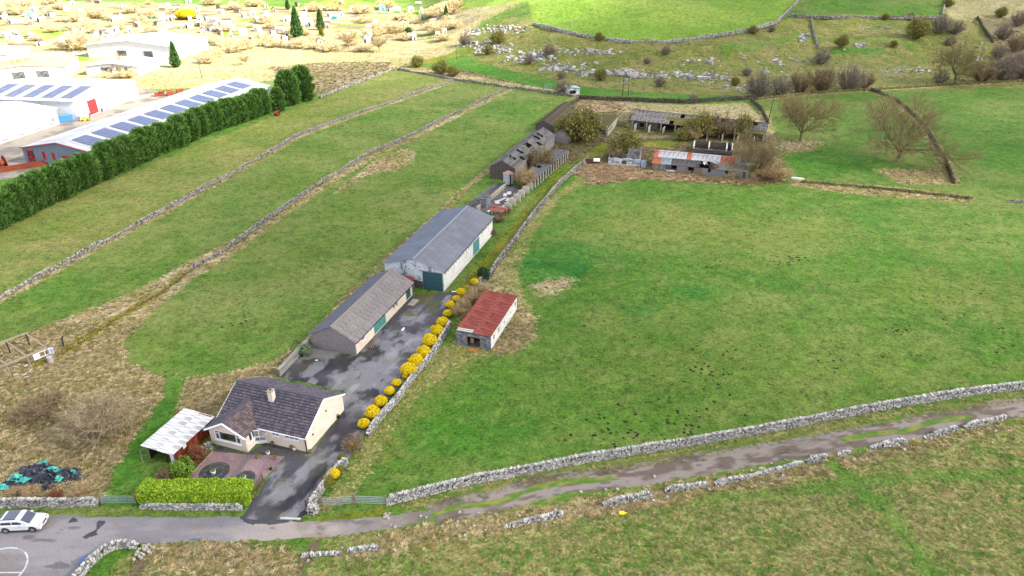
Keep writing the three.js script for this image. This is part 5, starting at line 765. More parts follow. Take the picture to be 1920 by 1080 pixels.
// pens between the big shed and the stalls
{
  const a = G(950, 402), b = G(1000, 356), tn = turnTo(a, b), L = a.distanceTo(b), o = thing('roofless_pens', 'roofless pens with rounded concrete dividers and pale slabs', 'pens', a, tn);
  const div = (() => { const s = new THREE.Shape(); s.moveTo(0, 0); s.lineTo(1.5, 0); s.lineTo(1.5, 1.2); s.absarc(1.15, 1.2, 0.35, 0, Math.PI / 2, false); s.lineTo(0, 1.55); s.closePath(); return new THREE.ExtrudeGeometry(s, { depth: 0.12, bevelEnabled: false }); })();
  for (let k = 0; k < 7; k++) { const m = mesh(o, 'pen_divider', div, M.upvcOld); m.position.set(-1.5, 0, -k / 6 * L); bx(o, 'pen_back', M.concrete, 0.1, 1.1, L / 6 - 0.14, -1.5, 0.55, -(Math.min(k, 5) + 0.5) / 6 * L).visible = true; if (k === 6) break; }
  o.children.filter(c => c.name === 'pen_back').slice(6).forEach(c => o.remove(c));
  const sl = mapped(stained(256, 4, L3(112, 110, 112), L3(78, 76, 78), { cell: 8, amt: 0.9, second: L3(160, 156, 152) }), 1); bx(o, 'yard_slab', sl, 4.4, 0.08, L + 1, -3.9, 0.06, -L / 2);
  bx(o, 'long_trough', M.concrete, 0.4, 0.9, L + 2, -6.4, 0.45, -L / 2 - 0.3); bx(o, 'hurdle', M.stoneD, 0.12, 1.1, L + 2, -6.75, 0.55, -L / 2 - 0.3); bx(o, 'yard_slab', sl, 2.6, 0.08, L + 2, -8.3, 0.06, -L / 2);
  const r = rngOf(91); const wm = std(col(226, 222, 216), 0.9);
  for (let k = 0; k < 9; k++) { const w = bx(top(new THREE.Group(), 'fallen_sheet'), 'panel', wm, rr(0.5, 1.0, r), 0.04, rr(0.9, 2.0, r), 0, 0, 0); const g = w.parent, p = V(rr(-4.6, -2.2, r), 0.14 + k * 0.014, rr(-L, 0, r)).applyAxisAngle(V(0, 1, 0), tn).add(a); g.position.copy(p); g.rotation.set(rr(-0.02, 0.02, r), tn + rr(-0.5, 0.5, r), rr(-0.02, 0.02, r)); tag(g, 'white broken sheet lying on the slab of the roofless pens', 'sheet', 'fallen white sheets in the pens'); }
  const hq = thing('block_store', 'small grey block store behind the big shed, with slotted top', 'store', G(912, 392), FARM); box4(hq, { W: 2.4, L: 3.2, eR: 2.0, eL: 2.0, mats: { front: M.block, right: M.block }, th: 0.18 }); bx(hq, 'roof', M.slab, 2.5, 0.1, 3.3, -1.2, 2.06, -1.6);
  const rl = thing('rusty_shelter', 'rust-orange sheeted shelter behind the big white shed', 'shelter', G(942, 412), FARM); for (const [x, z] of [[0, 0], [-2.6, 0], [0, -2.2], [-2.6, -2.2]]) bx(rl, 'post', M.darkTimber, 0.14, 1.6, 0.14, x, 0.8, z); const rm = sheetMats(10, 2, (u, v, k, i, j) => mix3(L3(196, 110, 84, 0.6), L3(150, 80, 62, 0.6), vn(u * 6 + k, v * 5)).map(q => q * (0.9 + 0.2 * hsh(i, j)))); sheetRoof(rl, 'roof', { xe: 0.2, ye: 1.65, xr: -2.8, yr: 1.8, z0: 0.2, z1: -2.4, rows: 1, cols: 4, mats: rm, seed: 5, skip: (i, j) => j === 2 });
}
// ---------------------------------------------------------------- ruins group at the top
{
  const dk = sheetMats(11, 3, (u, v, k, i, j) => mix3(L3(92, 84, 74), L3(116, 106, 70), ss(0.5, 0.8, vn(u * 5 + k, v * 5))).map(q => q * (0.85 + 0.3 * hsh(i, j))));
  { const a = G(1036, 252), b = G(1078, 214), L = a.distanceTo(b), o = thing('dark_range', 'dark-roofed derelict range behind the large mossy bush', 'barn', a, turnTo(a, b)); box4(o, { W: 5, L, eR: 2.4, eL: 2.2, rx: -2.5, rH: 3.6, mats: { front: M.stoneD, right: M.stoneD } }); for (const s of [0, 1]) sheetRoof(o, 'roof', { xe: s ? 0.2 : -5.2, ye: 2.2, xr: -2.5, yr: 3.65, z0: 0.1, z1: -L - 0.1, rows: 2, cols: Math.round(L / 1.3), mats: dk, seed: 61 + s, jit: 0.02 }); }
  { const a = G(1064, 270), o = thing('gable_hut', 'small grey gabled hut beside the mossy bush', 'hut', a, FARM - 0.15); box4(o, { W: 4.2, L: 4.2, eR: 2.0, eL: 2.0, rx: -2.1, rH: 3.4, mats: { front: M.pebble, right: M.concrete } }); const hm = sheetMats(12, 3, (u, v, k, i, j) => mix3(L3(150, 134, 128), L3(124, 108, 96), vn(u * 5 + k, v * 5)).map(q => q * (0.85 + 0.3 * hsh(i, j)))); for (const s of [0, 1]) sheetRoof(o, 'roof', { xe: s ? 0.25 : -4.45, ye: 1.9, xr: -2.1, yr: 3.45, z0: 0.15, z1: -4.3, rows: 2, cols: 4, mats: hm, seed: 63 + s, jit: 0.02 }); }
  { const a = G(1139, 256), b = G(1158, 232), L = a.distanceTo(b), o = thing('mossy_shed', 'mossy flat-roofed open shed right of the large bush', 'shed', a, turnTo(a, b)); box4(o, { W: 5.6, L, eR: 2.3, eL: 2.1, mats: { front: M.concrete, right: M.concrete, left: M.stoneD, back: M.stoneD }, holes: { front: [[0.5, 0.3, 1.9, 1.5], [3.0, 0.3, 2.0, 1.5]], right: [[1, 0.8, 1, 1], [3, 0.8, 1, 1], [5, 0.8, 1, 1]].filter(h => h[0] + 1.5 < L) } }); sheetRoof(o, 'roof', { xe: 0.15, ye: 2.38, xr: -5.7, yr: 2.2, z0: 0.1, z1: -L - 0.1, rows: 2, cols: Math.round(L / 1.2), mats: sheetMats(13, 3, (u, v, k, i, j) => mix3(L3(116, 108, 68), L3(92, 84, 66), vn(u * 5 + k, v * 5)).map(q => q * (0.85 + 0.3 * hsh(i, j)))), seed: 66, jit: 0.02 }); }
  { // long ruined barn, seen across: local -z runs to the right
    const a = G(1182, 240), b = G(1430, 268), L = a.distanceTo(b), tn = turnTo(a, b), o = thing('long_ruined_barn', 'long ruined barn with patched grey roof at the top of the yard', 'barn', a, tn), W = 6.8, E = 2.5, RH = 4.4;
    // local +x points to the camera side
    wall(o, 'back_wall', M.stoneD, [[0, 0], [L, 0], [L, E], [0, E]], [], -W, -L, -Math.PI / 2, 0.3); wall(o, 'gable_wall', M.pebble, [[0, 0], [W, 0], [W, E], [W / 2, RH], [0, E]], [], -W, -0.3, 0, 0.3); wall(o, 'gable_wall', M.pebble, [[0, 0], [W, 0], [W, E], [W / 2, RH], [0, E]], [], 0, -L + 0.3, Math.PI, 0.3);
    for (let k = 0; k < 9; k++) { const z = -0.6 - k * L / 9; bx(o, 'pier', M.concrete, 0.35, E, 0.35, -0.1, E / 2, z); bx(o, 'stall_wall', M.concrete, 2.8, 1.7, 0.16, 1.6, 0.85, z - 1.2); }
    wall(o, 'front_wall', M.stoneD, [[0, 0], [L * 0.2, 0], [L * 0.2, E], [0, E]], [[2, 0.6, 1.2, 1.2]], -0.3, -0.6, Math.PI / 2, 0.25);
    const gm = sheetMats(14, 4, (u, v, k, i, j) => { let c = mix3(L3(164, 158, 152), L3(124, 116, 110), ss(0.35, 0.7, vn(u * 5 + k * 5, v * 4))); return c.map(q => q * (0.85 + 0.3 * hsh(i, j))); }), mossM = sheetMats(15, 3, (u, v, k, i, j) => mix3(L3(150, 136, 80), L3(116, 112, 60), vn(u * 6 + k, v * 5)).map(q => q * (0.85 + 0.3 * hsh(i, j))));
    sheetRoof(o, 'roof', { xe: 0.3, ye: E - 0.15, xr: -W / 2, yr: RH + 0.05, z0: 0.15, z1: -L - 0.15, rows: 3, cols: 30, mats: gm, seed: 70, jit: 0.03, skip: (i, j) => (i === 2 && (j === 11 || j === 20 || j === 27)) || (i === 1 && (j === 14 || j === 24)) || (i === 0 && (j > 14 && j < 18 || j > 22 && j < 25 || j === 9)), choose: (i, j, m, r) => i === 0 && j > 8 || i === 1 && j > 7 && j < 14 ? pick(mossM, r) : pick(m, r) });
    sheetRoof(o, 'roof', { xe: -W - 0.3, ye: E - 0.15, xr: -W / 2, yr: RH + 0.05, z0: 0.15, z1: -L - 0.15, rows: 2, cols: 20, mats: gm, seed: 71, jit: 0.02 }); bar(o, 'ridge_cap', M.slab, V(-W / 2, RH + 0.15, 0.1), V(-W / 2, RH + 0.15, -L), 0.3, 0.07); bx(o, 'eave_beam', M.darkTimber, 0.2, 0.25, L * 0.72, -0.1, E - 0.3, -L * 0.6);
  }
  { // low pens in front of it
    const a = G(1298, 288), b = G(1372, 294), L = a.distanceTo(b), o = thing('roofless_rooms', 'roofless block rooms with rubble inside, behind the rusty ruin', 'ruin', a, turnTo(a, b)); for (const x of [0, -5.6]) bx(o, 'block_wall', x ? M.stoneD : M.slab, 0.22, x ? 1.9 : 1.3, L, x, x ? 0.95 : 0.65, -L / 2); for (const f of [0, 0.4, 0.85, 1]) bx(o, 'cross_wall', M.upvcOld, 5.36, 1.95, 0.3, -2.8, 0.975, -f * L + (f === 0 ? -0.115 : f === 1 ? 0.115 : 0)); const r = rngOf(44); for (let k = 0; k < 8; k++) { const q = bx(o, 'rubble', pick([M.upvc, M.slab, M.rust, M.concrete], r), rr(0.4, 1.2, r), rr(0.1, 0.3, r), rr(0.4, 1.5, r), rr(-3.6, -0.6, r), 0.2 + k * 0.02, rr(-L + 0.8, -0.8, r), r() * 3); } }
  { // rusty-roofed ruin
    const a = G(1222, 318), b = G(1402, 336), L = a.distanceTo(b), o = thing('rusty_ruin', 'collapsing barn with white and rust sheets and holed front roof', 'barn', a, turnTo(a, b)), W = 6.6, E = 1.7, RH = 3.9;
    const plank = [M.timber, M.slab, M.pebble, M.pebble]; const n = 34; const r = rngOf(50); const fw = part(o, 'front_boarding'); for (let k = 0; k < n; k++) { if ([7, 8, 13, 14, 20, 26].includes(k)) { bx(fw, 'plank', pick(plank, r), 0.06, 0.7, L / n - 0.02, 0, 0.35, -(k + 0.5) / n * L); continue; } bx(fw, 'plank', r() < 0.06 ? M.rust : pick(plank, r), 0.06, E - rr(0.02, 0.15, r), L / n - 0.02, rr(-0.02, 0.02, r), E / 2, -(k + 0.5) / n * L); }
    bx(o, 'back_wall', M.stoneD, 0.2, E, L, -W, E / 2, -L / 2); wall(o, 'gable_wall', M.timber, [[0, 0], [W - 0.2, 0], [W - 0.2, E], [W / 2, RH], [0, E]], [], -W + 0.1, -0.12, 0, 0.1); wall(o, 'gable_wall', M.timber, [[0, 0], [W - 0.2, 0], [W - 0.2, E], [W / 2, RH], [0, E]], [], -0.1, -L + 0.12, Math.PI, 0.1);
    const mkc = (b, d) => sheetMats(16, 2, (u, v, k, i, j) => mix3(b, d, ss(0.4, 0.7, vn(u * 5 + k, v * 5))).map(q => q * (0.9 + 0.2 * hsh(i, j))))
    const wh = mkc(L3(216, 214, 214), L3(176, 172, 172)), ru = mkc(L3(206, 126, 96), L3(170, 104, 84)), bl = mkc(L3(158, 176, 184), L3(140, 150, 156)), ft = mkc(L3(112, 106, 108), L3(92, 86, 86)), gr = mkc(L3(158, 164, 150), L3(170, 140, 120));
    sheetRoof(o, 'roof', { xe: 0.25, ye: E - 0.05, xr: -W / 2, yr: RH + 0.05, z0: 0.1, z1: -L, rows: 2, cols: 20, mats: wh, seed: 81, jit: 0.04, skip: (i, j) => (i === 0 && (j === 10 || j === 11)), choose: (i, j, m, q) => i === 1 ? (j === 0 ? ru[0] : q() < 0.25 ? ru[1] : pick(wh, q)) : j < 2 ? ru[0] : j < 4 ? bl[0] : j < 13 ? pick(ft, q) : pick(gr, q) });
    sheetRoof(o, 'roof', { xe: -W - 0.25, ye: E - 0.05, xr: -W / 2, yr: RH + 0.05, z0: 0.1, z1: -L, rows: 2, cols: 20, mats: wh, seed: 82, jit: 0.03, choose: (i, j, m, q) => q() < 0.3 ? ru[1] : pick(wh, q) });
    const slip = part(o, 'slipped_sheets'); for (let k = 0; k < 7; k++) { const m = mesh(slip, 'slipped_sheet', SHEET, pick([...wh, ...bl, ...ru], r)); m.scale.set(0.8, 0.04, 1.6); m.position.set(rr(-1.4, 0.1, r), rr(2.2, 3.0, r), -L * rr(0.5, 0.66, r)); m.rotation.set(rr(-0.5, 0.5, r), r() * 3, rr(-0.7, -0.3, r)); }
    const fs = thing('sheet_pile', 'fallen white and blue sheets on the ground before the rusty ruin', 'sheets', G(1256, 322), 1.3); for (let k = 0; k < 4; k++) { const m = mesh(fs, 'roof_sheet', SHEET, pick([...wh, ...bl], r)); m.scale.set(0.9, 0.04, 2.4); m.position.set(rr(-0.5, 0.5, r), 0.2 + k * 0.08, rr(-0.8, 0.8, r)); m.rotation.y = rr(-0.5, 0.5, r); }
  }
  { // broken gable
    const a = G(1140, 308), b = G(1200, 312), L = a.distanceTo(b), o = thing('broken_gable_ruin', 'roofless white ruin with one broken gable standing', 'ruin', a, turnTo(a, b)); wall(o, 'front_wall', M.bluewash, [[0, 0], [L, 0], [L, 1.7], [L * 0.8, 1.6], [L * 0.6, 1.9], [L * 0.4, 1.5], [L * 0.2, 1.8], [0, 1.4]], [[L * 0.42, 0.2, 1.2, 1.0]], -0.2, 0, Math.PI / 2, 0.2); bx(o, 'back_wall', M.concrete, 0.2, 1.4, L, -4.4, 0.7, -L / 2); wall(o, 'broken_gable', M.pebble, [[0, 0], [4.1, 0], [4.1, 1.6], [2.6, 3.2], [2.2, 4.3], [1.9, 4.2], [1.6, 2.9], [0.7, 2.2], [0, 1.9]], [], -4.3, -L + 0.05, 0, 0.2); wall(o, 'low_gable', M.concrete, [[0, 0], [4.1, 0], [4.1, 1.4], [2, 2], [0, 1.2]], [], -4.3, -0.25, 0, 0.2); { const q = mesh(o, 'roof_remnant', SHEET, M.slab); q.scale.set(3.0, 0.05, 3.2); q.position.set(-1.0, 2.5, -L + 1.7); q.quaternion.setFromRotationMatrix(new THREE.Matrix4().makeBasis(V(0, 0, -1), V(0.75, 0.66, 0), V(0.66, -0.75, 0))); } bar(o, 'rafter', M.darkTimber, V(-0.3, 1.7, -L + 0.9), V(-2.2, 3.7, -L + 0.3), 0.14); const fl = bx(o, 'fallen_panel', std(col(150, 166, 178), 0.8), 0.08, 1.9, 1.2, 0.5, 0.85, -L - 0.8); fl.rotation.z = 0.5; }
  { const a = G(1108, 306), o = thing('brick_pen', 'small red-brown brick pen with a white sheet, left of the broken gable', 'pen', a, 1.4); bx(o, 'wall_body', std(col(128, 92, 80), 0.95), 0.2, 1.1, 4.2, 0, 0.55, 0); bx(o, 'end_wall', std(col(128, 92, 80), 0.95), 2.4, 1.1, 0.2, -1.3, 0.55, -2.0); const q = bx(o, 'white_sheet', M.upvc, 1.2, 0.05, 1.5, -0.6, 1.1, 1.4); q.rotation.z = 0.3; }
}
// ---------------------------------------------------------------- industrial units at the left
const solarM = [0, 1, 2].map(k => new THREE.MeshPhysicalMaterial({ color: col(58 + k * 6, 88 + k * 6, 152 + k * 6, 0.3), roughness: 0.35, clearcoat: 0.3, clearcoatRoughness: 0.2 })), solarF = std(col(190, 196, 206), 0.5);
function solarArray(parent, P, up, along, nU, nA, w, h, mats = solarM) { // P: lower corner on the roof plane
  const o = part(parent, 'solar_array'), nrm = along.clone().cross(up).normalize(); if (nrm.y < 0) nrm.negate(); const q = new THREE.Quaternion().setFromRotationMatrix(new THREE.Matrix4().makeBasis(along, nrm, along.clone().cross(nrm)));
  const b = mesh(o, 'mounting_frame', UNIT, solarF); b.quaternion.copy(q); b.scale.set(nA * w, 0.04, nU * h); b.position.copy(P).addScaledVector(along, nA * w / 2).addScaledVector(up, nU * h / 2).addScaledVector(nrm, 0.14);
  for (let i = 0; i < nU; i++) for (let j = 0; j < nA; j++) { const m = mesh(o, 'solar_panel', UNIT, pick(mats)); m.quaternion.copy(q); m.scale.set(w * 0.94, 0.03, h * 0.94); m.position.copy(P).addScaledVector(along, (j + 0.5) * w).addScaledVector(up, (i + 0.5) * h).addScaledVector(nrm, 0.19); }
}
{
  const wallW = mapped(stained(256, 6, L3(236, 236, 232, 0.62), L3(210, 208, 202, 0.58), { cell: 6, amt: 0.5, grain: 0.04 }), 0.7), roofW = mapped(stained(512, 14, L3(226, 228, 230, 0.4), L3(186, 186, 186, 0.36), { cell: 8, streak: 3, amt: 0.6, grain: 0.05 }), 0.75), clad = mapped(stained(256, 4, L3(140, 158, 172), L3(124, 142, 156), { cell: 8, amt: 0.5 }), 0.7), red = std(col(214, 34, 38, 0.8), 0.6), redTrim = std(col(190, 70, 76, 0.6), 0.7);
  const slope = (o, name, m, a, b, c, d) => { const g = new THREE.BufferGeometry(), P = [a, b, c, a, c, d]; g.setAttribute('position', new THREE.Float32BufferAttribute(P.flatMap(v => [v.x, v.y, v.z]), 3)); const ln = a.distanceTo(b), w = b.distanceTo(c); g.setAttribute('uv', new THREE.Float32BufferAttribute([0, 0, ln, 0, ln, w, 0, 0, ln, w, 0, w], 2)); g.computeVertexNormals(); mesh(o, name, g, m); };
  { // long grey unit beside the conifers
    const bk = G(498, 196), a0 = G(172, 338), tn = turnTo(a0, bk), lc = G(50, 306), a = lc.clone().add(V(22 * Math.cos(tn), 0, -22 * Math.sin(tn))), L = a0.distanceTo(bk) + 2, o = thing('solar_roofed_unit', 'long grey-clad unit with rows of solar panels beside the conifers', 'industrial unit', a, tn), W = 22, E = 4.0, RH = 5.9;
    box4(o, { W, L, eR: E, eL: E, rx: -W * 0.5, rH: RH, mats: { front: clad, right: wallW, left: wallW }, holes: { front: [[1.0, 0.1, 2.2, 3.4], [5.6, 1.4, 0.9, 2.0], [8.4, 1.4, 0.9, 2.0], [11.2, 1.6, 2.2, 1.2]] }, th: 0.3 });
    const rx = -W * 0.5, ex = 0.4, yE = E - 0.05, yR = RH + 0.1; slope(o, 'roof_slope', roofW, V(ex, yE, 0.4), V(ex, yE, -L - 0.3), V(rx, yR, -L - 0.3), V(rx, yR, 0.4)); slope(o, 'roof_slope', roofW, V(-W - 0.4, yE, -L - 0.3), V(-W - 0.4, yE, 0.4), V(rx, yR, 0.4), V(rx, yR, -L - 0.3));
    bar(o, 'verge_trim', redTrim, V(ex, yE, 0.42), V(rx, yR, 0.42), 0.12, 0.22); bar(o, 'verge_trim', redTrim, V(-W - 0.4, yE, 0.42), V(rx, yR, 0.42), 0.12, 0.22); bar(o, 'ridge_cap', roofW, V(rx, yR + 0.05, 0.4), V(rx, yR + 0.05, -L - 0.3), 0.5, 0.06);
    for (let k = 0; k < 9; k++) bar(o, 'roof_seam', wallW, V(-W - 0.35, yE + 0.06, -4 - k * L / 9), V(rx - 1, yR - 0.16, -4 - k * L / 9), 0.12, 0.05);
    const up = V(rx - ex, yR - yE, 0).normalize(), al = V(0, 0, -1); for (let k = 0; k < 11; k++) solarArray(o, V(ex, yE, -3.0 - k * (L - 6) / 11).addScaledVector(up, 4.2), up, al, 4, 4, 1.15, 1.5);
    const d = part(o, 'red_glazed_door'); d.position.set(-W + 2.1, 1.8, -0.1); for (const x of [-0.8, 0, 0.8]) bx(d, 'stile', red, 0.14, 3.3, 0.1, x, 0, 0); for (const y of [-1.5, 0, 1.5]) bx(d, 'rail', red, 1.5, 0.14, 0.09, 0, y, 0); bx(d, 'pane', M.glass, 2.1, 3.3, 0.02, 0, 0, -0.06);
    for (const [u, w, y, h] of [[6.05, 0.9, 2.4, 2.0], [8.85, 0.9, 2.4, 2.0], [12.3, 2.2, 2.2, 1.2]]) win(o, -W + u, y, -0.1, 0, w, h, { frame: red, bars: 1, t: 0.2 });
  }
  { // white unit with the red roller door. origin at the near right corner, local -z along the long right wall
    const a = G(148, 226), bk = G(260, 182), tn = turnTo(a, bk), L = a.distanceTo(bk), o = thing('white_unit', 'white industrial unit with red roller door and blue solar panels', 'industrial unit', a, tn), W = 34, E = 5.6, RH = 7.6;
    // ridge runs left-right here
    wall(o, 'side_wall', wallW, [[0, 0], [L - 0.6, 0], [L - 0.6, E], [L / 2, RH], [0, E]], [[5, 0.1, 4.2, 4.2]], -0.3, -0.3, Math.PI / 2, 0.3); wall(o, 'front_wall', wallW, [[0, 0], [W, 0], [W, E], [0, E]], [], -W, -0.3, 0, 0.3); wall(o, 'back_wall', wallW, [[0, 0], [W, 0], [W, E], [0, E]], [], 0, -L + 0.3, Math.PI, 0.3);
    slope(o, 'roof_slope', roofW, V(-W, E, 0.3), V(0.3, E, 0.3), V(0.3, RH + 0.1, -L / 2), V(-W, RH + 0.1, -L / 2)); slope(o, 'roof_slope', roofW, V(0.3, E, -L - 0.3), V(-W, E, -L - 0.3), V(-W, RH + 0.1, -L / 2), V(0.3, RH + 0.1, -L / 2));
    const d = part(o, 'roller_door'); for (let k = 0; k < 14; k++) bx(d, 'slat', red, 0.06, 0.285, 4.15, -0.14 + (k % 2) * 0.01, 0.26 + k * 0.298, -0.3 - 7.1); bx(d, 'door_hood', std(col(120, 110, 110), 0.7), 0.2, 0.2, 4.6, 0.06, 4.42, -7.4); for (const s of [-1, 1]) bx(o, 'bollard', std(col(90, 88, 90), 0.8), 0.3, 1.1, 0.3, 0.5, 0.55, -7.4 + s * 2.9);
    const up = V(0, RH - E, -L / 2).normalize(), al = V(1, 0, 0); for (let k = 0; k < 5; k++) solarArray(o, V(-5.6 - k * 6.1, E, 0.3).addScaledVector(up, 2.2), up, al, 6, 4, 0.98, Math.min(1.7, (L / 2 - 3.5) / 6), [solarM[0], std(col(120, 126, 150, 0.3), 0.45)]);
    for (let k = 0; k < 3; k++) { const z = -10.5 - k * (L - 12) / 3; bx(o, 'wall_vent', std(col(150, 150, 150), 0.8), 0.2, 0.6, 2.2, 0.12, 0.7, z - 1); }
  }
  { // low white unit at the left edge
    const a = G(112, 232), nr = G(-6, 272), tn = turnTo(nr, a), L = nr.distanceTo(a), o = thing('low_white_unit', 'plain low white unit at the left edge', 'industrial unit', nr, tn); box4(o, { W: 26, L, eR: 4.6, eL: 4.6, rx: -13, rH: 5.8, mats: { front: wallW, right: wallW }, th: 0.3 }); slope(o, 'roof_slope', roofW, V(0.3, 4.65, 0.3), V(0.3, 4.65, -L - 0.3), V(-13, 5.9, -L - 0.3), V(-13, 5.9, 0.3)); slope(o, 'roof_slope', roofW, V(-26.3, 4.65, -L - 0.3), V(-26.3, 4.65, 0.3), V(-13, 5.9, 0.3), V(-13, 5.9, -L - 0.3)); for (let k = 0; k < 4; k++) bx(o, 'wall_vent', std(col(150, 150, 150), 0.8), 0.2, 0.5, 1.8, 0.12, 0.6, -3 - k * L / 4); bx(o, 'wall_box', std(col(140, 140, 146), 0.7), 0.3, 1, 0.7, 0.16, 1.8, -L + 2); bx(o, 'fascia', wallW, 0.1, 0.35, L + 0.5, 0.34, 4.45, -L / 2); }
  // far white warehouses
  for (const [n, f, W, E, RH, lab] of [[[330, 112], [392, 92], 40, 5, 7, 'large white warehouse with shallow roof beyond the industrial units'], [[128, 146], [150, 126], 26, 4, 5, 'low brown-roofed building left of the white warehouse'], [[262, 142], [300, 126], 20, 3.4, 4.4, 'small white building below the large warehouse'], [[20, 124], [60, 108], 60, 4.5, 6, 'pale warehouse at the far left edge']]) { const p = G(...n), q = G(...f), L = p.distanceTo(q), o = thing('warehouse', lab, 'warehouse', p, turnTo(p, q)); box4(o, { W, L, eR: E, eL: E, rx: -W / 2, rH: RH, mats: { front: wallW, right: wallW }, th: 0.3 }); const rm = lab.includes('brown') ? std(col(196, 164, 130), 0.9) : roofW; slope(o, 'roof_slope', rm, V(0.4, E, 0.4), V(0.4, E, -L - 0.4), V(-W / 2, RH + 0.1, -L - 0.4), V(-W / 2, RH + 0.1, 0.4)); slope(o, 'roof_slope', rm, V(-W - 0.4, E, -L - 0.4), V(-W - 0.4, E, 0.4), V(-W / 2, RH + 0.1, 0.4), V(-W / 2, RH + 0.1, -L - 0.4)); bx(o, 'loading_door', M.slab, 4, 3, 0.12, -W * 0.3, 1.55, 0.07); bx(o, 'loading_door', M.slab, 4, 3, 0.12, -W * 0.6, 1.55, 0.07); }
  // yard
  sheet('industrial_yard', 'pale concrete yard around the industrial units', 'yard', ragged([[-300, 420], [-60, 350], [40, 330], [120, 345], [170, 345], [300, 270], [430, 215], [330, 175], [270, 168], [200, 160], [0, 148], [-400, 140]], 0.3, 3), 0.006, (x, z) => { const c = mix3(L3(168, 158, 146), L3(132, 124, 116), ss(0.4, 0.65, fbm(x / 5, z / 5, 4))); const g = 0.93 + 0.14 * hsh(Math.floor(x * 4), Math.floor(z * 4)); return c.map(v => v * g); }, 0.3);
  sheet('access_road', 'pale sunlit road behind the industrial units', 'road', ragged([[-400, 108], [0, 100], [200, 98], [330, 112], [300, 122], [180, 104], [140, 102], [130, 118], [0, 116], [-400, 122]], 0.2, 4), 0.006, (x, z) => L3(204, 200, 196).map(v => v * (0.92 + 0.16 * hsh(Math.floor(x * 3), Math.floor(z * 3)))), 0.4);
}
// ---------------------------------------------------------------- white car
{
  const p = G(46, 987), o = thing('parked_car', 'white sport utility car with dark glass roof on the lane', 'car', V(p.x, 0.006, p.z), 0.06), paint = new THREE.MeshPhysicalMaterial({ color: col(238, 240, 242, 0.6), roughness: 0.3, clearcoat: 1, clearcoatRoughness: 0.05 }), gl = new THREE.MeshPhysicalMaterial({ color: col(46, 58, 84, 0.5), roughness: 0.06, clearcoat: 1 }), blk = std(col(44, 44, 46), 0.6), w = 1.8;
  const ext = (pts, depth, bev) => { const s = new THREE.Shape(); pts.forEach((q, i) => i ? s.lineTo(...q) : s.moveTo(...q)); const g = new THREE.ExtrudeGeometry(s, { depth: depth - 2 * bev, bevelEnabled: true, bevelSize: bev, bevelThickness: bev, bevelOffset: -bev, bevelSegments: 3 }); g.translate(0, 0, -(depth - 2 * bev) / 2); return g; };
  const arch = (x, n = 8) => Array.from({ length: n + 1 }, (_, k) => [x + 0.4 * Math.cos(Math.PI * k / n), 0.34 + 0.4 * Math.sin(Math.PI * k / n)]);
  mesh(o, 'body', ext([[-2.1, 0.34], [-2.14, 0.6], [-2.1, 0.92], [-1.95, 1.02], [1.0, 0.98], [1.7, 0.9], [2.08, 0.78], [2.16, 0.6], [2.12, 0.34], ...arch(1.32), [0.9, 0.3], [-0.85, 0.3], ...arch(-1.28)], w, 0.1), paint);
  mesh(o, 'cabin', ext([[-2.0, 0.98], [-1.85, 1.36], [-1.55, 1.55], [0.05, 1.57], [0.35, 1.5], [1.08, 0.98]], w - 0.22, 0.12), paint);
  const sg = ext([[-1.6, 1.04], [-1.5, 1.34], [0.12, 1.38], [0.66, 1.04]], 0.02, 0.005); for (const s of [-1, 1]) { const m = mesh(o, 'side_window', sg, gl); m.position.z = s * (w / 2 - 0.115); bx(o, 'door_pillar', paint, 0.08, 0.36, 0.02, -0.5, 1.2, s * (w / 2 - 0.1)); bx(o, 'wing_mirror', paint, 0.2, 0.14, 0.2, 0.55, 1.08, s * (w / 2 + 0.06)); bx(o, 'sill_trim', blk, 1.9, 0.12, 0.04, 0, 0.33, s * (w / 2 + 0.005)); }
  const ws = bx(o, 'windscreen', gl, 0.86, 0.02, w - 0.46, 0.76, 1.25, 0); ws.rotation.z = -0.6; ws.position.y = 1.28; const rw = bx(o, 'rear_window', gl, 0.42, 0.02, w - 0.5, -1.95, 1.24, 0); rw.rotation.z = 1.2; bx(o, 'sunroof', gl, 1.2, 0.03, w - 0.62, -0.75, 1.575, 0); for (const s of [-1, 1]) bx(o, 'roof_rail', blk, 1.5, 0.04, 0.04, -0.8, 1.6, s * 0.66);
  const wg = new THREE.CylinderGeometry(0.345, 0.345, 0.24, 20), rg = new THREE.CylinderGeometry(0.21, 0.21, 0.25, 12); for (const x of [1.32, -1.28]) for (const s of [-1, 1]) { const q = part(o, 'wheel'); q.position.set(x, 0.345, s * (w / 2 - 0.13)); q.rotation.x = Math.PI / 2; mesh(q, 'tyre', wg, blk); mesh(q, 'rim', rg, M.metal); }
  for (const s of [-1, 1]) { bx(o, 'headlight', std(col(200, 206, 214), 0.2), 0.14, 0.14, 0.42, 2.02, 0.76, s * 0.62); bx(o, 'tail_light', std(col(150, 30, 30), 0.3), 0.1, 0.16, 0.3, -2.08, 0.86, s * 0.7); } bx(o, 'grille', blk, 0.06, 0.14, 0.7, 2.13, 0.66, 0); bx(o, 'number_plate', M.upvc, 0.02, 0.11, 0.5, 2.18, 0.46, 0); bx(o, 'number_plate', std(col(226, 190, 60), 0.5), 0.02, 0.11, 0.5, -2.17, 0.56, 0);
}
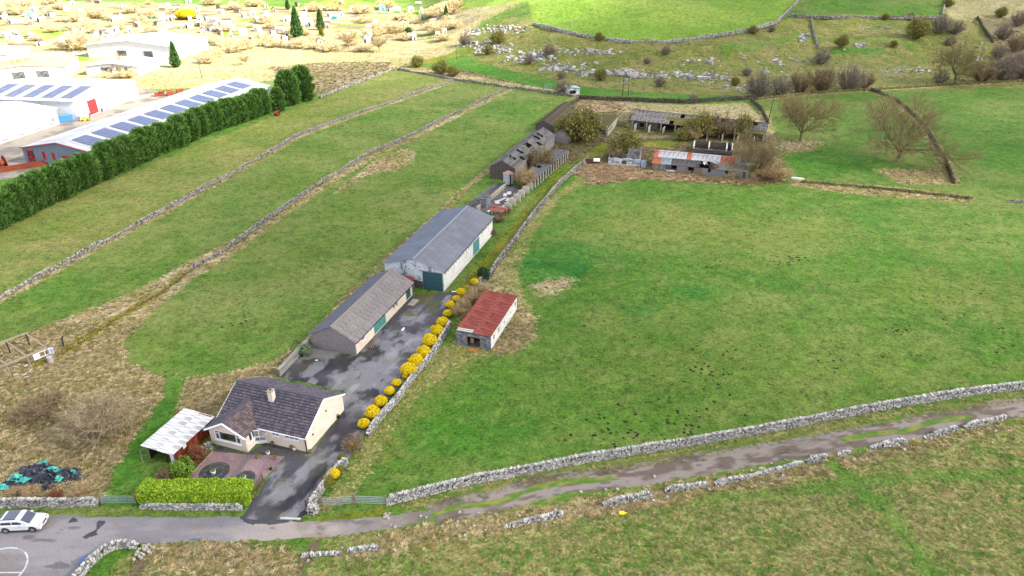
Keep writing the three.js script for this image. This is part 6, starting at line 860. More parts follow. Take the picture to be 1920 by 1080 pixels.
// ---------------------------------------------------------------- gates
function fieldGate(label, a, b, mat, { h = 1.1, bars = 5, stays = 4 } = {}) {
  const o = thing('field_gate', label, 'gate', a), d = b.clone().sub(a), L = d.length(), u = d.clone().normalize();
  for (let k = 0; k < bars; k++) bar(o, 'rail', mat, V(0, 0, 0).setY(0.18 + (h - 0.18) * k / (bars - 1)), d.clone().setY(0.18 + (h - 0.18) * k / (bars - 1)), 0.045);
  for (let k = 0; k <= stays; k++) { const q = u.clone().multiplyScalar(L * k / stays); bar(o, k % stays ? 'stay' : 'stile', mat, q.clone().setY(0.15), q.clone().setY(h + 0.03), 0.055); }
  for (const s of [-0.12, L + 0.12]) { const q = u.clone().multiplyScalar(s); bar(o, 'gate_post', M.timber, q.clone().setY(-0.1), q.clone().setY(1.35), 0.16); }
  bar(o, 'brace', mat, V(0, 0.22, 0), u.clone().multiplyScalar(L / stays).setY(h), 0.04); return o;
}
const galv = std(col(196, 206, 206), 0.5, { metalness: 0.3 }), greenGalv = std(col(150, 178, 174), 0.6);
fieldGate('grey-green metal field gate between the wall and clipped hedge', G(193, 945), G(254, 945), greenGalv);
fieldGate('pale metal field gate nearer the drive, one of the pair', G(607, 950), G(664, 945), galv); fieldGate('pale metal field gate meeting the long field wall', G(666, 945), G(722, 947), galv);
fieldGate('small metal hurdle gate by the round bush in the dale', G(1020, 168), G(1036, 166), greenGalv, { h: 1.8, bars: 7, stays: 3 });
function ironGate(label, a, b, lean) { const o = thing('iron_gate', label, 'gate', a), m = std(col(96, 66, 58), 0.8), d = b.clone().sub(a), L = d.length(), n = 12; for (const y of [0.15, 0.6, 1.0]) bar(o, 'rail', m, V(0, y, 0), d.clone().setY(y + (y > 0.9 ? lean : 0)), 0.05); for (let k = 0; k <= n; k++) { const q = d.clone().multiplyScalar(k / n); bar(o, 'upright', m, q.clone().setY(0.08), q.clone().setY(1.0 + lean * k / n), k % n ? 0.025 : 0.06); } bar(o, 'gate_post', m, V(0, 0, 0).addScaledVector(d, -0.03), V(0, 1.35, 0).addScaledVector(d, -0.03), 0.12); }
ironGate('open rusty iron gate at the hedge side of the drive', G(474, 938), G(494, 904), 0.25); ironGate('open rusty iron gate at the wall side of the drive', G(576, 955), G(602, 912), 0.2);
{ const o = thing('gate_pier', 'stubby pale stone pier at the end of the drive wall', 'pier', G(588, 960)), r = rngOf(8), list = [], T = TONES.pale.map(c => col(...c)); bx(o, 'core', coreM, 0.8, 0.85, 0.7, 0, 0.42, 0); for (let k = 0; k < 110; k++) { const f = r() * 6.283, c = Math.cos(f), s = Math.sin(f), q = Math.max(Math.abs(c), Math.abs(s)); list.push({ p: V(c / q * 0.42, rr(0.08, 0.95, r), s / q * 0.37), r: [rr(-0.2, 0.2, r), r() * 3, 0], s: V(0.22, 0.15, 0.2), c: pick(T, r) }); } for (let k = 0; k < 24; k++) list.push({ p: V(rr(-0.4, 0.4, r), 0.93, rr(-0.35, 0.35, r)), r: [0, r() * 3, 0], s: V(0.25, 0.14, 0.22), c: pick(T, r) }); inst(o, 'stones', stoneGeo, stoneM, list); }
// ---------------------------------------------------------------- derelict glasshouse frame at the left edge
{
  const o = thing('glasshouse_frame', 'derelict bare timber frame of a glasshouse at the left edge', 'timber frame', G(0, 712)), tim = mapped(stained(256, 1.5, L3(196, 180, 158), L3(150, 132, 112), { cell: 6, streak: 0.3, amt: 0.8 }), 0.95), O = o.position;
  const fr = [[18, 726], [62, 704], [80, 692]]; // front line posts
  const A = G(-60, 742).sub(O), B = G(96, 676).sub(O), side = V(-0.35, 0, -0.94).multiplyScalar(1), back = G(56, 648).sub(G(96, 676)); const n = 5, H = 2.0;
  for (let k = 0; k < n; k++) { const p = A.clone().lerp(B, k / (n - 1)), q = p.clone().add(back); bar(o, 'post', tim, p.clone(), p.clone().setY(H), 0.13); bar(o, 'post', M.darkTimber, q.clone(), q.clone().setY(H), 0.13); bar(o, 'cross_beam', tim, p.clone().setY(H), q.clone().setY(H + 0.02), 0.14, 0.14); }
  bar(o, 'front_rail', tim, A.clone().setY(H + 0.06), B.clone().setY(H + 0.06), 0.17); bar(o, 'back_rail', tim, A.clone().add(back).setY(H + 0.07), B.clone().add(back).setY(H + 0.07), 0.17); bar(o, 'mid_rail', tim, A.clone().setY(1.5), A.clone().lerp(B, 0.55).setY(1.5), 0.07);
  const w = part(o, 'window_frame'); w.position.copy(B).lerp(A, 0.08).setY(1.45); w.rotation.y = Math.atan2(-(B.z - A.z), B.x - A.x); for (const x of [-1, -0.3, 0.4, 1]) bx(w, 'glazing_bar', M.upvc, 0.07, 0.8, 0.06, x, 0, 0); for (const y of [-0.4, 0.4]) bx(w, 'rail', M.upvc, 2.05, 0.07, 0.05, 0, y, 0); bx(w, 'panel', M.upvc, 0.62, 0.72, 0.03, -0.65, 0, 0);
  const tank = (nm, lab, px, py, m) => { const t = thing('water_butt', lab, 'tank', G(px, py)); const q = mesh(t, 'drum', CYL, m); q.scale.set(0.36, 0.9, 0.36); q.position.y = 0.45; const c = mesh(t, 'lid', CYL, m); c.scale.set(0.39, 0.06, 0.39); c.position.y = 0.93; };
  tank('a', 'pale blue butt standing at the end of the glasshouse frame', 98, 664, std(col(196, 206, 220), 0.6)); tank('b', 'pale pinkish butt beside the pale blue one', 96, 680, std(col(206, 194, 190), 0.7));
  const pl = thing('leaning_stake', 'dark leaning stake in the rough grass by the glasshouse frame', 'stake', G(119, 650)); bar(pl, 'stake', M.darkTimber, V(0, -0.1, 0), V(0.2, 1.5, 0), 0.16); bar(pl, 'stub', M.darkTimber, V(0.2, 1.5, 0), V(0.45, 1.75, 0.05), 0.13);
  const r = rngOf(12); for (let k = 0; k < 6; k++) { const g = top(new THREE.Group(), 'broken_pane_frame'), p = G(rr(10, 60, r), rr(688, 722, r)); g.position.copy(p); g.rotation.y = r() * 3; bx(g, 'rail', tim, 0.9, 0.06, 0.06, 0, 0.1, 0); bx(g, 'stile', M.upvc, 0.06, 0.055, 0.5, 0.2, 0.1, 0.28); tag(g, 'broken pale frame piece lying inside the glasshouse frame', 'frame', 'broken frame pieces'); }
}
// ---------------------------------------------------------------- heap of black plastic wrap
{
  const c = G(78, 897), o = thing('plastic_heap', 'heap of crumpled black plastic with turquoise sheets behind the wall', 'plastic heap', c), r = rngOf(66), blk = new THREE.MeshPhysicalMaterial({ color: col(52, 54, 68, 0.6), roughness: 0.4, side: THREE.DoubleSide }), tq = new THREE.MeshPhysicalMaterial({ color: col(86, 206, 190, 0.6), roughness: 0.5 });
  const crumple = (rx, rz, h, seed, n = 34) => { const g = new THREE.PlaneGeometry(2, 2, n, n); g.rotateX(-Math.PI / 2); const p = g.attributes.position; for (let i = 0; i < p.count; i++) { const x = p.getX(i), z = p.getZ(i), d = Math.hypot(x, z), e = ss(1.05, 0.25, d + (vn(x * 2 + seed, z * 2) - 0.5) * 0.5); p.setXYZ(i, x * rx + (vn(x * 5, z * 5 + seed) - 0.5) * 0.4, -0.06 + e * h * (0.35 + 1.1 * vn(x * 7 + seed, z * 7)) + e * 0.16 * hsh(i, seed), z * rz + (vn(x * 5 + 20, z * 5 + seed) - 0.5) * 0.4); } g.computeVertexNormals(); return g.toNonIndexed(); };
  for (const [dx, dz, rx, rz, h, s] of [[-1.2, -0.9, 2.2, 1.4, 0.7, 1], [0.6, 0.2, 2.6, 1.3, 0.75, 2], [2.4, -0.3, 2.0, 1.1, 0.6, 3], [-2.2, 0.9, 1.6, 0.9, 0.5, 4], [1.0, 1.2, 1.2, 0.9, 0.5, 5], [3.6, -0.1, 1.1, 0.6, 0.4, 6]]) { const g = crumple(rx, rz, h, s); g.computeVertexNormals(); const m = mesh(o, 'black_wrap', g, blk); m.position.set(dx, 0, dz); }
  for (const [dx, dz, rx, rz, y] of [[-0.9, -1.9, 0.5, 0.4, 0.4], [-2.6, 0.3, 0.55, 0.5, 0.45], [-1.4, 0.7, 0.6, 0.3, 0.5], [0.9, -0.7, 0.8, 0.35, 0.62], [1.8, -0.6, 0.3, 0.35, 0.55], [3.3, -0.5, 0.4, 0.3, 0.4], [2.2, 0.5, 0.35, 0.3, 0.4], [-3.2, 1.5, 0.5, 0.25, 0.2]]) { const g = crumple(rx, rz, 0.28, Math.round(dx * 10 + 50), 12); g.computeVertexNormals(); const m = mesh(o, 'turquoise_wrap', g, tq); m.position.set(dx, y, dz); }
}
// ---------------------------------------------------------------- garden pots and small yard things
{
  const potG = new THREE.LatheGeometry([[0, 0], [0.16, 0], [0.2, 0.1], [0.26, 0.34], [0.28, 0.4], [0.24, 0.4], [0.2, 0.3], [0, 0.28]].map(p => new THREE.Vector2(...p)), 14), dirt = std(col(90, 76, 60), 1), leafG = shrubT.green[0][1], oLeaf = shrubT.olive[0][1];
  for (const [px, py, m, lab, k] of [[401, 889, 'w', 'white urn planted in the larger flagged ring', 1], [457, 900, 'w', 'white urn planted in the smaller flagged ring', 1], [483, 859, 't', 'clay pot on the gravel left of the white pot', 0.8], [503, 852, 'w', 'white pot on the gravel nearest the bungalow', 0.8], [516, 861, 't', 'clay pot on the gravel nearest the drive', 0.8], [511, 834, 't', 'clay trough pot under the bungalow windows, left', 0.7], [547, 842, 't', 'clay trough pot under the bungalow windows, right', 0.8], [552, 844, 'w', 'white pot at the foot of the bungalow front wall', 0.7], [582, 849, 't', 'small clay pot at the corner of the bungalow', 0.7], [634, 784, 'd', 'dark pot at the far corner of the gable wall', 0.8], [508, 881, 'd', 'small dark pot at the edge of the gravel', 0.6]]) {
    const p = G(px, py); p.y = 0.028; const o = thing('plant_pot', lab, 'plant pot', p, px, 'pots around the bungalow'), mt = m === 'w' ? M.upvc : m === 't' ? std(col(186, 140, 106), 0.9) : M.dark; mesh(o, 'pot', potG, mt).scale.setScalar(k * 1.1); const f = mesh(o, 'plant', px % 2 ? leafG : oLeaf, vcM); f.scale.setScalar(0.42 * k); f.position.y = 0.36 * k;
  }
  const bin = thing('grit_bin', 'small dark blue bin beside the curved wall at the bottom left', 'bin', G(160, 1056), 0.75); bx(bin, 'bin_body', std(col(60, 76, 130, 0.6), 0.6), 0.9, 0.55, 0.6, 0, 0.28, 0); const lid = bx(bin, 'lid', std(col(84, 96, 146, 0.6), 0.6), 0.98, 0.08, 0.68, 0, 0.6, 0); lid.rotation.x = 0.1;
  const sack = thing('yellow_sack', 'bright yellow sack lying in the rough pasture below the track', 'sack', G(1166, 964)); const sg = new THREE.SphereGeometry(1, 14, 8), sp = sg.attributes.position; for (let i = 0; i < sp.count; i++) { const k = 0.85 + 0.4 * (vn(sp.getX(i) * 3 + 4, sp.getZ(i) * 3 + sp.getY(i)) - 0.5); sp.setXYZ(i, sp.getX(i) * k, sp.getY(i) * k, sp.getZ(i) * k); } sg.computeVertexNormals(); const sb = mesh(sack, 'bag', sg, std(col(240, 206, 20, 0.8), 0.6)); sb.scale.set(0.4, 0.2, 0.3); sb.position.y = 0.16; bx(sack, 'tied_neck', std(col(240, 206, 20, 0.8), 0.6), 0.16, 0.1, 0.1, 0.42, 0.16, 0);
  const pal_ = thing('pallet', 'weathered pallet by the near end of the long grey barn', 'pallet', G(694, 650), FARM + 0.2); for (let k = 0; k < 5; k++) bx(pal_, 'slat', M.timber, 0.12, 0.03, 1.2, -0.5 + k * 0.25, 0.15, 0); for (let k = 0; k < 3; k++) bx(pal_, 'bearer', M.darkTimber, 1.1, 0.12, 0.1, 0, 0.07, -0.5 + k * 0.5);
  const sc = (nm, lab, px, py, m, list) => { const o = thing(nm, lab, 'debris', G(px, py), px); for (const [w, h, d, x, y, z, ry] of list) bx(o, 'piece', m, w, h, d, x, y, z, ry); };
  sc('white_scrap', 'white plastic scrap in the middle of the yard', 755, 619, M.upvc, [[0.5, 0.1, 0.3, 0, 0.06, 0, 0.4], [0.3, 0.14, 0.2, 0.4, 0.08, -0.1, 1]]); sc('white_scrap', 'white plank beside the track near the white shed door', 855, 547, M.upvc, [[1.4, 0.1, 0.2, 0, 0.06, 0, -0.3], [0.5, 0.06, 0.2, 0.6, 0.05, 0.25, 0.2]]); sc('white_scrap', 'white trough on the field edge right of the ruins', 1495, 336, M.upvc, [[2.8, 0.35, 0.5, 0, 0.18, 0, 0], [2.4, 0.06, 0.7, 0, 0.03, 0, 0.02]]); sc('white_scrap', 'small white scrap on the dark yard behind the bungalow', 594, 676, M.upvc, [[0.22, 0.1, 0.18, 0, 0.05, 0, 0], [0.1, 0.06, 0.1, 0.2, 0.04, 0.05, 0.5]]);
  { const ch = thing('garden_chair', 'white tubular chair frame lying against the drive wall', 'chair frame', G(731, 768), 0.4); for (const [a, b] of [[V(0, 0.05, 0), V(0.2, 0.9, 0)], [V(0.5, 0.05, -0.3), V(0.7, 0.9, -0.3)], [V(0.2, 0.9, 0), V(0.7, 0.9, -0.3)], [V(0, 0.4, 0), V(0.5, 0.4, -0.3)]]) bar(ch, 'tube', M.upvc, a, b, 0.06); }
  const hut = thing('small_hut', 'small pale grey hut beside the round bush in the dale', 'hut', G(1087, 177), 0.3); box4(hut, { W: 5, L: 3.4, eR: 2.0, eL: 2.6, mats: { front: M.bluewash, right: M.bluewash }, holes: { front: [[1.4, 0.3, 2.2, 1.2]] }, th: 0.15 }); const hr = bx(hut, 'roof', std(col(190, 200, 208), 0.7), 5.4, 0.1, 3.9, -2.5, 2.42, -1.7); hr.rotation.z = -0.12;
  const bl = thing('blue_skip', 'blue waste skip between the white units', 'skip', G(122, 228), 0.6); bx(bl, 'skip_body', std(col(50, 110, 180, 0.7), 0.6), 4.2, 1.7, 2.2, 0, 0.95, 0); bx(bl, 'rim', std(col(70, 130, 196, 0.7), 0.6), 4.4, 0.14, 2.4, 0, 1.86, 0); bx(bl, 'skid', M.dark, 3.8, 0.1, 1.8, 0, 0.05, 0);
  const yl = thing('yellow_forklift', 'small yellow forklift by the corner of the white unit', 'forklift', G(160, 226), 0.5); bx(yl, 'chassis', std(col(236, 206, 40, 0.75), 0.6), 2.2, 0.8, 1.2, 0, 0.6, 0); bx(yl, 'mast', M.dark, 0.12, 2.0, 0.9, 1.2, 1.1, 0); bx(yl, 'canopy', M.dark, 1.2, 0.08, 1.1, -0.2, 2.0, 0); for (const x of [-0.7, 0.4]) for (const z of [-0.5, 0.5]) bx(yl, 'canopy_post', M.dark, 0.07, 1.0, 0.07, x, 1.5, z); for (const x of [-0.7, 0.7]) for (const z of [-0.55, 0.55]) { const q = mesh(yl, 'wheel', CYL, M.dark); q.scale.set(0.28, 0.2, 0.28); q.rotation.x = Math.PI / 2; q.position.set(x, 0.28, z); }
  const rg = thing('rusty_girders', 'stack of rusty steel girders at the left edge', 'girders', G(40, 316), 0.6); for (let k = 0; k < 5; k++) bx(rg, 'girder', M.rust, 12, 0.35, 0.35, 0, 0.2 + Math.floor(k / 2) * 0.37, (k % 2) * 0.6); const rd = thing('cable_drum', 'rusty cable drum at the left edge by the grey-clad unit', 'drum', G(8, 318), 0.9); for (const x of [-0.6, 0.6]) { const q = mesh(rd, 'flange', CYL, M.rust); q.scale.set(1.7, 0.12, 1.7); q.rotation.z = Math.PI / 2; q.position.set(x, 1.7, 0); } const hb = mesh(rd, 'hub', CYL, M.rust); hb.scale.set(0.8, 1.2, 0.8); hb.rotation.z = Math.PI / 2; hb.position.y = 1.7;
  const mch = thing('scrap_machinery', 'rust-brown machinery pile behind the white unit', 'scrap', G(300, 180), 0.5); for (const [x, y, z, w, h, d] of [[0, 0.6, 0, 3, 1.2, 1.5], [3.4, 0.5, 0.5, 2.4, 1, 1.4], [6.4, 0.8, 0, 2.2, 1.6, 1.6], [2, 1.5, 0.2, 4, 0.2, 1.2]]) bx(mch, 'casing', pick([M.rust, M.dark, M.metal]), w, h, d, x, y, z, rr(-0.2, 0.2));
  const sp2 = thing('rusty_spool', 'rust-brown scrap bale at the end of the conifer row', 'scrap', G(517, 217)); for (let k = 0; k < 5; k++) { const t = mesh(sp2, 'coil', new THREE.TorusGeometry(0.6 + k * 0.05, 0.12, 6, 16), M.rust); t.position.set(k * 0.25, 0.7, 0); t.rotation.y = 1.3; }
}
// ---------------------------------------------------------------- poles
function pole(label, px, py, h, { lean = 0, arm = true, r0 = 0.14, h2 } = {}) { const o = thing('utility_pole', label, 'pole', G(px, py)); const m = mesh(o, 'pole_shaft', new THREE.CylinderGeometry(r0 * 0.7, r0, h + 0.3, 8), std(col(110, 96, 82), 0.95)); m.position.set(lean * h / 2, h / 2 - 0.15, 0); m.rotation.z = -lean; if (arm) bx(o, 'cross_arm', M.darkTimber, 1.2, 0.1, 0.1, lean * h, h - 0.3, 0); bx(o, 'pole_cap', M.dark, r0 * 1.6, 0.06, r0 * 1.6, lean * h, h + 0.02, 0); return o; }
pole('leaning timber pole at the corner of the straw field, right of the ruins', 1442, 222, 6.4, { lean: 0.05, arm: false }); pole('timber pole behind the grey-clad unit', 379, 146, 7, { lean: -0.05, arm: false, r0: 0.16 }); pole('thin pale pole on the dale slope', 856, 112, 6.5, { arm: false, r0: 0.1 });
{ const o = thing('twin_pole', 'twin timber pole with transformer platform in the green dale', 'pole', G(1172, 187)); for (const x of [-0.9, 0.9]) { const m = mesh(o, 'pole_shaft', new THREE.CylinderGeometry(0.11, 0.15, 7.8, 8), std(col(120, 104, 88), 0.95)); m.position.set(x, 3.8, 0); } bx(o, 'platform', M.metal, 2.4, 0.16, 0.7, 0, 5.4, 0); bx(o, 'transformer', M.metal, 1.0, 1.1, 0.7, 0, 6.1, 0); bx(o, 'cross_arm', M.darkTimber, 2.6, 0.14, 0.14, 0, 7.4, 0); }
for (const [px, py] of [[1563, 790], [1608, 778], [1690, 762], [1772, 745], [1816, 736], [1524, 797]]) { const o = thing('fence_post', `${nth([1524, 1563, 1608, 1690, 1772, 1816].indexOf(px) + 1)} slim fence post from the left behind the long field wall`, 'post', G(px, py - 4), px, 'posts behind the long field wall'); bar(o, 'stake', M.timber, V(0, -0.1, 0), V(0, 1.5, 0), 0.09); bx(o, 'post_top', M.timber, 0.1, 0.03, 0.1, 0, 1.51, 0); }
// ---------------------------------------------------------------- limestone on the hillside
{
  const r = rngOf(314), list = [], T = TONES.pale.map(c => col(...c)), C = [[945, 55, 55, 9, 110], [925, 90, 55, 14, 170], [995, 108, 60, 13, 150], [1055, 128, 55, 10, 120], [1115, 140, 34, 8, 90], [1170, 136, 40, 8, 80], [1085, 98, 100, 7, 90], [1205, 142, 34, 6, 70], [1265, 140, 60, 8, 70], [1325, 146, 60, 12, 90], [1400, 166, 60, 8, 60], [1505, 72, 12, 9, 30], [1612, 86, 14, 6, 18], [1640, 52, 40, 5, 20], [1320, 115, 60, 10, 26], [1460, 118, 90, 20, 40], [1690, 132, 70, 8, 36], [1840, 110, 20, 30, 20], [880, 82, 22, 8, 40], [890, 60, 24, 12, 50]];
  for (const [x, y, sx, sy, n] of C) for (let k = 0; k < n; k++) { const px = x + (r() + r() - 1) * sx, py = y + (r() + r() - 1) * sy, p = G(px, py), s = rr(0.35, 1.1, r) * (r() < 0.15 ? 1.6 : 1); p.y += s * 0.12; list.push({ p, r: [rr(-0.3, 0.3, r), r() * 3.1, rr(-0.3, 0.3, r)], s: V(s * rr(0.8, 1.5, r), s * rr(0.5, 0.9, r), s * rr(0.7, 1.2, r)), c: pick(T, r).clone().multiplyScalar(rr(0.8, 1.1, r)) }); }
  const im = inst(scene, 'limestone_rocks', stoneGeo, stoneM, list); tag(im, 'scattered pale limestone rocks on the hillside', 'rocks');
  const bg = (() => { const g = new THREE.IcosahedronGeometry(0.6, 2), p = g.attributes.position; for (let i = 0; i < p.count; i++) { const x = p.getX(i), y = p.getY(i), z = p.getZ(i), k = 0.75 + 0.6 * vn(x * 3 + 9, y * 3 + z * 4); p.setXYZ(i, x * k, y * k * 0.75, z * k); } g.computeVertexNormals(); return g; })();
  for (const [px, py, s, lab] of [[1187, 145, 3.0, 'largest pale limestone boulder above the green dale'], [1165, 142, 2.2, 'pale boulder just left of the largest one'], [1142, 141, 1.9, 'pale boulder at the left of the crag above the twin pole'], [1333, 119, 1.9, 'flat pale boulder alone on the hillside'], [1396, 112, 1.4, 'pale boulder left of the hillside bush'], [1437, 138, 1.8, 'jagged pale rock above the thicket'], [1475, 143, 1.0, 'small pale rock right of the jagged one'], [1505, 74, 1.6, 'pale rock in the hollow below the hill wall'], [1612, 87, 1.5, 'pale rock in the green hollow on the right hill'], [1583, 94, 0.9, 'small white rock at the lip of the green hollow'], [1043, 132, 2.0, 'pale boulder beside the dark bush on the crag'], [1118, 120, 1.5, 'pale boulder in the middle of the crag line']]) { const o = thing('boulder', lab, 'boulder', G(px, py), px), m = mesh(o, 'rock', bg, mapped(stoneTex, 0.95, { color: col(212, 206, 198) })); m.scale.setScalar(s); m.position.y = s * 0.2; }
  for (const [px, py, lab] of [[272, 1036, 'heap of white stones at the end of the curved wall'], [1103, 608, ''], [725, 968, 'white stone at the foot of the pale field gate']]) if (lab) { const o = thing('stone_heap', lab, 'stones', G(px, py)), l2 = []; for (let k = 0; k < 26; k++) l2.push({ p: V(rr(-0.7, 0.7, r), rr(0.05, 0.3, r), rr(-0.9, 0.9, r)), r: [r(), r() * 3, r()], s: V(0.3, 0.22, 0.26), c: col(222, 212, 200).multiplyScalar(rr(0.85, 1.1, r)) }); inst(o, 'stones', stoneGeo, stoneM, px > 700 ? l2.slice(0, 12).map(q => ({ ...q, p: q.p.multiplyScalar(0.4) })) : l2); }
  // loose stones in the rough pasture
  const l3 = []; for (let k = 0; k < 60; k++) { const px = rr(560, 1900, r), py = cl(1000 - (px - 600) * 0.17, 780, 1010) + rr(0, 60, r), p = G(px, py); p.y += 0.1; l3.push({ p, r: [r(), r() * 3, r()], s: V(0.28, 0.22, 0.26).multiplyScalar(rr(0.6, 1.2, r)), c: col(220, 214, 204) }); } tag(inst(scene, 'loose_stones', stoneGeo, stoneM, l3), 'loose white stones dotted through the rough pasture', 'stones');
}
// ---------------------------------------------------------------- molehills in the big field
{
  const r = rngOf(2024), g = (() => { const q = new THREE.SphereGeometry(1, 9, 4, 0, 6.2832, 0, 1.45), p = q.attributes.position; for (let i = 0; i < p.count; i++) { const k = 0.8 + 0.45 * (vn(p.getX(i) * 3 + 2, p.getZ(i) * 3 + p.getY(i) * 2)); p.setXYZ(i, p.getX(i) * k, p.getY(i) * k, p.getZ(i) * k); } q.computeVertexNormals(); return q; })(), mt = mapped(stained(128, 1, L3(62, 58, 36), L3(88, 80, 52), { cell: 8, grain: 0.3 }), 1);
  let n = 0; const put = (px, py) => { const p = G(px, py); if (n >= 290) return; const m = sh(new THREE.Mesh(g, mt)); top(m, 'molehill'); m.position.set(p.x, -0.02, p.z); const s = rr(0.12, 0.24, r); m.scale.set(s * rr(0.9, 1.5, r), s * 0.45, s); m.rotation.y = r() * 3; tag(m, 'small dark molehill in the grass', 'molehill', 'molehills in the fields'); n++; };
  for (const [x, y, sx, sy, k] of [[1250, 790, 190, 60, 62], [1330, 690, 70, 45, 34], [1480, 488, 60, 9, 26], [1330, 500, 60, 14, 16], [1460, 400, 130, 18, 34], [1800, 570, 90, 50, 22], [1690, 620, 40, 14, 12], [1880, 640, 30, 40, 12], [1150, 850, 80, 25, 10], [1700, 665, 60, 12, 8], [460, 605, 60, 25, 14], [830, 310, 50, 20, 12], [1560, 690, 60, 30, 10], [1100, 610, 60, 40, 3], [1880, 215, 50, 25, 8], [1870, 455, 25, 3, 5]]) for (let i = 0; i < k; i++) put(x + (r() + r() - 1) * sx, y + (r() + r() - 1) * sy);
}
// ---------------------------------------------------------------- garden plots beyond: sheds, glasshouses, huts, cars
{
  const wM = std(col(226, 222, 214, 0.7), 0.85), tM = std(col(120, 196, 190, 0.6), 0.8), gM = std(col(170, 150, 130), 0.9), dM = std(col(104, 92, 88), 0.9), rM = std(col(190, 120, 110), 0.8), gr = std(col(60, 190, 140, 0.6), 0.8);
  const shed = (px, py, w, l, h, m, rm, lab, turn) => { const o = thing('plot_shed', lab, 'shed', G(px, py), turn, 'sheds of the far garden plots'); const g = new THREE.Shape([[-w / 2, 0], [w / 2, 0], [w / 2, h], [0, h * 1.3], [-w / 2, h]].map(p => new THREE.Vector2(...p))); const e = new THREE.ExtrudeGeometry(g, { depth: l, bevelEnabled: false }); mesh(o, 'shed_body', e, m); for (const s of [-1, 1]) { const q = bx(o, 'roof_panel', rm, Math.hypot(w / 2, h * 0.3) + 0.25, 0.06, l + 0.3, s * w * 0.26, h * 1.15 + 0.05, l / 2); q.rotation.z = -s * Math.atan2(h * 0.3, w / 2); } bx(o, 'door', dM, 0.8, h * 0.8, 0.05, w * 0.1, h * 0.4, l + 0.03); bx(o, 'window', dM, 0.05, 0.5, 0.7, w / 2 + 0.03, h * 0.6, l * 0.5); };
  const r = rngOf(606), pos = [[60, 22], [100, 30], [70, 36], [85, 40], [55, 30], [30, 42], [150, 38], [160, 48], [165, 4], [180, 6], [228, 16], [260, 50], [220, 40], [215, 34], [300, 20], [318, 38], [325, 18], [312, 52], [355, 4], [372, 34], [395, 42], [410, 26], [418, 45], [440, 24], [430, 56], [460, 32], [475, 28], [500, 34], [480, 58], [520, 60], [400, 56], [540, 38], [565, 44], [585, 48], [625, 36], [612, 52], [660, 18], [680, 20], [715, 18], [735, 20], [770, 20], [790, 22], [820, 22], [745, 36], [755, 46], [812, 44], [620, 30], [180, 72], [200, 72], [245, 74], [275, 74], [292, 72], [310, 70], [335, 76], [520, 76], [535, 76], [600, 82], [690, 78], [380, 60], [450, 66], [10, 70], [25, 78], [120, 78], [80, 84], ...Array.from({ length: 90 }, (_, i) => [hsh(i, 71) * 850, 7 + hsh(i, 77) * 75])];
  pos.forEach(([x, y], i) => { const tq = [4, 34].includes(i) || (x === 715), w = rr(1.7, 3.2, r), l = rr(2, 5, r); shed(x, y, tq ? 4 : i > 63 ? w * 0.75 : w, i > 63 ? l * 0.7 : l, rr(1.6, 2.3, r), tq ? tM : r() < 0.72 ? wM : gM, tq ? tM : r() < 0.75 ? wM : dM, tq ? 'turquoise shed among the far garden plots' : 'small pale shed among the far garden plots', rr(-0.5, 0.5, r) + (r() < 0.5 ? 1.57 : 0)); });
  for (const [x, y, m, lab] of [[4, 34, tM, 'turquoise tunnel at the far left edge of the plots'], [33, 42, tM, 'turquoise tunnel in the plots, right of the edge one'], [700, 42, tM, 'turquoise tunnel above the pair of sunlit trees'], [284, 34, gr, 'bright green tent among the far plots'], [152, 78, rM, 'small red hut by the pale road hedge']]) { const o = thing('plot_tunnel', lab, 'tunnel', G(x, y), rr(-0.3, 0.3, r) + 1.2), q = mesh(o, 'cover', new THREE.CylinderGeometry(1.5, 1.5, 5, 14, 1, false, -Math.PI / 2, Math.PI), m); q.rotation.set(0, 0, Math.PI / 2); q.rotation.order = 'YXZ'; q.rotation.x = 0; q.position.y = 0; for (const s of [-2.55, 2.55]) bx(o, 'end_frame', wM, 0.08, 1.2, 1.4, s, 0.6, 0); }
  for (const [x, y] of [[512, 72], [528, 75], [545, 76], [697, 76], [232, 75], [300, 74]]) { const o = thing('far_car', 'tiny sunlit car parked beside the far garden plots', 'car', G(x, y), rr(-0.2, 0.2, r), 'cars by the far plots'); const m = pick([wM, std(col(150, 160, 176), 0.5), dM], r); bx(o, 'body', m, 4.2, 0.75, 1.7, 0, 0.6, 0); bx(o, 'cabin', dM, 2.3, 0.6, 1.5, -0.2, 1.25, 0); bx(o, 'roof', m, 1.9, 0.06, 1.45, -0.2, 1.58, 0); for (const a of [-1.3, 1.3]) for (const b of [-0.7, 0.7]) { const q = mesh(o, 'wheel', CYL, dM); q.scale.set(0.32, 0.2, 0.32); q.rotation.x = Math.PI / 2; q.position.set(a, 0.32, b); } }
}
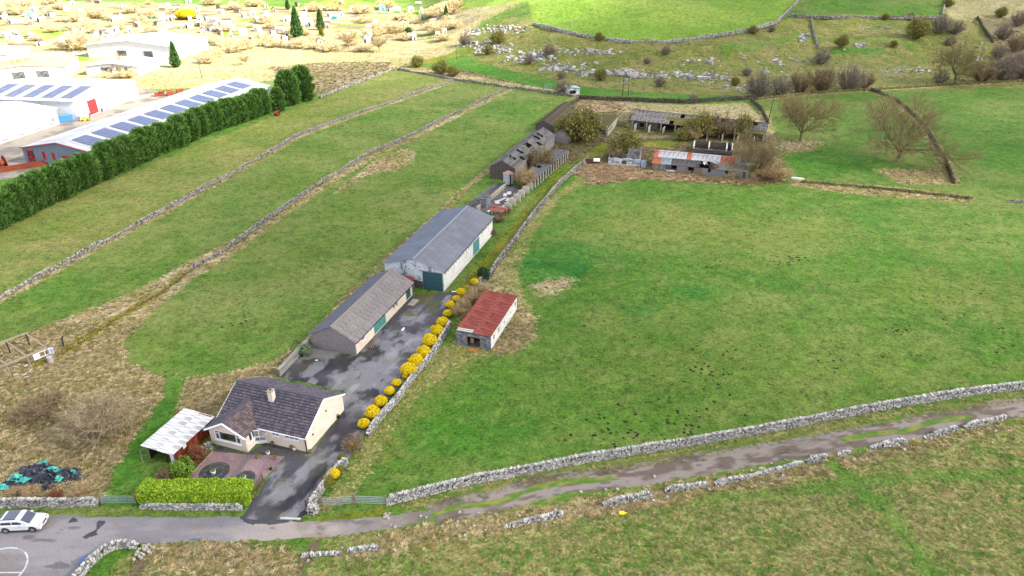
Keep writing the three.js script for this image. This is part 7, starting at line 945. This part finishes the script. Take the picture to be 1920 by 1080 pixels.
// ---------------------------------------------------------------- standing grass: tussocks and dry stems
{
  const r = rngOf(99), T = new Tri(); for (let k = 0; k < 9; k++) { const a = k / 9 * 6.283 + r() * 0.6, d = V(Math.cos(a), 0, Math.sin(a)), e = rr(0.35, 0.95, r), p = d.clone().multiplyScalar(0.06), q = d.clone().multiplyScalar(e).setY(rr(0.28, 0.62, r) * (1.25 - e * 0.6)), s = V(-d.z, 0, d.x).multiplyScalar(0.15); T.tri(p.clone().sub(s), q, p.clone().add(s)); } const tg = T.geo();
  const gm = new THREE.MeshPhysicalMaterial({ color: 0xffffff, roughness: 1, specularIntensity: 0.2, transmission: 0.35, thickness: 0, ior: 1.2 });
  const spec = { rough: [0.9, 0.46, [[196, 172, 126], [172, 148, 106], [214, 194, 152], [150, 144, 82], [186, 170, 134], [130, 124, 78]]], tus: [0.8, 0.3, [[120, 138, 70], [168, 150, 102], [100, 130, 60], [186, 164, 118], [140, 144, 82]]], verge: [0.85, 0.36, [[170, 172, 96], [208, 188, 136], [130, 156, 70], [190, 172, 118], [150, 162, 84]]], reed: [1, 0.8, [[178, 150, 116], [160, 132, 98], [196, 172, 134]]], mossy: [1, 0.42, [[156, 142, 34], [128, 122, 40], [176, 160, 60]]], dock: [0.8, 0.24, [[74, 156, 74], [60, 136, 60], [100, 160, 72]]], ruin: [0.8, 0.6, [[136, 122, 86], [116, 110, 64], [156, 138, 104]]], hill: [0.5, 0.45, [[158, 156, 88], [136, 142, 76], [170, 152, 100]]], brown: [0.9, 0.7, [[134, 114, 86], [154, 132, 102], [120, 114, 72]]], straw: [0.7, 0.5, [[204, 188, 142], [184, 170, 120]]], green: [0.2, 0.16, [[98, 142, 52], [120, 150, 66], [84, 130, 46]]], mid: [0.22, 0.17, [[126, 148, 66], [148, 156, 86], [106, 138, 56]]], dryish: [0.25, 0.18, [[148, 152, 84], [164, 160, 100], [126, 146, 70]]] };
  for (const s of Object.values(spec)) s[2] = s[2].map(c => col(...c, s[1] < 0.2 ? 0.42 : 0.78));
  const flat = [ragged(lanePts, 0.02, 3), ragged(yardPts, 0.02, 3), GL([[349, 900], [400, 847], [536, 850], [475, 912], [470, 945], [290, 945]]), GL([[810, 956], [1000, 908], [1300, 866], [1650, 802], [1960, 748], [1960, 764], [1650, 822], [1300, 882], [1000, 930], [850, 968]])];
  const blocked = []; scene.updateMatrixWorld(true); for (const o of scene.children) if (/barn|shed|bungalow|unit|range|ruin|hut|warehouse|stalls|pens/.test(o.name)) { const b = new THREE.Box3().setFromObject(o); blocked.push({ o, b, inv: o.matrixWorld.clone().invert(), lb: (() => { const q = new THREE.Box3(); const t = o.clone(); t.position.set(0, 0, 0); t.rotation.set(0, 0, 0); t.updateMatrixWorld(true); q.setFromObject(t); return q; })() }); }
  const tmp = V(0, 0, 0), hit = (x, z) => { for (const k of blocked) if (x > k.b.min.x && x < k.b.max.x && z > k.b.min.z && z < k.b.max.z) { tmp.set(x, 0.2, z).applyMatrix4(k.inv); if (tmp.x > k.lb.min.x + 0.1 && tmp.x < k.lb.max.x - 0.1 && tmp.z > k.lb.min.z + 0.1 && tmp.z < k.lb.max.z - 0.1) return true; } return flat.some(w => inside(w, x, z)); };
  const bins = { rough_grass: [], short_grass: [], far_grass: [] };
  const fill = (z0, z1, cell, kx, bin, big) => { for (let z = z0; z > z1; z -= cell) { const hw = (-z * cP + CAM_H * sP) * 0.74 + 3; for (let x = -hw; x < hw; x += cell) { const px = x + rr(-0.5, 0.5, r) * cell, pz = z + rr(-0.5, 0.5, r) * cell, s = spec[cover(px, pz)]; if (!s || r() > s[0] * kx || hit(px, pz)) continue; const h = s[1] * rr(0.6, 1.3, r) * big; (s[1] < 0.2 ? bins.short_grass : bin).push({ p: V(px, terr(px, pz) - 0.02, pz), r: [0, r() * 6.28, 0], s: V(h * rr(0.8, 1.4, r), h * rr(0.6, 1, r), h * rr(0.8, 1.4, r)), c: pick(s[2], r).clone().multiplyScalar(rr(0.65, 1.2, r)) }); } } };
  fill(-38, -92, 0.27, 1, bins.rough_grass, 1); fill(-92, -190, 0.55, 0.9, bins.rough_grass, 1.15); fill(-190, -330, 1.3, 0.8, bins.far_grass, 1.5);
  for (const [n, l] of Object.entries(bins)) { const im = inst(scene, n, tg, gm, l); tag(im, { rough_grass: 'rough dry grass and tussocks around walls and in the front pasture', short_grass: 'short green pasture grass blades', far_grass: 'rough grass on the far slopes' }[n], 'grass'); }
  console.log('grass', Object.values(bins).map(l => l.length).join());
}
// ---------------------------------------------------------------- the cloud whose shade lies over the farm (the valley at the far left is in the sun)
{
  const r = rngOf(555), list = [], alt = 430, k = alt / SUN_DIR.y, step = 13;
  for (let x = -260; x < 460; x += step) for (let z = 60; z > -640; z -= step) {
    const gx = x + rr(-4, 4, r), gz = z + rr(-4, 4, r), d = -gz;
    // open sky over the land beyond this line
    const edge = d < 200 ? gx + 118 + (d - 120) * 0.06 : gx + 113 - (d - 200) * 0.8;
    const c = ss(-60, 40, edge) * 0.84; if (r() > c * 1.1) continue;
    list.push({ p: V(gx + SUN_DIR.x * k, alt + rr(-14, 14, r), gz + SUN_DIR.z * k), r: [r() * 3, r() * 3, r() * 3], s: V(rr(6.5, 9.5, r), rr(5, 8, r), rr(6.5, 9.5, r)) });
  }
  const im = inst(scene, 'cloud', new THREE.IcosahedronGeometry(1, 2), new THREE.MeshStandardMaterial({ color: 0xf4f6f8, roughness: 1 }), list); tag(im, 'broken grey-white cloud above the farm', 'cloud');
}
renderer.render(scene, camera);
